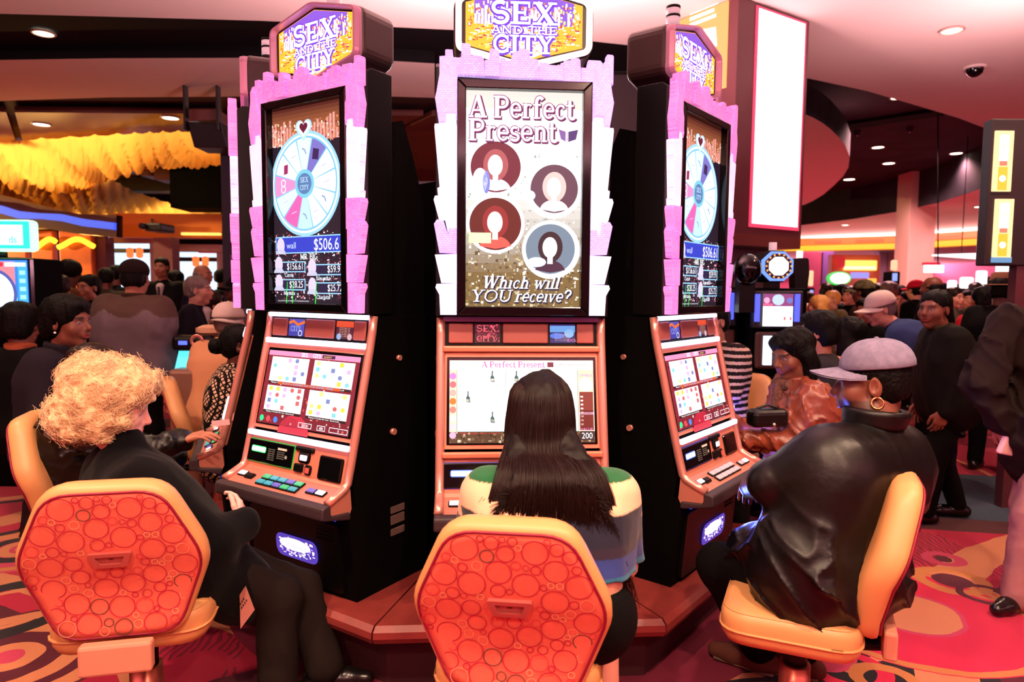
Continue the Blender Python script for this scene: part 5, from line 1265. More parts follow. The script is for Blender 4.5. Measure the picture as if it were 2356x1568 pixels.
def shoe_prims(ank, toe_dir, sc=1.0):
    d = unit(A((toe_dir[0], toe_dir[1], 0))); a = A(ank).copy(); z0 = .045
    heel = A((a[0], a[1], z0)) - d * .05; ball = A((a[0], a[1], z0 - .004)) + d * .10 * sc; toe = A((a[0], a[1], z0 - .008)) + d * .165 * sc
    return [cap(heel, ball, .042, .043, k=0), cap(ball, toe, .042, .033, k=.02), cap(A((a[0], a[1], .05)), A((a[0], a[1], .10)), .045, .048, k=.03), half((a[0], a[1], .004), (0, 0, -1), k=0)]

def template(pos, yaw, seated=False, sc=1.0, lean=0.0, arms='down', twist=0.0, seat_z=.58, stride=0.0):
    """joints of a plain standing or sitting figure, world coordinates"""
    L = {}
    if seated:
        pz = seat_z; L['pelvis'] = (0, 0, pz); th = lean
        ch = A((0, math.sin(th) * .46, pz + math.cos(th) * .46)); L['chest'] = ch
        L['hl'], L['hr'] = (-.09, .02, pz - .01), (.09, .02, pz - .01); L['kl'], L['kr'] = (-.12, .43, pz - .06), (.12, .43, pz - .06); L['al'], L['ar'] = (-.12, .40, .10), (.12, .46, .10)
    else:
        pz = .95; L['pelvis'] = (0, 0, pz); th = lean; ch = A((0, math.sin(th) * .47, pz + math.cos(th) * .47)); L['chest'] = ch
        L['hl'], L['hr'] = (-.09, 0, pz - .03), (.09, 0, pz - .03); L['kl'], L['kr'] = (-.11, .02 + stride * .5, .50), (.11, .02 - stride * .2, .50); L['al'], L['ar'] = (-.12, stride, .09), (.12, -stride, .09)
    L['neck'] = ch + A((0, .02 + .05 * math.sin(th), .085)); L['head'] = ch + A((0, .05 + .16 * math.sin(th), .245 - .03 * math.sin(th)))
    L['sl'], L['sr'] = ch + A((-.19, 0, .02)), ch + A((.19, 0, .02))
    for a, s in (('l', -1), ('r', 1)):
        S = L['s' + a]
        if arms == 'down': L['e' + a] = S + A((s * .05, -.02, -.29)); L['w' + a] = L['e' + a] + A((-s * .01, .07, -.25))
        elif arms == 'fwd': L['e' + a] = S + A((s * .05, .12, -.25)); L['w' + a] = L['e' + a] + A((-s * .06, .24, .02))
        elif arms == 'fold': L['e' + a] = S + A((s * .07, .03, -.27)); L['w' + a] = L['e' + a] + A((-s * .20, .16, .04))
        elif arms == 'lap': L['e' + a] = S + A((s * .06, .02, -.27)); L['w' + a] = L['e' + a] + A((-s * .08, .22, -.06))
    R = Rm(yaw); Rt = Rm(yaw + twist); J = {}
    for k, v in L.items():
        v = A(v) * sc
        if seated and k in ('pelvis', 'hl', 'hr', 'kl', 'kr', 'al', 'ar'): v = A(L[k]); v[2] = v[2]
        J[k] = (Rt if k[0] in 'sewcn' or k in ('head', 'chest') else R) @ v + A((pos[0], pos[1], 0))
    return J
def fleshed(J, res, skin, hyaw, hpitch=0.0, hroll=0.0, female=False, hs=1.0, brow=(0.02, 0.012, 0.01), hands=None, bare=(), beard=None, hres=None):
    """one body: head, neck, hidden trunk and limbs, hands; returns vertices, quads, colours and the head frame"""
    R = Rm(hyaw, hpitch, hroll); nk = R.T @ (J['neck'] - J['head']) / hs
    nk = nk * 1.12
    hV, hQ = head_mesh(hres or max(.0036, res * .45), female, tuple(np.round(nk, 2)), .047 if female else .054)
    hC = head_color(hV, skin, brow, beard); hV2 = hV * hs @ R.T + J['head']
    P = torso_prims(J, .86) + arm_prims(J, (.048, .04, .028)) + [q for q in leg_prims(J, (.075, .052, .038))]
    tV, tQ = sdf_mesh(P, max(res, .012)); tC = np.tile(A(skin[:3]), (len(tV), 1))
    parts = [(hV2, hQ), (tV, tQ)]; cols = [hC, tC]
    for h in hands or []:
        V, Q = hand_mesh(*h); parts.append((V, Q)); cols.append(np.tile(A(skin[:3]) * A((1.05, 1.0, 1.0)), (len(V), 1)))
    V, Q = join(*parts)
    return V, Q, np.concatenate(cols), R
class Person:
    def __init__(self, base, label, group=None, name='person'):
        self.root = empty(name, base); tag(self.root, label, 'person', group); self.base = A(base)
    def add(self, name, V, Q, m, colors=None, parent=None):
        o = np_mesh(name, V - self.base, Q, m, colors, parent or self.root); return o
    def sdf(self, name, prims, res, m, noise=None, color=None, parent=None):
        V, Q = sdf_mesh(prims, res, noise); return self.add(name, V, Q, m, None if color is None else color(V), parent)
    def local(self, name, VQ, R, c, s, m, colors=None, parent=None):
        V, Q = VQ; return self.add(name, V * s @ R.T + c, Q, m, colors, parent)

# hair, in the head's own frame
FACE_CUT = [ell((0, .125, -.035), (.073, .085, .105), k=.02, sub=True)]
def hair_prims(style):
    sk = ell((0, -.022, .046), (.086, .107, .088), k=0)
    if style == 'short': return [sk, ell((0, -.05, -.01), (.08, .075, .075), k=.03)] + FACE_CUT + [half((0, -.03, -.075), (0, -.35, -1)), ell((.09, .01, -.03), (.03, .035, .05), k=.01, sub=True), ell((-.09, .01, -.03), (.03, .035, .05), k=.01, sub=True)]
    if style == 'full': return [ell((0, -.02, .05), (.098, .115, .098), k=0), ell((0, -.06, -.02), (.09, .075, .08), k=.03), ell((0, .06, .085), (.06, .045, .03), k=.03)] + FACE_CUT + [half((0, -.03, -.085), (0, -.2, -1))]
    if style == 'bob': return [ell((0, -.025, .046), (.096, .114, .095), k=0), cap((-.08, -.02, .0), (-.085, -.02, -.12), .034, .03, k=.03), cap((.08, -.02, .0), (.085, -.02, -.12), .034, .03, k=.03), ell((0, -.07, -.06), (.09, .06, .10), k=.03), ell((0, .055, .08), (.07, .05, .03), k=.03)] + FACE_CUT
    if style == 'long': return [ell((0, -.025, .046), (.098, .116, .096), k=0), cap((-.075, -.03, .0), (-.09, -.04, -.26), .04, .035, k=.03), cap((.075, -.03, .0), (.09, -.04, -.26), .04, .035, k=.03), ell((0, -.075, -.12), (.10, .055, .18), k=.03)] + FACE_CUT
    if style == 'bun': return [sk, ell((0, -.05, -.01), (.08, .075, .075), k=.03), ell((0, -.145, .0), (.05, .042, .05), k=.01)] + FACE_CUT + [half((0, -.03, -.085), (0, -.3, -1))]
    if style == 'pony': return hair_prims('short')[:2] + [cap((0, -.12, .02), (0, -.16, -.12), .035, .02, k=.02)] + FACE_CUT
    if style == 'rim': return [ell((0, -.03, .0), (.085, .098, .075), k=0)] + FACE_CUT + [half((0, -.02, .05), (0, .3, 1)), half((0, -.03, -.08), (0, -.3, -1))]
    if style == 'afro': return [ell((0, -.025, .055), (.112, .125, .112), k=0)] + FACE_CUT + [half((0, -.03, -.06), (0, -.3, -1))]
_HAIR = {}
def hair_mesh(style, res, amp=.004, scale=60, seed=1):
    key = (style, res)
    if key not in _HAIR:
        nz = lambda P: amp * 1.6 * vnoise(P * A((1, 1, .25)), scale, seed)
        _HAIR[key] = sdf_mesh(hair_prims(style), res, nz)
    return _HAIR[key]
def cap_parts(brim_yaw=0.0, brim_len=.085, h=.098):
    """baseball cap in the head's frame: crown, brim, button"""
    mb = MB(); rows = []
    for i in range(9):
        t = i / 8 * PI / 2; r = math.cos(t) ** .8 if i < 8 else .02
        rows.append([((.092 * r) * math.cos(a), -.018 + (.112 * r) * math.sin(a), .038 - .012 * math.cos(a - PI / 2) * (1 - i / 8) * .5 + h * math.sin(t)) for a in [2 * PI * k / 28 for k in range(28)]])
    inn = [[(x * .96, -.018 + (y + .018) * .96, z - .004) for x, y, z in row] for row in rows]
    mb.grid(inn[::-1] + rows, closed=True); crown = mb
    mb = MB(); P = []
    for j, rr in enumerate((1.0, 1.25, 1.5, 1.7, 1.82)):
        row = []
        for k in range(17):
            a = math.radians(18 + 144 * k / 16); x, y = .092 * math.cos(a), .112 * math.sin(a)
            ext = (rr - 1.0) / .82 * brim_len * math.sin((a - math.radians(18)) / math.radians(144) * PI) ** .6
            row.append((x * (1 + ext * 1.2), -.018 + y + ext, .036 - .02 * (x / .09) ** 2 * (1 + j * .15) - ext * .12))
        P.append(row)
    mb.grid(P); mb.grid([[(x, y, z - .005) for x, y, z in r] for r in P[::-1]]); 
    if brim_yaw: bmesh.ops.transform(mb.bm, matrix=Matrix.Rotation(brim_yaw, 4, 'Z'), verts=mb.bm.verts[:])
    brim = mb
    mb = MB(); mb.sphere((0, -.018, .038 + h), .008, (1, 1, .6), 10); btn = mb
    return crown, brim, btn
def frame_matrix(R, c, s, base): 
    M = Matrix([list(R[i]) for i in range(3)]).to_4x4()
    return Matrix.Translation(Vector(A(c) - base)) @ M @ Matrix.Scale(s, 4)
def wear_cap(p, R, c, s, m_crown, m_brim, brim_yaw=0.0, tilt=0.0, **kw):
    cr, br, bt = cap_parts(brim_yaw, **kw); M = frame_matrix(R, c, s, p.base) @ Matrix.Rotation(tilt, 4, 'X')
    e = cr.build('cap', m_crown, p.root); e.data.transform(M)
    b = br.build('cap_brim', m_brim, e); b.data.transform(M); q = bt.build('cap_button', m_crown, e); q.data.transform(M)
    return e
def strand_curve(p, name, paths, radius, m, parent=None):
    cu = bpy.data.curves.new(name, 'CURVE'); cu.dimensions = '3D'; cu.bevel_depth = radius; cu.bevel_resolution = 0; cu.use_fill_caps = False
    for pts in paths:
        sp = cu.splines.new('POLY'); n = len(pts); sp.points.add(n - 1)
        co = np.ones((n, 4), 'f'); co[:, :3] = A(pts) - p.base; sp.points.foreach_set('co', co.ravel())
        sp.points.foreach_set('radius', np.linspace(1, .35, n).astype('f'))
    cu.materials.append(m)
    ob = bpy.data.objects.new(name, cu); COL.objects.link(ob)
    bpy.context.view_layer.update()
    me = bpy.data.meshes.new_from_object(ob.evaluated_get(bpy.context.evaluated_depsgraph_get())); bpy.data.objects.remove(ob); bpy.data.curves.remove(cu)
    return link(name, me, parent or p.root)

# cloth materials
m_leather_black = mat('black_leather', rgb(7, 5, 5), 0.40, spec=0.38, bump=(16, 0.3))
m_leather_brown = mat('brown_leather', rgb(140, 66, 46), 0.34, spec=0.55, bump=(24, 0.3), noise=(8, 0.5, rgb(110, 48, 36)))
m_black_wool = mat('black_wool', rgb(8, 7, 10), 0.95, spec=0.08, sheen=.05)
m_trouser_dark = mat('dark_trousers', rgb(26, 17, 15), 0.9, spec=.12)
m_black_cloth = mat('black_cloth', rgb(7, 6, 7), 0.9, spec=.12)
m_denim_cap = mat('washed_denim', rgb(140, 132, 158), 0.85, noise=(40, 0.6, rgb(112, 106, 132)), bump=(300, .3))
m_denim_blue = mat('blue_denim_shirt', rgb(54, 70, 112), 0.85, noise=(10, 0.4, rgb(42, 54, 92)))
m_hoodie = mat('charcoal_fleece', rgb(34, 28, 36), 0.95, noise=(60, .5, rgb(34, 28, 36)))
m_gray_jacket = mat('grey_jacket', rgb(62, 50, 56), 0.8); m_brown_yoke = vmat('two_tone_jacket', rough=.8)
m_hair_black = mat('black_hair', rgb(6, 4, 4), 0.55, spec=.12, bump=(90, .6)); m_hair_brown = mat('brown_hair', rgb(30, 13, 10), 0.45, spec=.25)
m_hair_dkbrown = mat('dark_brown_hair', rgb(15, 7, 6), 0.5, spec=.2)
m_hair_blond = mat('blond_curls', rgb(240, 196, 150), 0.6, spec=.3, sheen=.3); m_hair_grey = mat('grey_hair', rgb(120, 100, 96), 0.6)
m_hair_yellow = mat('blond_hair', rgb(226, 160, 84), .55)
m_shoe_black = mat('black_shoe', rgb(16, 12, 12), .25); m_shoe_brown = mat('brown_suede_shoe', rgb(96, 56, 46), .8); m_sole = mat('shoe_sole', rgb(120, 96, 84), .8)
m_white_cap = mat('white_cap', rgb(236, 214, 206), .8); m_beige_shirt = mat('beige_shirt', rgb(226, 160, 118), .8)
m_pearl = mat('pearl', rgb(250, 235, 230), .2); m_silver = mat('silver', rgb(220, 200, 190), .2, metal=.9)

# ---- the man in the black leather jacket (front, beside the right-hand machine)
def build_leather_man():
    p = Person((1.10, 2.44, .50), 'man in a black leather jacket and washed denim cap leaning towards a machine')
    J = dict(pelvis=A((1.16, 2.42, .62)), chest=A(at(1985, 1035, 2.47)), head=A(at(2003, 882, 2.52)))
    J['neck'] = A(at(2010, 955, 2.49)); f = A((-math.sin(.56), math.cos(.56), 0)); s = A((math.cos(.56), math.sin(.56), 0))
    J['sl'] = J['chest'] - s * .235 + A((0, 0, .0)); J['sr'] = J['chest'] + s * .235 + A((0, 0, -.03))
    J['el'] = A(at(1772, 1110, 2.42)); J['wl'] = A(at(1735, 1120, 2.68)); J['er'] = J['sr'] + A((.03, .06, -.30)); J['wr'] = J['er'] + f * .24 - s * .08
    J['hl'] = J['pelvis'] - s * .09; J['hr'] = J['pelvis'] + s * .09; J['kl'] = A(at(1655, 1300, 2.72)); J['kr'] = A(at(1790, 1290, 2.95)); J['al'] = A(on_floor(1745, 1490, .1)); J['ar'] = A(on_floor(1850, 1500, .1))
    V, Q, C, R = fleshed(J, .01, SK['brown'], 1.16, -.10, .0, hs=1.14, beard=(.03, .02, .02), hres=.0036, hands=[(J['wl'], unit(J['wl'] - J['el']), (0, 0, -1), -1, .5, .06, .5, 1.05)])
    p.add('body', V, Q, m_skin, C)
    Pj = torso_prims(J, 1.16, 1.14) + arm_prims(J, (.092, .078, .056), .05) + [cap(J['pelvis'] - s * .14 + A((0, 0, -.02)), J['pelvis'] + s * .14 + A((0, 0, -.02)), .155, k=.06), cap(J['pelvis'] - s * .10, J['pelvis'] - s * .06 + f * .26 + A((0, 0, -.02)), .145, .11, k=.06), cap(J['pelvis'] - s * .02 - f * .02, J['pelvis'] - f * .08 + s * .06 + A((0, 0, -.03)), .15, k=.06)]
    fold = ridge_noise(.034, 6.0, 4)
    def nz(P):      # deep diagonal folds at the waist and elbow, smooth across the shoulders
        w = np.clip((J['chest'][2] - .10 - P[:, 2]) / .28, .15, 1); return fold(P) * w
    jk = p.sdf('jacket', Pj, .0085, m_leather_black, nz)
    p.sdf('collar', collar_prims(J, .092, .034, .02, .8), .006, m_leather_black, parent=jk)
    mb = MB()
    for (a, b_, c_) in ((J['chest'] - s * .19 - f * .10 + A((0, 0, -.29)), J['chest'] - f * .165 + A((0, 0, -.30)), J['chest'] + s * .2 - f * .10 + A((0, 0, -.29))),):
        mb.tube([Vector(x - p.base) for x in (a, b_, c_)], .003, 6)
    p.sdf('trousers', leg_prims(J, (.105, .08, .062), extra=.004), .014, m_black_cloth, fold_noise(.01, 9, 2))
    for ank, d in ((J['al'], (-.7, .5)), (J['ar'], (-.6, .6))):
        sh = p.sdf('shoe', shoe_prims(ank, d, 1.1), .007, m_shoe_brown)
        q = unit(A((d[0], d[1], 0))); mb = MB(); mb.tube([Vector(A((ank[0], ank[1], .015)) - q * .07 - p.base), Vector(A((ank[0], ank[1], .013)) + q * .18 - p.base)], [.040, .036], 10, flat=.35); mb.build('sole', m_sole, sh)
    hr = hair_mesh('short', .005, .002, 90); p.local('hair', hr, R, J['head'], 1.06, m_hair_black)
    wear_cap(p, R, J['head'] + A((0, 0, .022)), 1.15, m_denim_cap, m_denim_cap, 0.0, .04, brim_len=.088, h=.09)
    mb = MB(); M = frame_matrix(R, J['head'], 1.14, p.base)
    mb.tube([M @ Vector((-.088 + .004 * math.cos(t), -.01 + .017 * math.sin(t), -.052 + .017 * math.cos(t))) for t in [2 * PI * i / 20 for i in range(21)]], .0045, 8); mb.build('hoop_earring', mat('gold', rgb(240, 170, 110), .2, metal=1), p.root)
build_leather_man()

# ---- the woman with long dark hair, seen from behind in the middle
def build_striped_woman():
    p = Person((.08, 2.12, .50), 'woman with long dark hair and striped sweater seen from behind at the middle machine')
    J = dict(pelvis=A((.155, 2.08, .60)), chest=A(at(1262, 1135, 2.20)), head=A(at(1243, 950, 2.34)), neck=A(at(1255, 1045, 2.26)))
    s = A((1, .04, -.02)); J['sl'] = J['chest'] - s * .215 + A((0, 0, .0)); J['sr'] = J['chest'] + s * .225
    J['er'] = A(at(1438, 1300, 2.24)); J['wr'] = A(at(1400, 1250, 2.48)); J['el'] = A(at(1080, 1300, 2.24)); J['wl'] = A(at(1110, 1250, 2.48))
    J['hl'], J['hr'] = J['pelvis'] + A((-.1, .0, -.02)), J['pelvis'] + A((.1, .0, -.02)); J['kl'], J['kr'] = A((.0, 2.50, .53)), A((.33, 2.46, .50)); J['al'], J['ar'] = A((.0, 2.48, .10)), A((.36, 2.40, .10))
    V, Q, C, R = fleshed(J, .01, SK['fair'], -.10, -.30, 0, True, 1.08, hands=[(J['wr'], (-.3, 1, 0), (0, 0, -1), 1, .4), (J['wl'], (.3, 1, 0), (0, 0, -1), -1, .4)])
    # a fuller waist and thighs of bare skin
    P2 = [cap(J['pelvis'] + A((-.08, .02, .10)), J['pelvis'] + A((.08, .02, .10)), .125, k=0), cap(J['hl'], J['kl'], .10, .075, k=.05), cap(J['hr'], J['kr'], .105, .075, k=.05), cap(J['kl'], J['al'], .07, .045, k=.03), cap(J['kr'], J['ar'], .07, .045, k=.03)]
    V2, Q2 = sdf_mesh(P2, .012); V, Q = join((V, Q), (V2, Q2)); C = np.concatenate([C, np.tile(A(SK['fair'][:3]), (len(V2), 1))])
    p.add('body', V, Q, m_skin, C)
    green, cream, navy, plum, blue, teal = rgb(20, 96, 52), rgb(255, 196, 160), rgb(20, 20, 44), rgb(36, 22, 44), rgb(36, 52, 120), rgb(34, 110, 140)
    dkg = rgb(20, 70, 66)
    def col(V):
        C = np.zeros((len(V), 3)); up = unit(J['chest'] - J['pelvis'])
        dist = (J['chest'] + A((0, 0, .06)) - V) @ A((0, 0, 1))
        def armd(S, E, W_):
            ab = E - S; t = np.clip(((V - S) @ ab) / (ab @ ab), 0, 1); d1 = np.linalg.norm(V - S - t[:, None] * ab, axis=1); L1 = np.linalg.norm(ab)
            bc = W_ - E; t2 = np.clip(((V - E) @ bc) / (bc @ bc), 0, 1); d2 = np.linalg.norm(V - E - t2[:, None] * bc, axis=1)
            return np.minimum(d1, d2), np.where(d1 < d2, t * L1, L1 + t2 * np.linalg.norm(bc))
        torso_b = [(.0, green), (.085, cream), (.172, navy), (.206, plum), (.255, blue), (.34, teal), (.375, dkg), (9, cream)]
        arm_b = [(.07, cream), (.145, plum), (.205, blue), (.275, teal), (.31, dkg), (.45, navy), (9, green)]
        lo = np.full(len(V), -9.0); 
        for b, c in torso_b:
            m = (dist > lo) & (dist <= b); C[m] = c[:3]; lo[m] = b
        seen = np.zeros(len(V), bool); lo = -9.0; C2 = np.zeros((len(V), 3)); prev = -9
        da = np.full(len(V), 9.0); ta = np.zeros(len(V))
        for k in 'lr':
            d, t = armd(J['s' + k] + A((0, 0, .0)), J['e' + k], J['w' + k]); m = d < da; da[m] = d[m]; ta[m] = t[m]
        cx = np.abs((V - J['chest']) @ unit(s)); arm = (da < .078) & (cx > .175)
        prev = -1
        for b, c in arm_b:
            m = arm & (ta > prev) & (ta <= b); C[m] = c[:3]; prev = b
        C[arm & (ta <= 0.0)] = cream[:3]
        return C
    Pj = [q for q in torso_prims(J, 1.06, 1.0)][1:] + arm_prims(J, (.075, .066, .045), .035)
    Pj[0] = ('c',) + Pj[0][1:5] + (0, False)
    sw = p.sdf('sweater', Pj + [half(J['pelvis'] + A((0, 0, .115)), (0, -.1, -1))], .0075, vmat('knit_sweater', rough=.9, bump=(260, .15), sheen=.2), fold_noise(.007, 9, 8), col)
    sk = p.sdf('skirt', [cap(J['hl'] + A((0, -.02, .01)), J['hr'] + A((0, -.02, .01)), .140, k=0), cap(J['hl'], J['hl'] + (J['kl'] - J['hl']) * .45, .125, .11, k=.04), cap(J['hr'], J['hr'] + (J['kr'] - J['hr']) * .45, .125, .11, k=.04), half(J['pelvis'] + A((0, 0, .085)), (0, 0, 1))], .01, m_black_cloth)
    wb = []
    for i in range(16):
        a = 2 * PI * i / 16; b2 = 2 * PI * (i + 1) / 16; c0 = J['pelvis'] + A((0, .0, .02))
        wb.append(cap(c0 + A((.205 * math.cos(a), .135 * math.sin(a), 0)), c0 + A((.205 * math.cos(b2), .135 * math.sin(b2), 0)), .024, k=.01))
    p.sdf('ribbed_hem', wb, .008, mat('blue_rib', rgb(30, 42, 92), .9, bump=(160, .4)), parent=sk)
    # hair: a smooth mass on the skull that falls in a widening sheet over the back, then loose strands
    h, n, c = J['head'], J['neck'], J['chest']; back = A((0, -1, 0))
    H = [ell(h + A((0, -.03, .045)), (.102, .118, .105), k=0), ell(h + A((0, -.06, -.06)), (.094, .068, .12), k=.04)]
    low = A((c[0] + .02, c[1] - .13, c[2] - .02))
    for x0, x1, zz in ((-.08, -.155, -.06), (-.06, -.09, -.02), (-.035, -.02, -.16), (.01, .05, -.24), (.05, .10, -.2), (.07, .14, -.08), (.085, .185, .0)):
        H.append(cap(h + A((x0, -.085, -.06)), A((c[0] + x1 * .8, c[1] - .105, c[2] + .07)), .032, .014, k=.03)); H.append(cap(A((c[0] + x1 * .8, c[1] - .105, c[2] + .07)), A((c[0] + x1, c[1] - .135, c[2] + zz - .03)), .014, .004, k=.02))
    hm = p.sdf('hair', H, .0065, m_hair_dkbrown, lambda P: .004 * vnoise(P * A((1, 1, .12)), 70, 3))
    rnd = random.Random(4); paths = []
    for i in range(1700):
        a = rnd.uniform(-2.0, 2.0); ca, sa = math.sin(a), math.cos(a); u = rnd.random(); pts = []
        top = h + A((.02 + rnd.uniform(-.01, .01), -.01 + rnd.uniform(-.03, .05), .148))
        spread = ca * (.13 + .10 * u); endz = c[2] + .08 - u * .40 - (.06 if abs(ca) < .6 else 0)
        ctrl = [top, h + A((.085 * ca, -.03 - .085 * max(sa, -.2), .105)), h + A((.110 * ca, -.035 - .120 * max(sa, -.3), .02)), h + A((.118 * ca, -.06 - .118 * max(sa, -.2), -.09)),
                A((c[0] + spread * .75, c[1] - .150 - .02 * abs(sa) - (.0 if abs(spread) < .15 else -.04), c[2] + .095)), A((c[0] + spread, c[1] - .165 + .35 * max(0, abs(spread) - .14), (c[2] + .05 + endz) / 2)), A((c[0] + spread * 1.15 + rnd.uniform(-.02, .02), c[1] - .165 + rnd.uniform(-.015, .01) + .3 * max(0, abs(spread) - .14), endz))]
        ctrl = A(ctrl); wig = rnd.uniform(-.006, .006)
        for k in range(6):
            for t in (0, .33, .66):
                p0, p1, p2, p3 = ctrl[max(k - 1, 0)], ctrl[k], ctrl[k + 1], ctrl[min(k + 2, 6)]
                pts.append(.5 * ((2 * p1) + (-p0 + p2) * t + (2 * p0 - 5 * p1 + 4 * p2 - p3) * t * t + (-p0 + 3 * p1 - 3 * p2 + p3) * t ** 3) + A((wig * math.sin(k + t + i), wig * math.cos(k * 1.3 + i), 0)))
        pts.append(ctrl[6]); paths.append(pts)
    for i in range(150):      # loose locks over the right shoulder and down the left
        u, w = rnd.random(), rnd.uniform(-1, 1); rt = i % 4 != 0
        ex, ey = (1385 + 60 * u, 1225 + 85 * rnd.random()) if rt else (1100 + 50 * u, 1150 + 60 * rnd.random())
        k0 = h + A(((.09 if rt else -.09), -.06, .0)); k1 = h + A(((.12 if rt else -.11) + .01 * w, -.08, -.12)); k2 = A(at(1375 + 40 * u if rt else 1125 + 40 * u, 1130, 2.085)); k3 = A(at(ex, ey, 2.07))
        paths.append([((1 - t) ** 3) * k0 + 3 * t * (1 - t) ** 2 * k1 + 3 * t * t * (1 - t) * k2 + t ** 3 * k3 for t in [q / 12 for q in range(13)]])
    strand_curve(p, 'hair_strands', paths, .0019, m_hair_brown, hm)
build_striped_woman()

# ---- the woman with fair curls and a black coat
def build_curly_woman():
    p = Person((-1.22, 2.50, .52), 'elderly woman with fluffy fair curls and a black coat at the wheel machine')
    J = dict(pelvis=A((-1.27, 2.53, .60)), chest=A(at(296, 1095, 2.50)), head=A(at(262, 935, 2.53)), neck=A(at(287, 1020, 2.51)))
    yw = -.85; f = A((-math.sin(yw), math.cos(yw), 0)); s = A((math.cos(yw), math.sin(yw), 0))
    J['sl'] = J['chest'] - s * .20; J['sr'] = J['chest'] + s * .21 + A((0, 0, -.01))
    J['er'] = A(at(482, 1250, 2.40)); J['wr'] = A(at(556, 1205, 2.55)); J['el'] = J['sl'] + A((.06, .10, -.28)); J['wl'] = J['el'] + f * .22
    J['hl'] = J['pelvis'] - s * .09; J['hr'] = J['pelvis'] + s * .09; J['kr'] = A(at(640, 1375, 2.60)); J['kl'] = J['kr'] + A((.04, .15, -.04)); J['ar'] = A(on_floor(640, 1570, .1)); J['al'] = A(on_floor(745, 1530, .1))
    V, Q, C, R = fleshed(J, .01, rgb(244, 170, 160), -1.15, -.30, .05, True, 1.12, brow=(.5, .35, .25), hands=[(J['wr'], (-.2, .5, .55), (-.6, -.3, -.3), 1, .55, .05, .6, .95)])
    p.add('body', V, Q, m_skin, C)
    Pj = torso_prims(J, 1.14, 1.10) + arm_prims(J, (.085, .078, .066), .05) + [cap(J['pelvis'] - s * .08, J['kr'] * .62 + J['pelvis'] * .38 + A((0, 0, -.03)), .14, .115, k=.06), cap(J['pelvis'] + s * .05, J['kr'] * .55 + J['pelvis'] * .45 + A((0, 0, -.05)), .14, .12, k=.06), cap(J['pelvis'] + A((-.02, 0, -.04)), J['pelvis'] + f * .16 + A((0, -.05, -.08)), .15, .13, k=.06)]
    co = p.sdf('coat', Pj, .0095, m_black_wool, fold_noise(.012, 7, 5))
    p.sdf('cuff', [cap(J['wr'] - unit(J['wr'] - J['er']) * .05, J['wr'] - unit(J['wr'] - J['er']) * .01, .062, .064, k=0)], .007, m_black_wool, parent=co)
    p.sdf('trousers', leg_prims(J, (.10, .08, .07), extra=.003), .012, m_trouser_dark, fold_noise(.010, 8, 6))
    for ank, d in ((J['ar'], (.8, .3)), (J['al'], (.9, .1))): p.sdf('shoe', shoe_prims(ank, d), .007, m_shoe_black)
    mb = MB(); rnd = random.Random(3)
    for i in range(26):
        t = -.9 + 1.8 * i / 25; q = J['neck'] + f * (.085 + .012 * math.cos(t * 3)) + s * math.sin(t) * .08 + A((0, 0, -.01 - .05 * math.cos(t))) - p.base
        mb.sphere(Vector(q), .008, seg=8)
    mb.build('bead_necklace', mat('ruby_beads', rgb(190, 90, 110), .15, spec=.8), p.root)
    # curls: a lumpy mass and many small coils over it
    hs = 1.12
    H = [ell((0, -.045, .055), (.118, .135, .112), k=0), ell((0, -.085, -.05), (.112, .10, .085), k=.05), ell((.0, .06, .105), (.075, .055, .05), k=.04), ell((-.07, -.01, -.03), (.05, .07, .075), k=.03), ell((.07, -.01, -.03), (.05, .07, .075), k=.03), ell((0, .120, -.040), (.064, .062, .092), k=.02, sub=True)]
    nz = lambda P: .016 * vnoise(P, 26, 2) + .008 * vnoise(P, 60, 5)
    VQ = sdf_mesh(H, .0048, nz); hm = p.local('hair', VQ, R, J['head'], hs, m_hair_blond)
    Vh = VQ[0]; ctr = A((0, -.04, .03)); paths = []
    for i in range(2000):
        v = Vh[rnd.randrange(len(Vh))]; nrm = unit(v - ctr); 
        if v[1] > .085 and v[2] < .07: continue
        a = unit(np.cross(nrm, A((rnd.uniform(-1, 1), rnd.uniform(-1, 1), rnd.uniform(-1, 1))))); b = np.cross(nrm, a)
        r = rnd.uniform(.006, .017); turns = rnd.uniform(.7, 1.6); lift = rnd.uniform(-.002, .010) + (rnd.random() ** 6) * .022; drift = rnd.uniform(.01, .035); pts = []
        for k in range(13):
            t = k / 12; ang = turns * 2 * PI * t
            q = v + a * (r * math.cos(ang) - r + drift * t) + b * r * math.sin(ang) + nrm * (lift * t + .003 * math.sin(ang * 2))
            pts.append(q * hs @ R.T + J['head'])
        paths.append(pts)
    strand_curve(p, 'hair_curls', paths, .0011, m_hair_blond, hm)
    return J
JC = build_curly_woman()
# printed slip poking out below her coat
P = Print(); P.poly([(0, 0), (.12, -.005), (.115, .10), (.06, .10)], rgb(190, 120, 110)); P.up()
for k in range(7): P.rect(.045 + (k % 4) * .014, .05 + (k // 4) * .016, .053 + (k % 4) * .014, .058 + (k // 4) * .016, rgb(40, 20, 24))
q = at(560, 1395, 2.40); o = P.build('paper_slip', Matrix.Translation(q) @ rot(PI / 2 - .3, -.9, -.5) @ Matrix.Translation((-.06, -.05, 0)), m_flat_print); tag(o, 'pink printed paper slip hanging below the black coat', 'paper slip')
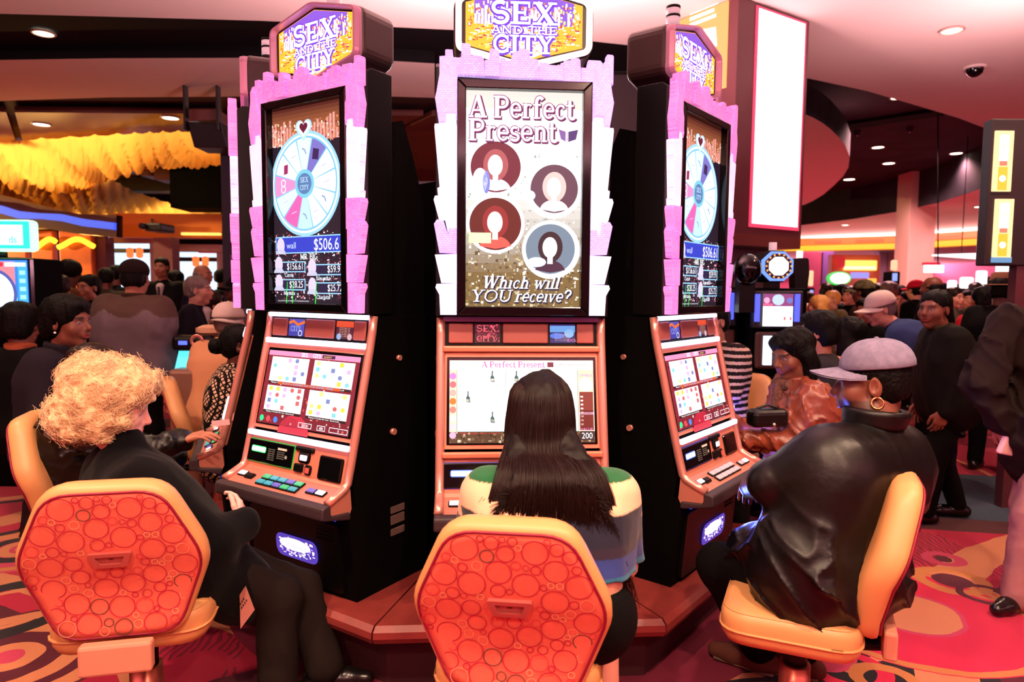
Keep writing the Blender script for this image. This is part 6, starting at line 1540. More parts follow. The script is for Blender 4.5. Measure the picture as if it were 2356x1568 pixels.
# ------------------------------------------------------------------ everybody else
def crowd(px, py, d, yaw, label, top, bottom=None, hair='short', hmat=None, skin='brown', female=False, seated=False, arms='down', lean=0.0, hyaw=None, hpitch=0.0, girth=1.0, capm=None, cap_yaw=0.0, hands=False,
          collar=None, suit=False, hs=1.0, stride=0.0, noise=.01, color=None, nz=None, ret=False, group=None, beard=None, twist=0.0, sleeve=None):
    yaw = math.radians(yaw); hy = yaw if hyaw is None else math.radians(hyaw); q = A(at(px, py, d))
    res = .0105 if d < 4.4 else (.016 if d < 7 else .024); hres = .0046 if d < 4.4 else (.0065 if d < 7 else .0095)
    if seated: J = template((0, 0), yaw, True, 1.0, lean, arms, twist, seat_z=max(.5, q[2] - .46 * math.cos(lean) - .245 + .03 * math.sin(lean)))
    else:
        J = template((0, 0), yaw, False, 1.0, lean, arms, twist, stride=stride); k = q[2] / J['head'][2]; J = {a: v * k for a, v in J.items()}
    sh = A((q[0] - J['head'][0], q[1] - J['head'][1], q[2] - J['head'][2] if seated else 0)); J = {a: v + (sh if a[0] not in 'a' else sh * A((1, 1, 0))) for a, v in J.items()}
    for a in 'lr': J['a' + a][2] = .09
    base = A((J['pelvis'][0], J['pelvis'][1], 0 if not seated else J['pelvis'][2] - .12)); p = Person(base, label, group)
    hd = []
    if hands:
        for a, sd in (('l', -1), ('r', 1)):
            dr = unit(J['w' + a] - J['e' + a]); hd.append((J['w' + a], dr, A((0, 0, -1)) if abs(dr[2]) < .8 else A((-sd, 0, 0)) @ Rm(yaw).T, sd, .45, .05, .6, 1.0, .004 if d < 4.4 else .006))
    V, Q, C, R = fleshed(J, max(res, .014), SK[skin] if isinstance(skin, str) else skin, hy, hpitch, 0, female, hs, hands=hd, hres=hres, beard=beard)
    p.add('body', V, Q, m_skin, C)
    jk = p.sdf('jacket', torso_prims(J, 1.06 * girth, 1.04) + arm_prims(J, (.076 * girth, .064, .05), .04), res, top, nz or fold_noise(noise, 8, int(px) % 17), color=None if color is None else (lambda V: color(V, J)))
    if sleeve is not None: p.sdf('sleeve', arm_prims({**J, 'sl': J['sl'] * .75 + J['el'] * .25, 'sr': J['sr'] * .75 + J['er'] * .25}, (.074, .07, .056)), res, sleeve, parent=jk)
    if collar is not None: p.sdf('collar', collar_prims(J, .068, .045, .018, .7), max(.008, res * .7), collar, parent=jk)
    if suit:
        f = unit(np.cross(unit(J['chest'] - J['pelvis']), unit(J['sr'] - J['sl']))); c = J['chest']
        p.sdf('shirt', [cap(c + f * .105 + A((0, 0, .03)), c + f * .128 + A((0, 0, -.17)), .05, .012, k=0)], .012, mat('white_shirt', rgb(240, 225, 225), .7), parent=jk)
        p.sdf('tie', [cap(c + f * .155 + A((0, 0, .02)), c + f * .145 + A((0, 0, -.2)), .014, .02, k=0)], .008, mat('dark_tie', rgb(60, 30, 40), .6), parent=jk)
    p.sdf('trousers', leg_prims(J, (.10, .075, .06)), max(res, .014), bottom or m_black_cloth, fold_noise(.008, 9, 3))
    fw = (-math.sin(yaw), math.cos(yaw))
    for a in 'lr': p.sdf('shoe', shoe_prims(J['a' + a], fw), .012 if d < 7 else .02, m_shoe_black)
    if hair: p.local('hair', hair_mesh(hair, hres * 1.1), R, J['head'], hs, hmat or m_hair_black)
    if capm is not None: wear_cap(p, R, J['head'], hs * 1.08, capm, capm, cap_yaw)
    p.R = R; p.J = J; p.hs = hs
    return p
def stud(p, side, m=None, z=-.045):
    mb = MB(); M = frame_matrix(p.R, p.J['head'], p.hs, p.base); mb.sphere(M @ Vector((side * .088, -.002, z)), .007, seg=10); mb.build('ear_stud', m or m_pearl, p.root)

# left side, near
p = crowd(158, 742, 3.95, -80, 'woman with short black hair and a charcoal fleece looking towards the machines', m_hoodie, hair='full', female=True, seated=True, arms='fold', lean=.10, hyaw=-97, skin='brown', girth=1.1, collar=m_hoodie, hs=1.16)
stud(p, 1)
def build_ticket_woman():
    p = Person((-2.05, 3.42, .5), 'woman with a brown bob and black leather jacket holding out a ticket')
    J = template((0, 0), math.radians(-88), True, 1.0, .16, 'lap'); q = A(at(222, 862, 3.36)); sh = q - J['head']; J = {a: v + (sh if a[0] != 'a' else sh * A((1, 1, 0))) for a, v in J.items()}
    J['er'] = A(at(335, 1035, 3.22)); J['wr'] = A(at(418, 1012, 3.28)); J['el'] = A(at(300, 1040, 3.5)); J['wl'] = A(at(400, 1050, 3.5))
    V, Q, C, R = fleshed(J, .012, SK['tan'], math.radians(-95), -.1, 0, True, 1.08, hands=[(J['wr'], (1, .1, .28), (.2, .1, -1), 1, .35, .06, .3, 1.05)])
    p.add('body', V, Q, m_skin, C)
    p.sdf('jacket', torso_prims(J, 1.05, 1.05) + arm_prims(J, (.074, .066, .056), .04), 0.0105, m_leather_black, ridge_noise(.02, 10, 2)); p.sdf('trousers', leg_prims(J), .014, m_black_cloth)
    for a in 'lr': p.sdf('shoe', shoe_prims(J['a' + a], (1, 0)), .012, m_shoe_black)
    p.local('hair', hair_mesh('bob', .0055, .003, 70), R, J['head'], 1.12, m_hair_brown)
    mb = MB()
    for i in range(14):
        a = 2 * PI * i / 14; mb.sphere(Vector(J['wr'] - p.base + A((-.02, .034 * math.cos(a), .034 * math.sin(a)))), .008, seg=8)
    mb.build('bead_bracelet', mat('ruby_beads', rgb(190, 90, 110), .15), p.root)
build_ticket_woman()
mb = MB(); q = at(508, 972, 3.3); mb.box((0, 0, 0), (.085, .002, .028), M=Matrix.Translation(q) @ rot(.2, -.1, .1)); tag(mb.build('ticket', mat('ticket_paper', rgb(255, 190, 200), .6)), 'pale paper ticket in the outstretched hand', 'ticket')
p = crowd(50, 748, 4.7, 10, 'black-haired person in a dark coat with tan collar at the picture edge', m_black_cloth, hair='full', seated=True, collar=mat('tan_fur', rgb(170, 90, 60), .9), hyaw=0, hs=1.15, arms='lap')
def yoke(V, J):
    z = V[:, 2]; top = z > J['chest'][2] - .05 + .06 * np.exp(-((np.abs((V - J['chest']) @ unit(J['sr'] - J['sl'])) - .15) / .06) ** 2)
    C = np.tile(A(rgb(92, 76, 84)[:3]), (len(V), 1)); C[top] = rgb(66, 42, 34)[:3]; C[z < J['pelvis'][2] - .02] = rgb(64, 34, 24)[:3]; return C
p = crowd(312, 640, 5.3, 6, 'broad man standing with his back turned in a grey jacket with brown yoke', m_brown_yoke, hair='short', skin='tan', girth=1.28, collar=mat('brown_collar', rgb(50, 30, 24), .8), color=yoke, hs=1.08, noise=.014)
R_, h_ = p.R, p.J['head']; p.local('knit_cap', sdf_mesh([ell((0, -.02, .055), (.096, .115, .085), k=0), half((0, 0, .02), (0, -.1, -1))], .008), R_, h_, 1.08, mat('black_knit', rgb(26, 16, 16), .95))
crowd(530, 742, 5.2, -12, 'man in a backwards white cap and beige shirt seated with his back turned', m_beige_shirt, seated=True, arms='fwd', lean=.15, skin='fair', hmat=m_hair_grey, capm=m_white_cap, cap_yaw=PI, hs=1.1, girth=1.1, collar=m_beige_shirt)
def checker_mat():
    m = mat('check_weave', rgb(20, 14, 16), .8); nt = m.node_tree; b = nt.nodes['Principled BSDF']; tc = nt.nodes.new('ShaderNodeTexCoord'); mp = nt.nodes.new('ShaderNodeMapping'); mp.inputs['Rotation'].default_value = (.6, .4, .78); mp.inputs['Scale'].default_value = (40, 40, 40)
    ck = nt.nodes.new('ShaderNodeTexVoronoi'); ck.feature = 'F1'; ck.distance = 'CHEBYCHEV'; ck.inputs['Randomness'].default_value = 0.0; ck.inputs['Scale'].default_value = 1
    nt.links.new(tc.outputs['Object'], mp.inputs[0]); nt.links.new(mp.outputs[0], ck.inputs['Vector']); lt = nt.nodes.new('ShaderNodeMath'); lt.operation = 'LESS_THAN'; lt.inputs[1].default_value = .33; nt.links.new(ck.outputs['Distance'], lt.inputs[0])
    mx = nt.nodes.new('ShaderNodeMix'); mx.data_type = 'RGBA'; nt.links.new(lt.outputs[0], mx.inputs[0]); mx.inputs[6].default_value = rgb(20, 14, 16); mx.inputs[7].default_value = rgb(236, 190, 160); nt.links.new(mx.outputs[2], b.inputs['Base Color']); return m
crowd(556, 795, 4.55, -66, 'dark-haired woman with a low bun and black and white checked top', checker_mat(), hair='bun', female=True, seated=True, arms='fwd', lean=.1, hyaw=-75, skin='dark', hs=1.1, girth=1.15)
LB = 'people around the lounge'
crowd(458, 668, 6.6, -82, 'grey-haired man in a dark suit facing the machines', mat('dark_suit', rgb(22, 20, 30), .8), suit=True, hmat=m_hair_grey, skin='fair', hs=1.1, group=LB)
crowd(545, 668, 6.2, 150, 'man in black cap and grey jacket behind the white cap', mat('grey_coat', rgb(84, 74, 76), .8), skin='dark', capm=mat('black_cap', rgb(16, 12, 14), .8), group=LB)
crowd(371, 615, 8.6, 186, 'man in a black suit and tie standing before the bright doorway', mat('black_suit', rgb(14, 12, 16), .8), suit=True, skin='tan', group=LB)
crowd(203, 662, 6.6, 165, 'person with pulled-back dark hair facing the viewer beside the broad man', m_black_cloth, skin='tan', female=True, suit=True, hair='short', group=LB)
crowd(165, 630, 7.6, -20, 'person with a dark afro and brown jacket by the orange wall', mat('brown_coat', rgb(96, 58, 34), .8), hair='afro', skin='dark', group=LB)
crowd(112, 662, 6.8, -10, 'dark-haired person in front of the red-topped sign board', m_black_cloth, hair='full', skin='dark', group=LB)
crowd(142, 660, 7.2, 20, 'short brown-haired person before the sign board', mat('brown_coat2', rgb(110, 60, 50), .8), hmat=m_hair_brown, skin='tan', group=LB)
crowd(82, 690, 6.5, 30, 'fair-haired person in a beige coat beside the glowing machine', mat('beige_coat', rgb(170, 110, 80), .8), hmat=m_hair_yellow, hair='full', skin='fair', female=True, group=LB)
crowd(468, 632, 8.2, -95, 'bald man beyond the grey-haired one', mat('navy_coat', rgb(20, 18, 40), .8), hair='rim', hmat=m_hair_grey, skin='tan', group=LB)
crowd(490, 700, 7.3, -60, 'brown-haired youngster beside the dark suit', mat('tan_coat', rgb(120, 84, 56), .8), hair='full', hmat=m_hair_brown, skin='fair', seated=True, group=LB)
crowd(398, 645, 9.0, 120, 'dark-haired woman by the violet pillar', mat('plum_coat', rgb(60, 30, 50), .8), hair='bob', skin='tan', female=True, group=LB)
crowd(245, 640, 8.4, 15, 'dark-haired person half hidden behind the broad man', mat('olive_coat', rgb(50, 40, 30), .8), skin='brown', group=LB)
crowd(272, 632, 9.0, -30, 'person in dark clothes before the bright doorway', m_black_cloth, skin='brown', group=LB)
crowd(515, 640, 9.5, -60, 'person in black by the dark pillar', m_black_cloth, skin='brown', group=LB)

# right side, near
def build_brown_leather():
    p = crowd(1822, 815, 3.95, 88, 'woman in a brown leather jacket and scarf looking down at her machine', m_leather_brown, hair='bob', female=True, seated=True, arms='fwd', lean=.08, hyaw=112, hpitch=-.28, skin='brown', hs=1.12, girth=1.18, hands=True, nz=ridge_noise(.026, 9, 3), collar=m_leather_brown)
    stud(p, -1); stud(p, 1); J = p.J; f = A((-1, .03, 0))
    p.sdf('scarf', [cap(J['neck'] + f * .07 + A((0, -.05, -.02)), J['neck'] + f * .09 + A((0, .05, -.02)), .035, k=0), cap(J['neck'] + f * .10 + A((0, 0, -.02)), J['chest'] + f * .15 + A((0, -.02, -.10)), .035, .03, k=.02)], .008, mat('brown_scarf', rgb(90, 56, 52), .9, noise=(60, .6, rgb(140, 96, 84))), fold_noise(.012, 24, 4))
    for a in 'lr': p.sdf('cuff', [cap(J['w' + a] - unit(J['w' + a] - J['e' + a]) * .09, J['w' + a] - unit(J['w' + a] - J['e' + a]) * .01, .05, .046, k=0)], .008, mat('ribbed_cuff', rgb(150, 72, 46), .9, bump=(120, .4)))
build_brown_leather()
mb = MB(); q = at(1765, 960, 3.72); mb.box((0, 0, 0), (.22, .10, .10), .03, 3, M=Matrix.Translation(q) @ rot(0, 0, .2)); e = empty('handbag', (q.x, q.y, q.z - .05)); mb2 = mb; o = mb2.build('bag_body', m_leather_black, e); o.data.transform(Matrix.Translation((-q.x, -q.y, -q.z + .05)))
mb = MB(); mb.tube([(-.08, 0, .05), (-.06, 0, .10), (0, 0, .12), (.06, 0, .10), (.08, 0, .05)], .007, 8); mb.build('bag_handle', m_leather_black, e); mb = MB(); mb.sphere((.02, -.05, .02), .012, seg=10); mb.build('clasp', m_silver, e)
tag(e, 'black handbag with shiny clasp on the lap of the brown-jacketed woman', 'handbag')
def fair_isle():
    m = mat('patterned_knit', rgb(30, 22, 24), .9); nt = m.node_tree; b = nt.nodes['Principled BSDF']; tc = nt.nodes.new('ShaderNodeTexCoord'); wv = nt.nodes.new('ShaderNodeTexWave'); wv.bands_direction = 'Z'; wv.inputs['Scale'].default_value = 7; wv.inputs['Distortion'].default_value = 1.2; wv.inputs['Detail Scale'].default_value = 18
    nt.links.new(tc.outputs['Object'], wv.inputs['Vector']); gt = nt.nodes.new('ShaderNodeMath'); gt.operation = 'GREATER_THAN'; gt.inputs[1].default_value = .62; nt.links.new(wv.outputs['Fac'], gt.inputs[0])
    mx = nt.nodes.new('ShaderNodeMix'); mx.data_type = 'RGBA'; nt.links.new(gt.outputs[0], mx.inputs[0]); mx.inputs[6].default_value = rgb(30, 22, 24); mx.inputs[7].default_value = rgb(206, 170, 160); nt.links.new(mx.outputs[2], b.inputs['Base Color']); return m
crowd(1640, 740, 4.75, 120, 'person in a patterned knit sweater half hidden behind the slanting machine', fair_isle(), seated=True, arms='fwd', skin='tan', hs=1.05, girth=1.05)
# right side, further
def bent_shirt():
    p = crowd(2022, 712, 6.0, 62, 'man in a blue denim shirt and white cap bending forward', m_denim_blue, lean=.95, arms='fwd', hyaw=92, hpitch=-.25, skin='fair', hmat=m_hair_grey, capm=m_white_cap, girth=1.35, hs=1.12, bottom=mat('navy_trousers', rgb(26, 28, 48), .9), noise=.016)
bent_shirt()
p = crowd(2150, 712, 4.75, 78, 'man in a dark jacket with red flower print striding past the seats', mat('dark_green_black_jacket', rgb(16, 14, 12), .8), arms='down', lean=.12, hyaw=118, skin='brown', girth=1.2, hs=1.08, hands=True, stride=.16, collar=mat('olive_collar', rgb(50, 44, 26), .9), noise=.016)
J = p.J; f = A((-math.sin(math.radians(78)), math.cos(math.radians(78)), 0)); s = unit(J['sr'] - J['sl']); mb = MB()
for a, b_, c_ in ((.0, 0, .045), (.05, .02, .03), (-.03, .05, .03), (.02, -.06, .035), (-.04, -.04, .025)): mb.sphere(Vector(J['chest'] - s * (.175) + f * a + A((0, 0, b_ - .02)) - p.base), c_, (1, .35, 1), 12)
mb.build('flower_print', mat('red_flower', rgb(220, 40, 90), .8), p.root)
p = crowd(2306, 668, 6.1, -50, 'man in a brown fedora and black vest with tan sleeves', m_black_cloth, hair='short', skin='dark', girth=1.1, sleeve=mat('tan_sleeve', rgb(206, 130, 84), .8), arms='fold', hs=1.08)
mb = MB(); mb.lathe([(.0005, .125), (.05, .128), (.078, .115), (.092, .05), (.094, .03), (.15, .022), (.155, .018), (.09, .02)], 32, c=(0, -.015, .025)); o = mb.build('fedora', mat('brown_felt', rgb(120, 80, 62), .9), p.root); o.data.transform(frame_matrix(p.R, p.J['head'], 1.08, p.base)); mb = MB(); mb.lathe([(.0955, .03), (.0955, .055)], 32, c=(0, -.015, .025)); b_ = mb.build('hat_band', m_black_cloth, o); b_.data.transform(frame_matrix(p.R, p.J['head'], 1.08, p.base))
def edge_man():
    p = Person(tuple(on_floor(2330, 1395)), 'man in a dark jacket, brown vest and pale jeans walking at the picture edge')
    g = A(on_floor(2325, 1400)); J = template((g[0] + .16, g[1] + .06), math.radians(70), False, .97, .06, 'down', stride=.10); mv = A(at(2465, 800, 3.5)) - J['chest']
    for a_ in ('chest', 'sr', 'er', 'wr', 'neck', 'head'): J[a_] = J[a_] + mv
    for a_ in ('pelvis', 'hl', 'hr'): J[a_] = J[a_] + mv * A((.6, .6, .5))
    J['wl'] = A(at(2310, 975, 3.42)); J['el'] = A(at(2262, 880, 3.46)) ; J['sl'] = A(at(2325, 745, 3.5))
    sh = J['sl'] - (J['chest'] - unit(J['sr'] - J['sl']) * .2)
    V, Q, C, R = fleshed(J, .012, SK['tan'], math.radians(80), 0, 0, hs=1.05, hands=[(J['wl'], unit(A((.25, .0, -.55))), A((.3, .3, 0)), -1, .6, .05, .6, 1.1), ])
    p.add('body', V, Q, m_skin, C)
    jk = p.sdf('jacket', torso_prims(J, 1.22, 1.12) + arm_prims(J, (.098, .088, .066), .05) + [cap(J['pelvis'] + A((-.1, 0, -.12)), J['pelvis'] + A((.1, 0, -.12)), .16, k=.06)], .0105, mat('brown_black_coat', rgb(30, 20, 19), .75), ridge_noise(.03, 6, 12))
    f = A((-math.sin(1.22), math.cos(1.22), 0)); s = unit(J['sr'] - J['sl'])
    p.sdf('vest', [cap(J['chest'] + f * .06 + s * .0, J['pelvis'] + f * .08, .13, .14, k=0)], .012, mat('brown_quilt', rgb(96, 46, 40), .7, bump=(30, .5)), fold_noise(.01, 12, 7))
    p.sdf('jeans', leg_prims(J, (.11, .088, .082), extra=.006), .0105, mat('pale_jeans', rgb(170, 116, 112), .9, noise=(7, .6, rgb(126, 84, 88))), fold_noise(.016, 8, 9))
    for a in 'lr': p.sdf('shoe', shoe_prims(J['a' + a], (-.7, -.3), 1.05), .007, m_shoe_black)
    p.local('hair', hair_mesh('short', .0065), R, J['head'], 1.05, m_hair_black)
    return p, J
pe, Je = edge_man()
mb = MB(); q = Je['wl'] + A((.03, .0, -.10)); mb.box((0, 0, 0), (.10, .03, .12), .01, M=Matrix.Translation(Vector(q)) @ rot(.2, .2, .3)); tag(mb.build('paper_cup', mat('pale_pink_paper', rgb(240, 190, 196), .6)), 'pale pink folded paper held in the hand at the picture edge', 'paper')
RB = 'people across the gaming floor'
crowd(1948, 772, 5.3, 25, 'woman with shoulder-length black hair seated with her back turned', mat('peach_top', rgb(236, 150, 120), .8), hair='long', female=True, seated=True, skin='fair', hs=1.1, group=RB)
crowd(1880, 765, 4.7, 60, 'dark-haired person in grey behind the brown-jacketed woman', mat('charcoal_coat', rgb(44, 40, 46), .9), hair='full', seated=True, skin='tan', hs=1.1, group=RB)
crowd(1880, 705, 8.0, 60, 'woman with long blond hair in a dark coat', m_black_cloth, hair='long', hmat=m_hair_yellow, female=True, skin='fair', group=RB)
crowd(1983, 672, 7.8, 40, 'man in a camouflage cap and brown coat', mat('brown_coat3', rgb(60, 34, 32), .8), skin='brown', capm=mat('camo_cap', rgb(110, 100, 74), .9, noise=(30, 1, rgb(60, 54, 36))), group=RB)
crowd(1912, 690, 9.2, 100, 'fair-haired person in an olive coat', mat('olive_coat2', rgb(110, 96, 66), .8), hmat=m_hair_yellow, skin='fair', group=RB)
crowd(1992, 715, 7.0, 110, 'woman in profile before the man in blue denim', m_black_cloth, hair='bob', female=True, skin='tan', seated=True, group=RB)
crowd(2104, 668, 9.3, 20, 'person in a red knitted hat', m_black_cloth, skin='fair', capm=mat('red_cap', rgb(214, 30, 60), .9), group=RB)
crowd(2142, 662, 7.4, 30, 'dark-skinned bald person behind the striding man', m_black_cloth, hair='rim', skin='brown', group=RB)
crowd(2196, 685, 8.2, 200, 'woman with tied-back hair and a green top behind the striding man', mat('grey_green_top', rgb(90, 84, 66), .8), hair='short', hmat=m_hair_brown, female=True, skin='fair', group=RB)
crowd(2228, 690, 8.8, 150, 'person in a dark top beside the woman in green', m_black_cloth, skin='fair', group=RB)
crowd(2258, 690, 7.1, 0, 'person with black hair seated on a red seat', mat('red_jacket', rgb(190, 30, 50), .8), hair='full', seated=True, skin='tan', group=RB)
rnd = random.Random(77)
tops = [m_black_cloth, mat('wine_coat', rgb(90, 24, 40), .8), mat('slate_coat', rgb(60, 60, 80), .8), mat('brown_coat4', rgb(96, 60, 48), .8), mat('rose_top', rgb(190, 100, 100), .8)]
words = ['black', 'wine-red', 'slate-blue', 'brown', 'rose-pink']; places = ['beside the second bank', 'left of the green oval sign', 'under the green oval sign', 'before the bar', 'under the amber bar sign', 'left of the pale pillar', 'behind the white cap', 'at the foot of the pale pillar', 'right behind the red hat', 'below the hanging white sign', 'far off under the white ceiling light', 'near the round white machine sign', 'beside the wide glowing machine', 'by the tall white screen', 'next to the fedora wearer', 'behind the brown-jacketed woman', 'between the blond woman and the bar']
for i, (px, py, d) in enumerate([(1862, 690, 10.5), (1900, 668, 12), (1935, 672, 11), (1955, 680, 9.8), (2020, 672, 10.6), (2048, 668, 10), (2075, 672, 12.5), (2088, 690, 10.5), (2125, 668, 13), (2165, 668, 12), (2182, 672, 14), (2215, 668, 12.5), (2242, 668, 11), (2270, 672, 12.5), (2290, 690, 9.6), (1848, 720, 9.0), (1925, 715, 10.2)]):
    k = rnd.randrange(5); crowd(px, py, d, rnd.uniform(-180, 180), f'distant person in {words[k]} clothes {places[i]}', tops[k], hair=rnd.choice(['short', 'full', 'bob']), hmat=rnd.choice([m_hair_black, m_hair_brown, m_hair_grey, m_hair_yellow]), skin=rnd.choice(['fair', 'tan', 'brown']), group='distant people across the gaming floor')
# ------------------------------------------------------------------ the lounge side
def facing(px0, py0, px1, py1, Y, depth=.1):
    """centre and size of an upright box that fills this window of the photograph at depth Y"""
    a, b = at(px0, py0, Y), at(px1, py1, Y); c = (a + b) / 2
    return Vector((c.x, Y + depth / 2, c.z)), (abs(b.x - a.x), depth, abs(a.z - b.z))
def fbox(name, m, px0, py0, px1, py1, Y, depth=.1, r=0.0, parent=None, to_floor=False, col=None):
    c, s = facing(px0, py0, px1, py1, Y, depth)
    if to_floor: top = c.z + s[2] / 2; c.z = top / 2; s = (s[0], s[1], top)
    off = parent.location if parent else Vector((0, 0, 0))
    mb = MB(); mb.box(c - off, s, r); return mb.build(name, m, parent)
m_wood_ceiling = mat('wood_ceiling', rgb(112, 58, 50), .35, noise=(.8, .6, rgb(84, 40, 36)))
m_orange_wall = mat('orange_wall', rgb(226, 128, 60), .6); m_wood_panel = mat('wood_panel', rgb(206, 104, 52), .4, noise=(3, .6, rgb(180, 84, 40)))
m_valance = mat('brown_valance', rgb(76, 34, 22), .5); m_violet = mat('violet_wall', rgb(120, 70, 92), .7); m_purple_dark = mat('dark_purple_column', rgb(26, 14, 44), .5)
# wooden ceiling in planks with dark joints
root = empty('ceiling', (-7, 12, 4.0)); tag(root, 'red-brown wooden ceiling panels around the draped canopy', 'ceiling', kind='structure')
xs = [-15, -11.2, -8.2, -5.2, -2.4, 1.0]
for i in range(5):
    mb = MB(); x0, x1 = xs[i] + .06, xs[i + 1] - .06
    mb.prism([(x0 + 7 + 1.2, -2.3), (x1 + 7 + 1.2, -2.3), (x1 + 7 - 2.6, 3.5), (x0 + 7 - 2.6, 3.5)], 0, .08, axis='z'); mb.build('panel', m_wood_ceiling, root)
for px, Y in ((160, 9.2), (505, 8.7)):
    pass
# draped canopy: a ring of gathered cloth with a dark opening
m_drape = mat('gold_drape', rgb(250, 170, 50), .7)
_nt = m_drape.node_tree; _tr = _nt.nodes.new('ShaderNodeBsdfTranslucent'); _tr.inputs[0].default_value = rgb(255, 206, 120); _mx = _nt.nodes.new('ShaderNodeMixShader'); _mx.inputs[0].default_value = .65
_nt.links.new(_nt.nodes['Principled BSDF'].outputs[0], _mx.inputs[1]); _nt.links.new(_tr.outputs[0], _mx.inputs[2]); _nt.links.new(_mx.outputs[0], _nt.nodes['Material Output'].inputs[0])
def lerp_path(pts, t):
    n = len(pts) - 1; k = min(int(t * n), n - 1); return Vector(pts[k]).lerp(Vector(pts[k + 1]), t * n - k)
root = empty('canopy', (-7, 13, 3.7)); tag(root, 'gold cloth canopy gathered in swags round a dark opening', 'canopy')
def drape(name, top, bot, ztop, zbot, nu=150, nv=14, swirl=2.5, freq=15, amp=.34):
    T = [on_floor(px, py, ztop) for px, py in top]; B = [on_floor(px, py, zbot) for px, py in bot]; rows = []
    for j in range(nv + 1):
        v = j / nv; row = []
        for i in range(nu + 1):
            u = i / nu; p = lerp_path(T, u).lerp(lerp_path(B, u), v); ph = 2 * PI * (freq * u + swirl * v + .4 * math.sin(9 * u))
            fold = (abs(math.sin(ph * .5)) ** .5 - .5) * amp + .3 * amp * (abs(math.sin(ph * 1.27 + 1)) ** .5 - .5)
            p.z += -.22 * math.sin(PI * v) - fold * (0.12 + .88 * math.sin(PI * v)); row.append(p - root.location)
        rows.append(row)
    mb = MB(); mb.grid(rows); return mb.build(name, m_drape, root)
drape('cloth_swag', [(-160, 345), (0, 324), (150, 314), (300, 305), (420, 300), (560, 298)], [(-160, 500), (0, 470), (150, 440), (235, 392), (330, 352), (560, 332)], 3.95, 3.75, swirl=-4)
drape('cloth_swag', [(-160, 430), (0, 440), (120, 405), (225, 392), (300, 435), (400, 470), (508, 482)], [(-160, 480), (0, 462), (90, 486), (180, 497), (280, 497), (400, 504), (508, 514)], 3.72, 3.62, swirl=-3, freq=17)
for px, py, zz, w in ((60, 380, 3.96, 50), (200, 345, 3.96, 45), (420, 315, 3.96, 30), (60, 455, 3.96, 60), (330, 470, 3.96, 60), (450, 495, 3.96, 60)):     # lamps above the cloth
    q = on_floor(px, py, 3.75); ld = bpy.data.lights.new('canopy_lamp', 'AREA'); ld.energy = w; ld.color = (1, .62, .22); ld.size = 2.0; o = bpy.data.objects.new('canopy_lamp', ld); COL.objects.link(o); o.location = (q.x, q.y, zz)
for (sx, sy, sz, tx, ty, tz, w) in ((-13.5, 11.0, 2.2, -7.5, 13.0, 3.8, 2600), (-12.5, 18, 2.4, -8.5, 20, 3.6, 2200)):     # added spots without fixtures, raking the cloth to shade its pleats
    ld = bpy.data.lights.new('added_pleat_spot', 'SPOT'); ld.energy = w; ld.color = (1, .62, .22); ld.spot_size = 1.35; ld.spot_blend = .8; ld.shadow_soft_size = .08; o = bpy.data.objects.new('added_pleat_spot', ld); COL.objects.link(o); o.location = (sx, sy, sz); o.rotation_euler = Vector((tx - sx, ty - sy, tz - sz)).to_track_quat('-Z', 'Y').to_euler()
# dark rig in the opening
root = empty('stage_rig', at(330, 400, 14)); tag(root, 'black stage rig with loudspeakers and a pink truss in the canopy opening', 'stage rig')
m_rig = mat('rig_black', rgb(18, 14, 18), .5); m_rig_g = mat('rig_grey', rgb(120, 90, 110), .5); m_truss = mat('pink_truss', rgb(220, 130, 190), .4, emit=rgb(200, 90, 160), es=.3)
fbox('rig_frame', m_rig, 250, 340, 430, 440, 15.2, .4, parent=root)
for x0, x1, y0, y1, m in ((270, 320, 352, 392, m_rig_g), (318, 348, 365, 405, m_rig_g), (350, 400, 372, 414, m_rig_g)): fbox('loudspeaker', m, x0, y0, x1, y1, 14.2, .5, .05, root)
mb = MB()
for (a, b_) in (((330, 346), (412, 366)), ((352, 362), (412, 382)), ((412, 366), (412, 384))): mb.tube([at(*a, 13.9) - root.location, at(*b_, 13.9) - root.location], .018, 6)
for k in range(6): mb.tube([at(338 + k * 13, 348 + k * 3.2, 13.9) - root.location, at(350 + k * 12, 362 + k * 3.6, 13.9) - root.location], .012, 5)
mb.build('truss', m_truss, root)
fbox('column', m_black_matte, 388, 335, 505, 478, 13, .8); bpy.data.objects['column'].name = 'hanging_housing'; tag(bpy.data.objects['hanging_housing'], 'tall black housing hanging beside the canopy', 'housing')
# hanging loudspeaker
root = empty('hanging_speaker', at(470, 335, 8.4)); tag(root, 'black loudspeaker hung from the wooden ceiling', 'loudspeaker')
c, s = facing(430, 280, 512, 336, 8.4, .4); mb = MB(); mb.box(c - root.location, s, .02); mb.bm.verts.ensure_lookup_table()
for v in mb.bm.verts:
    if v.co.z < c.z - root.location.z: v.co.x += .03; v.co.y += .08
mb.build('speaker_box', m_rig, root)
for px in (428, 503): mb = MB(); a = at(px, 215, 8.4) - root.location; a.z = 4.14 - root.location.z; b_ = at(px, 300, 8.4) - root.location; mb.box((a + b_) / 2, (.025, .10, abs(a.z - b_.z)), .004); mb.build('bracket', m_rig, root)
fbox('speaker_shelf', m_wood_ceiling, 430, 250, 502, 278, 8.5, .3, .01, root)
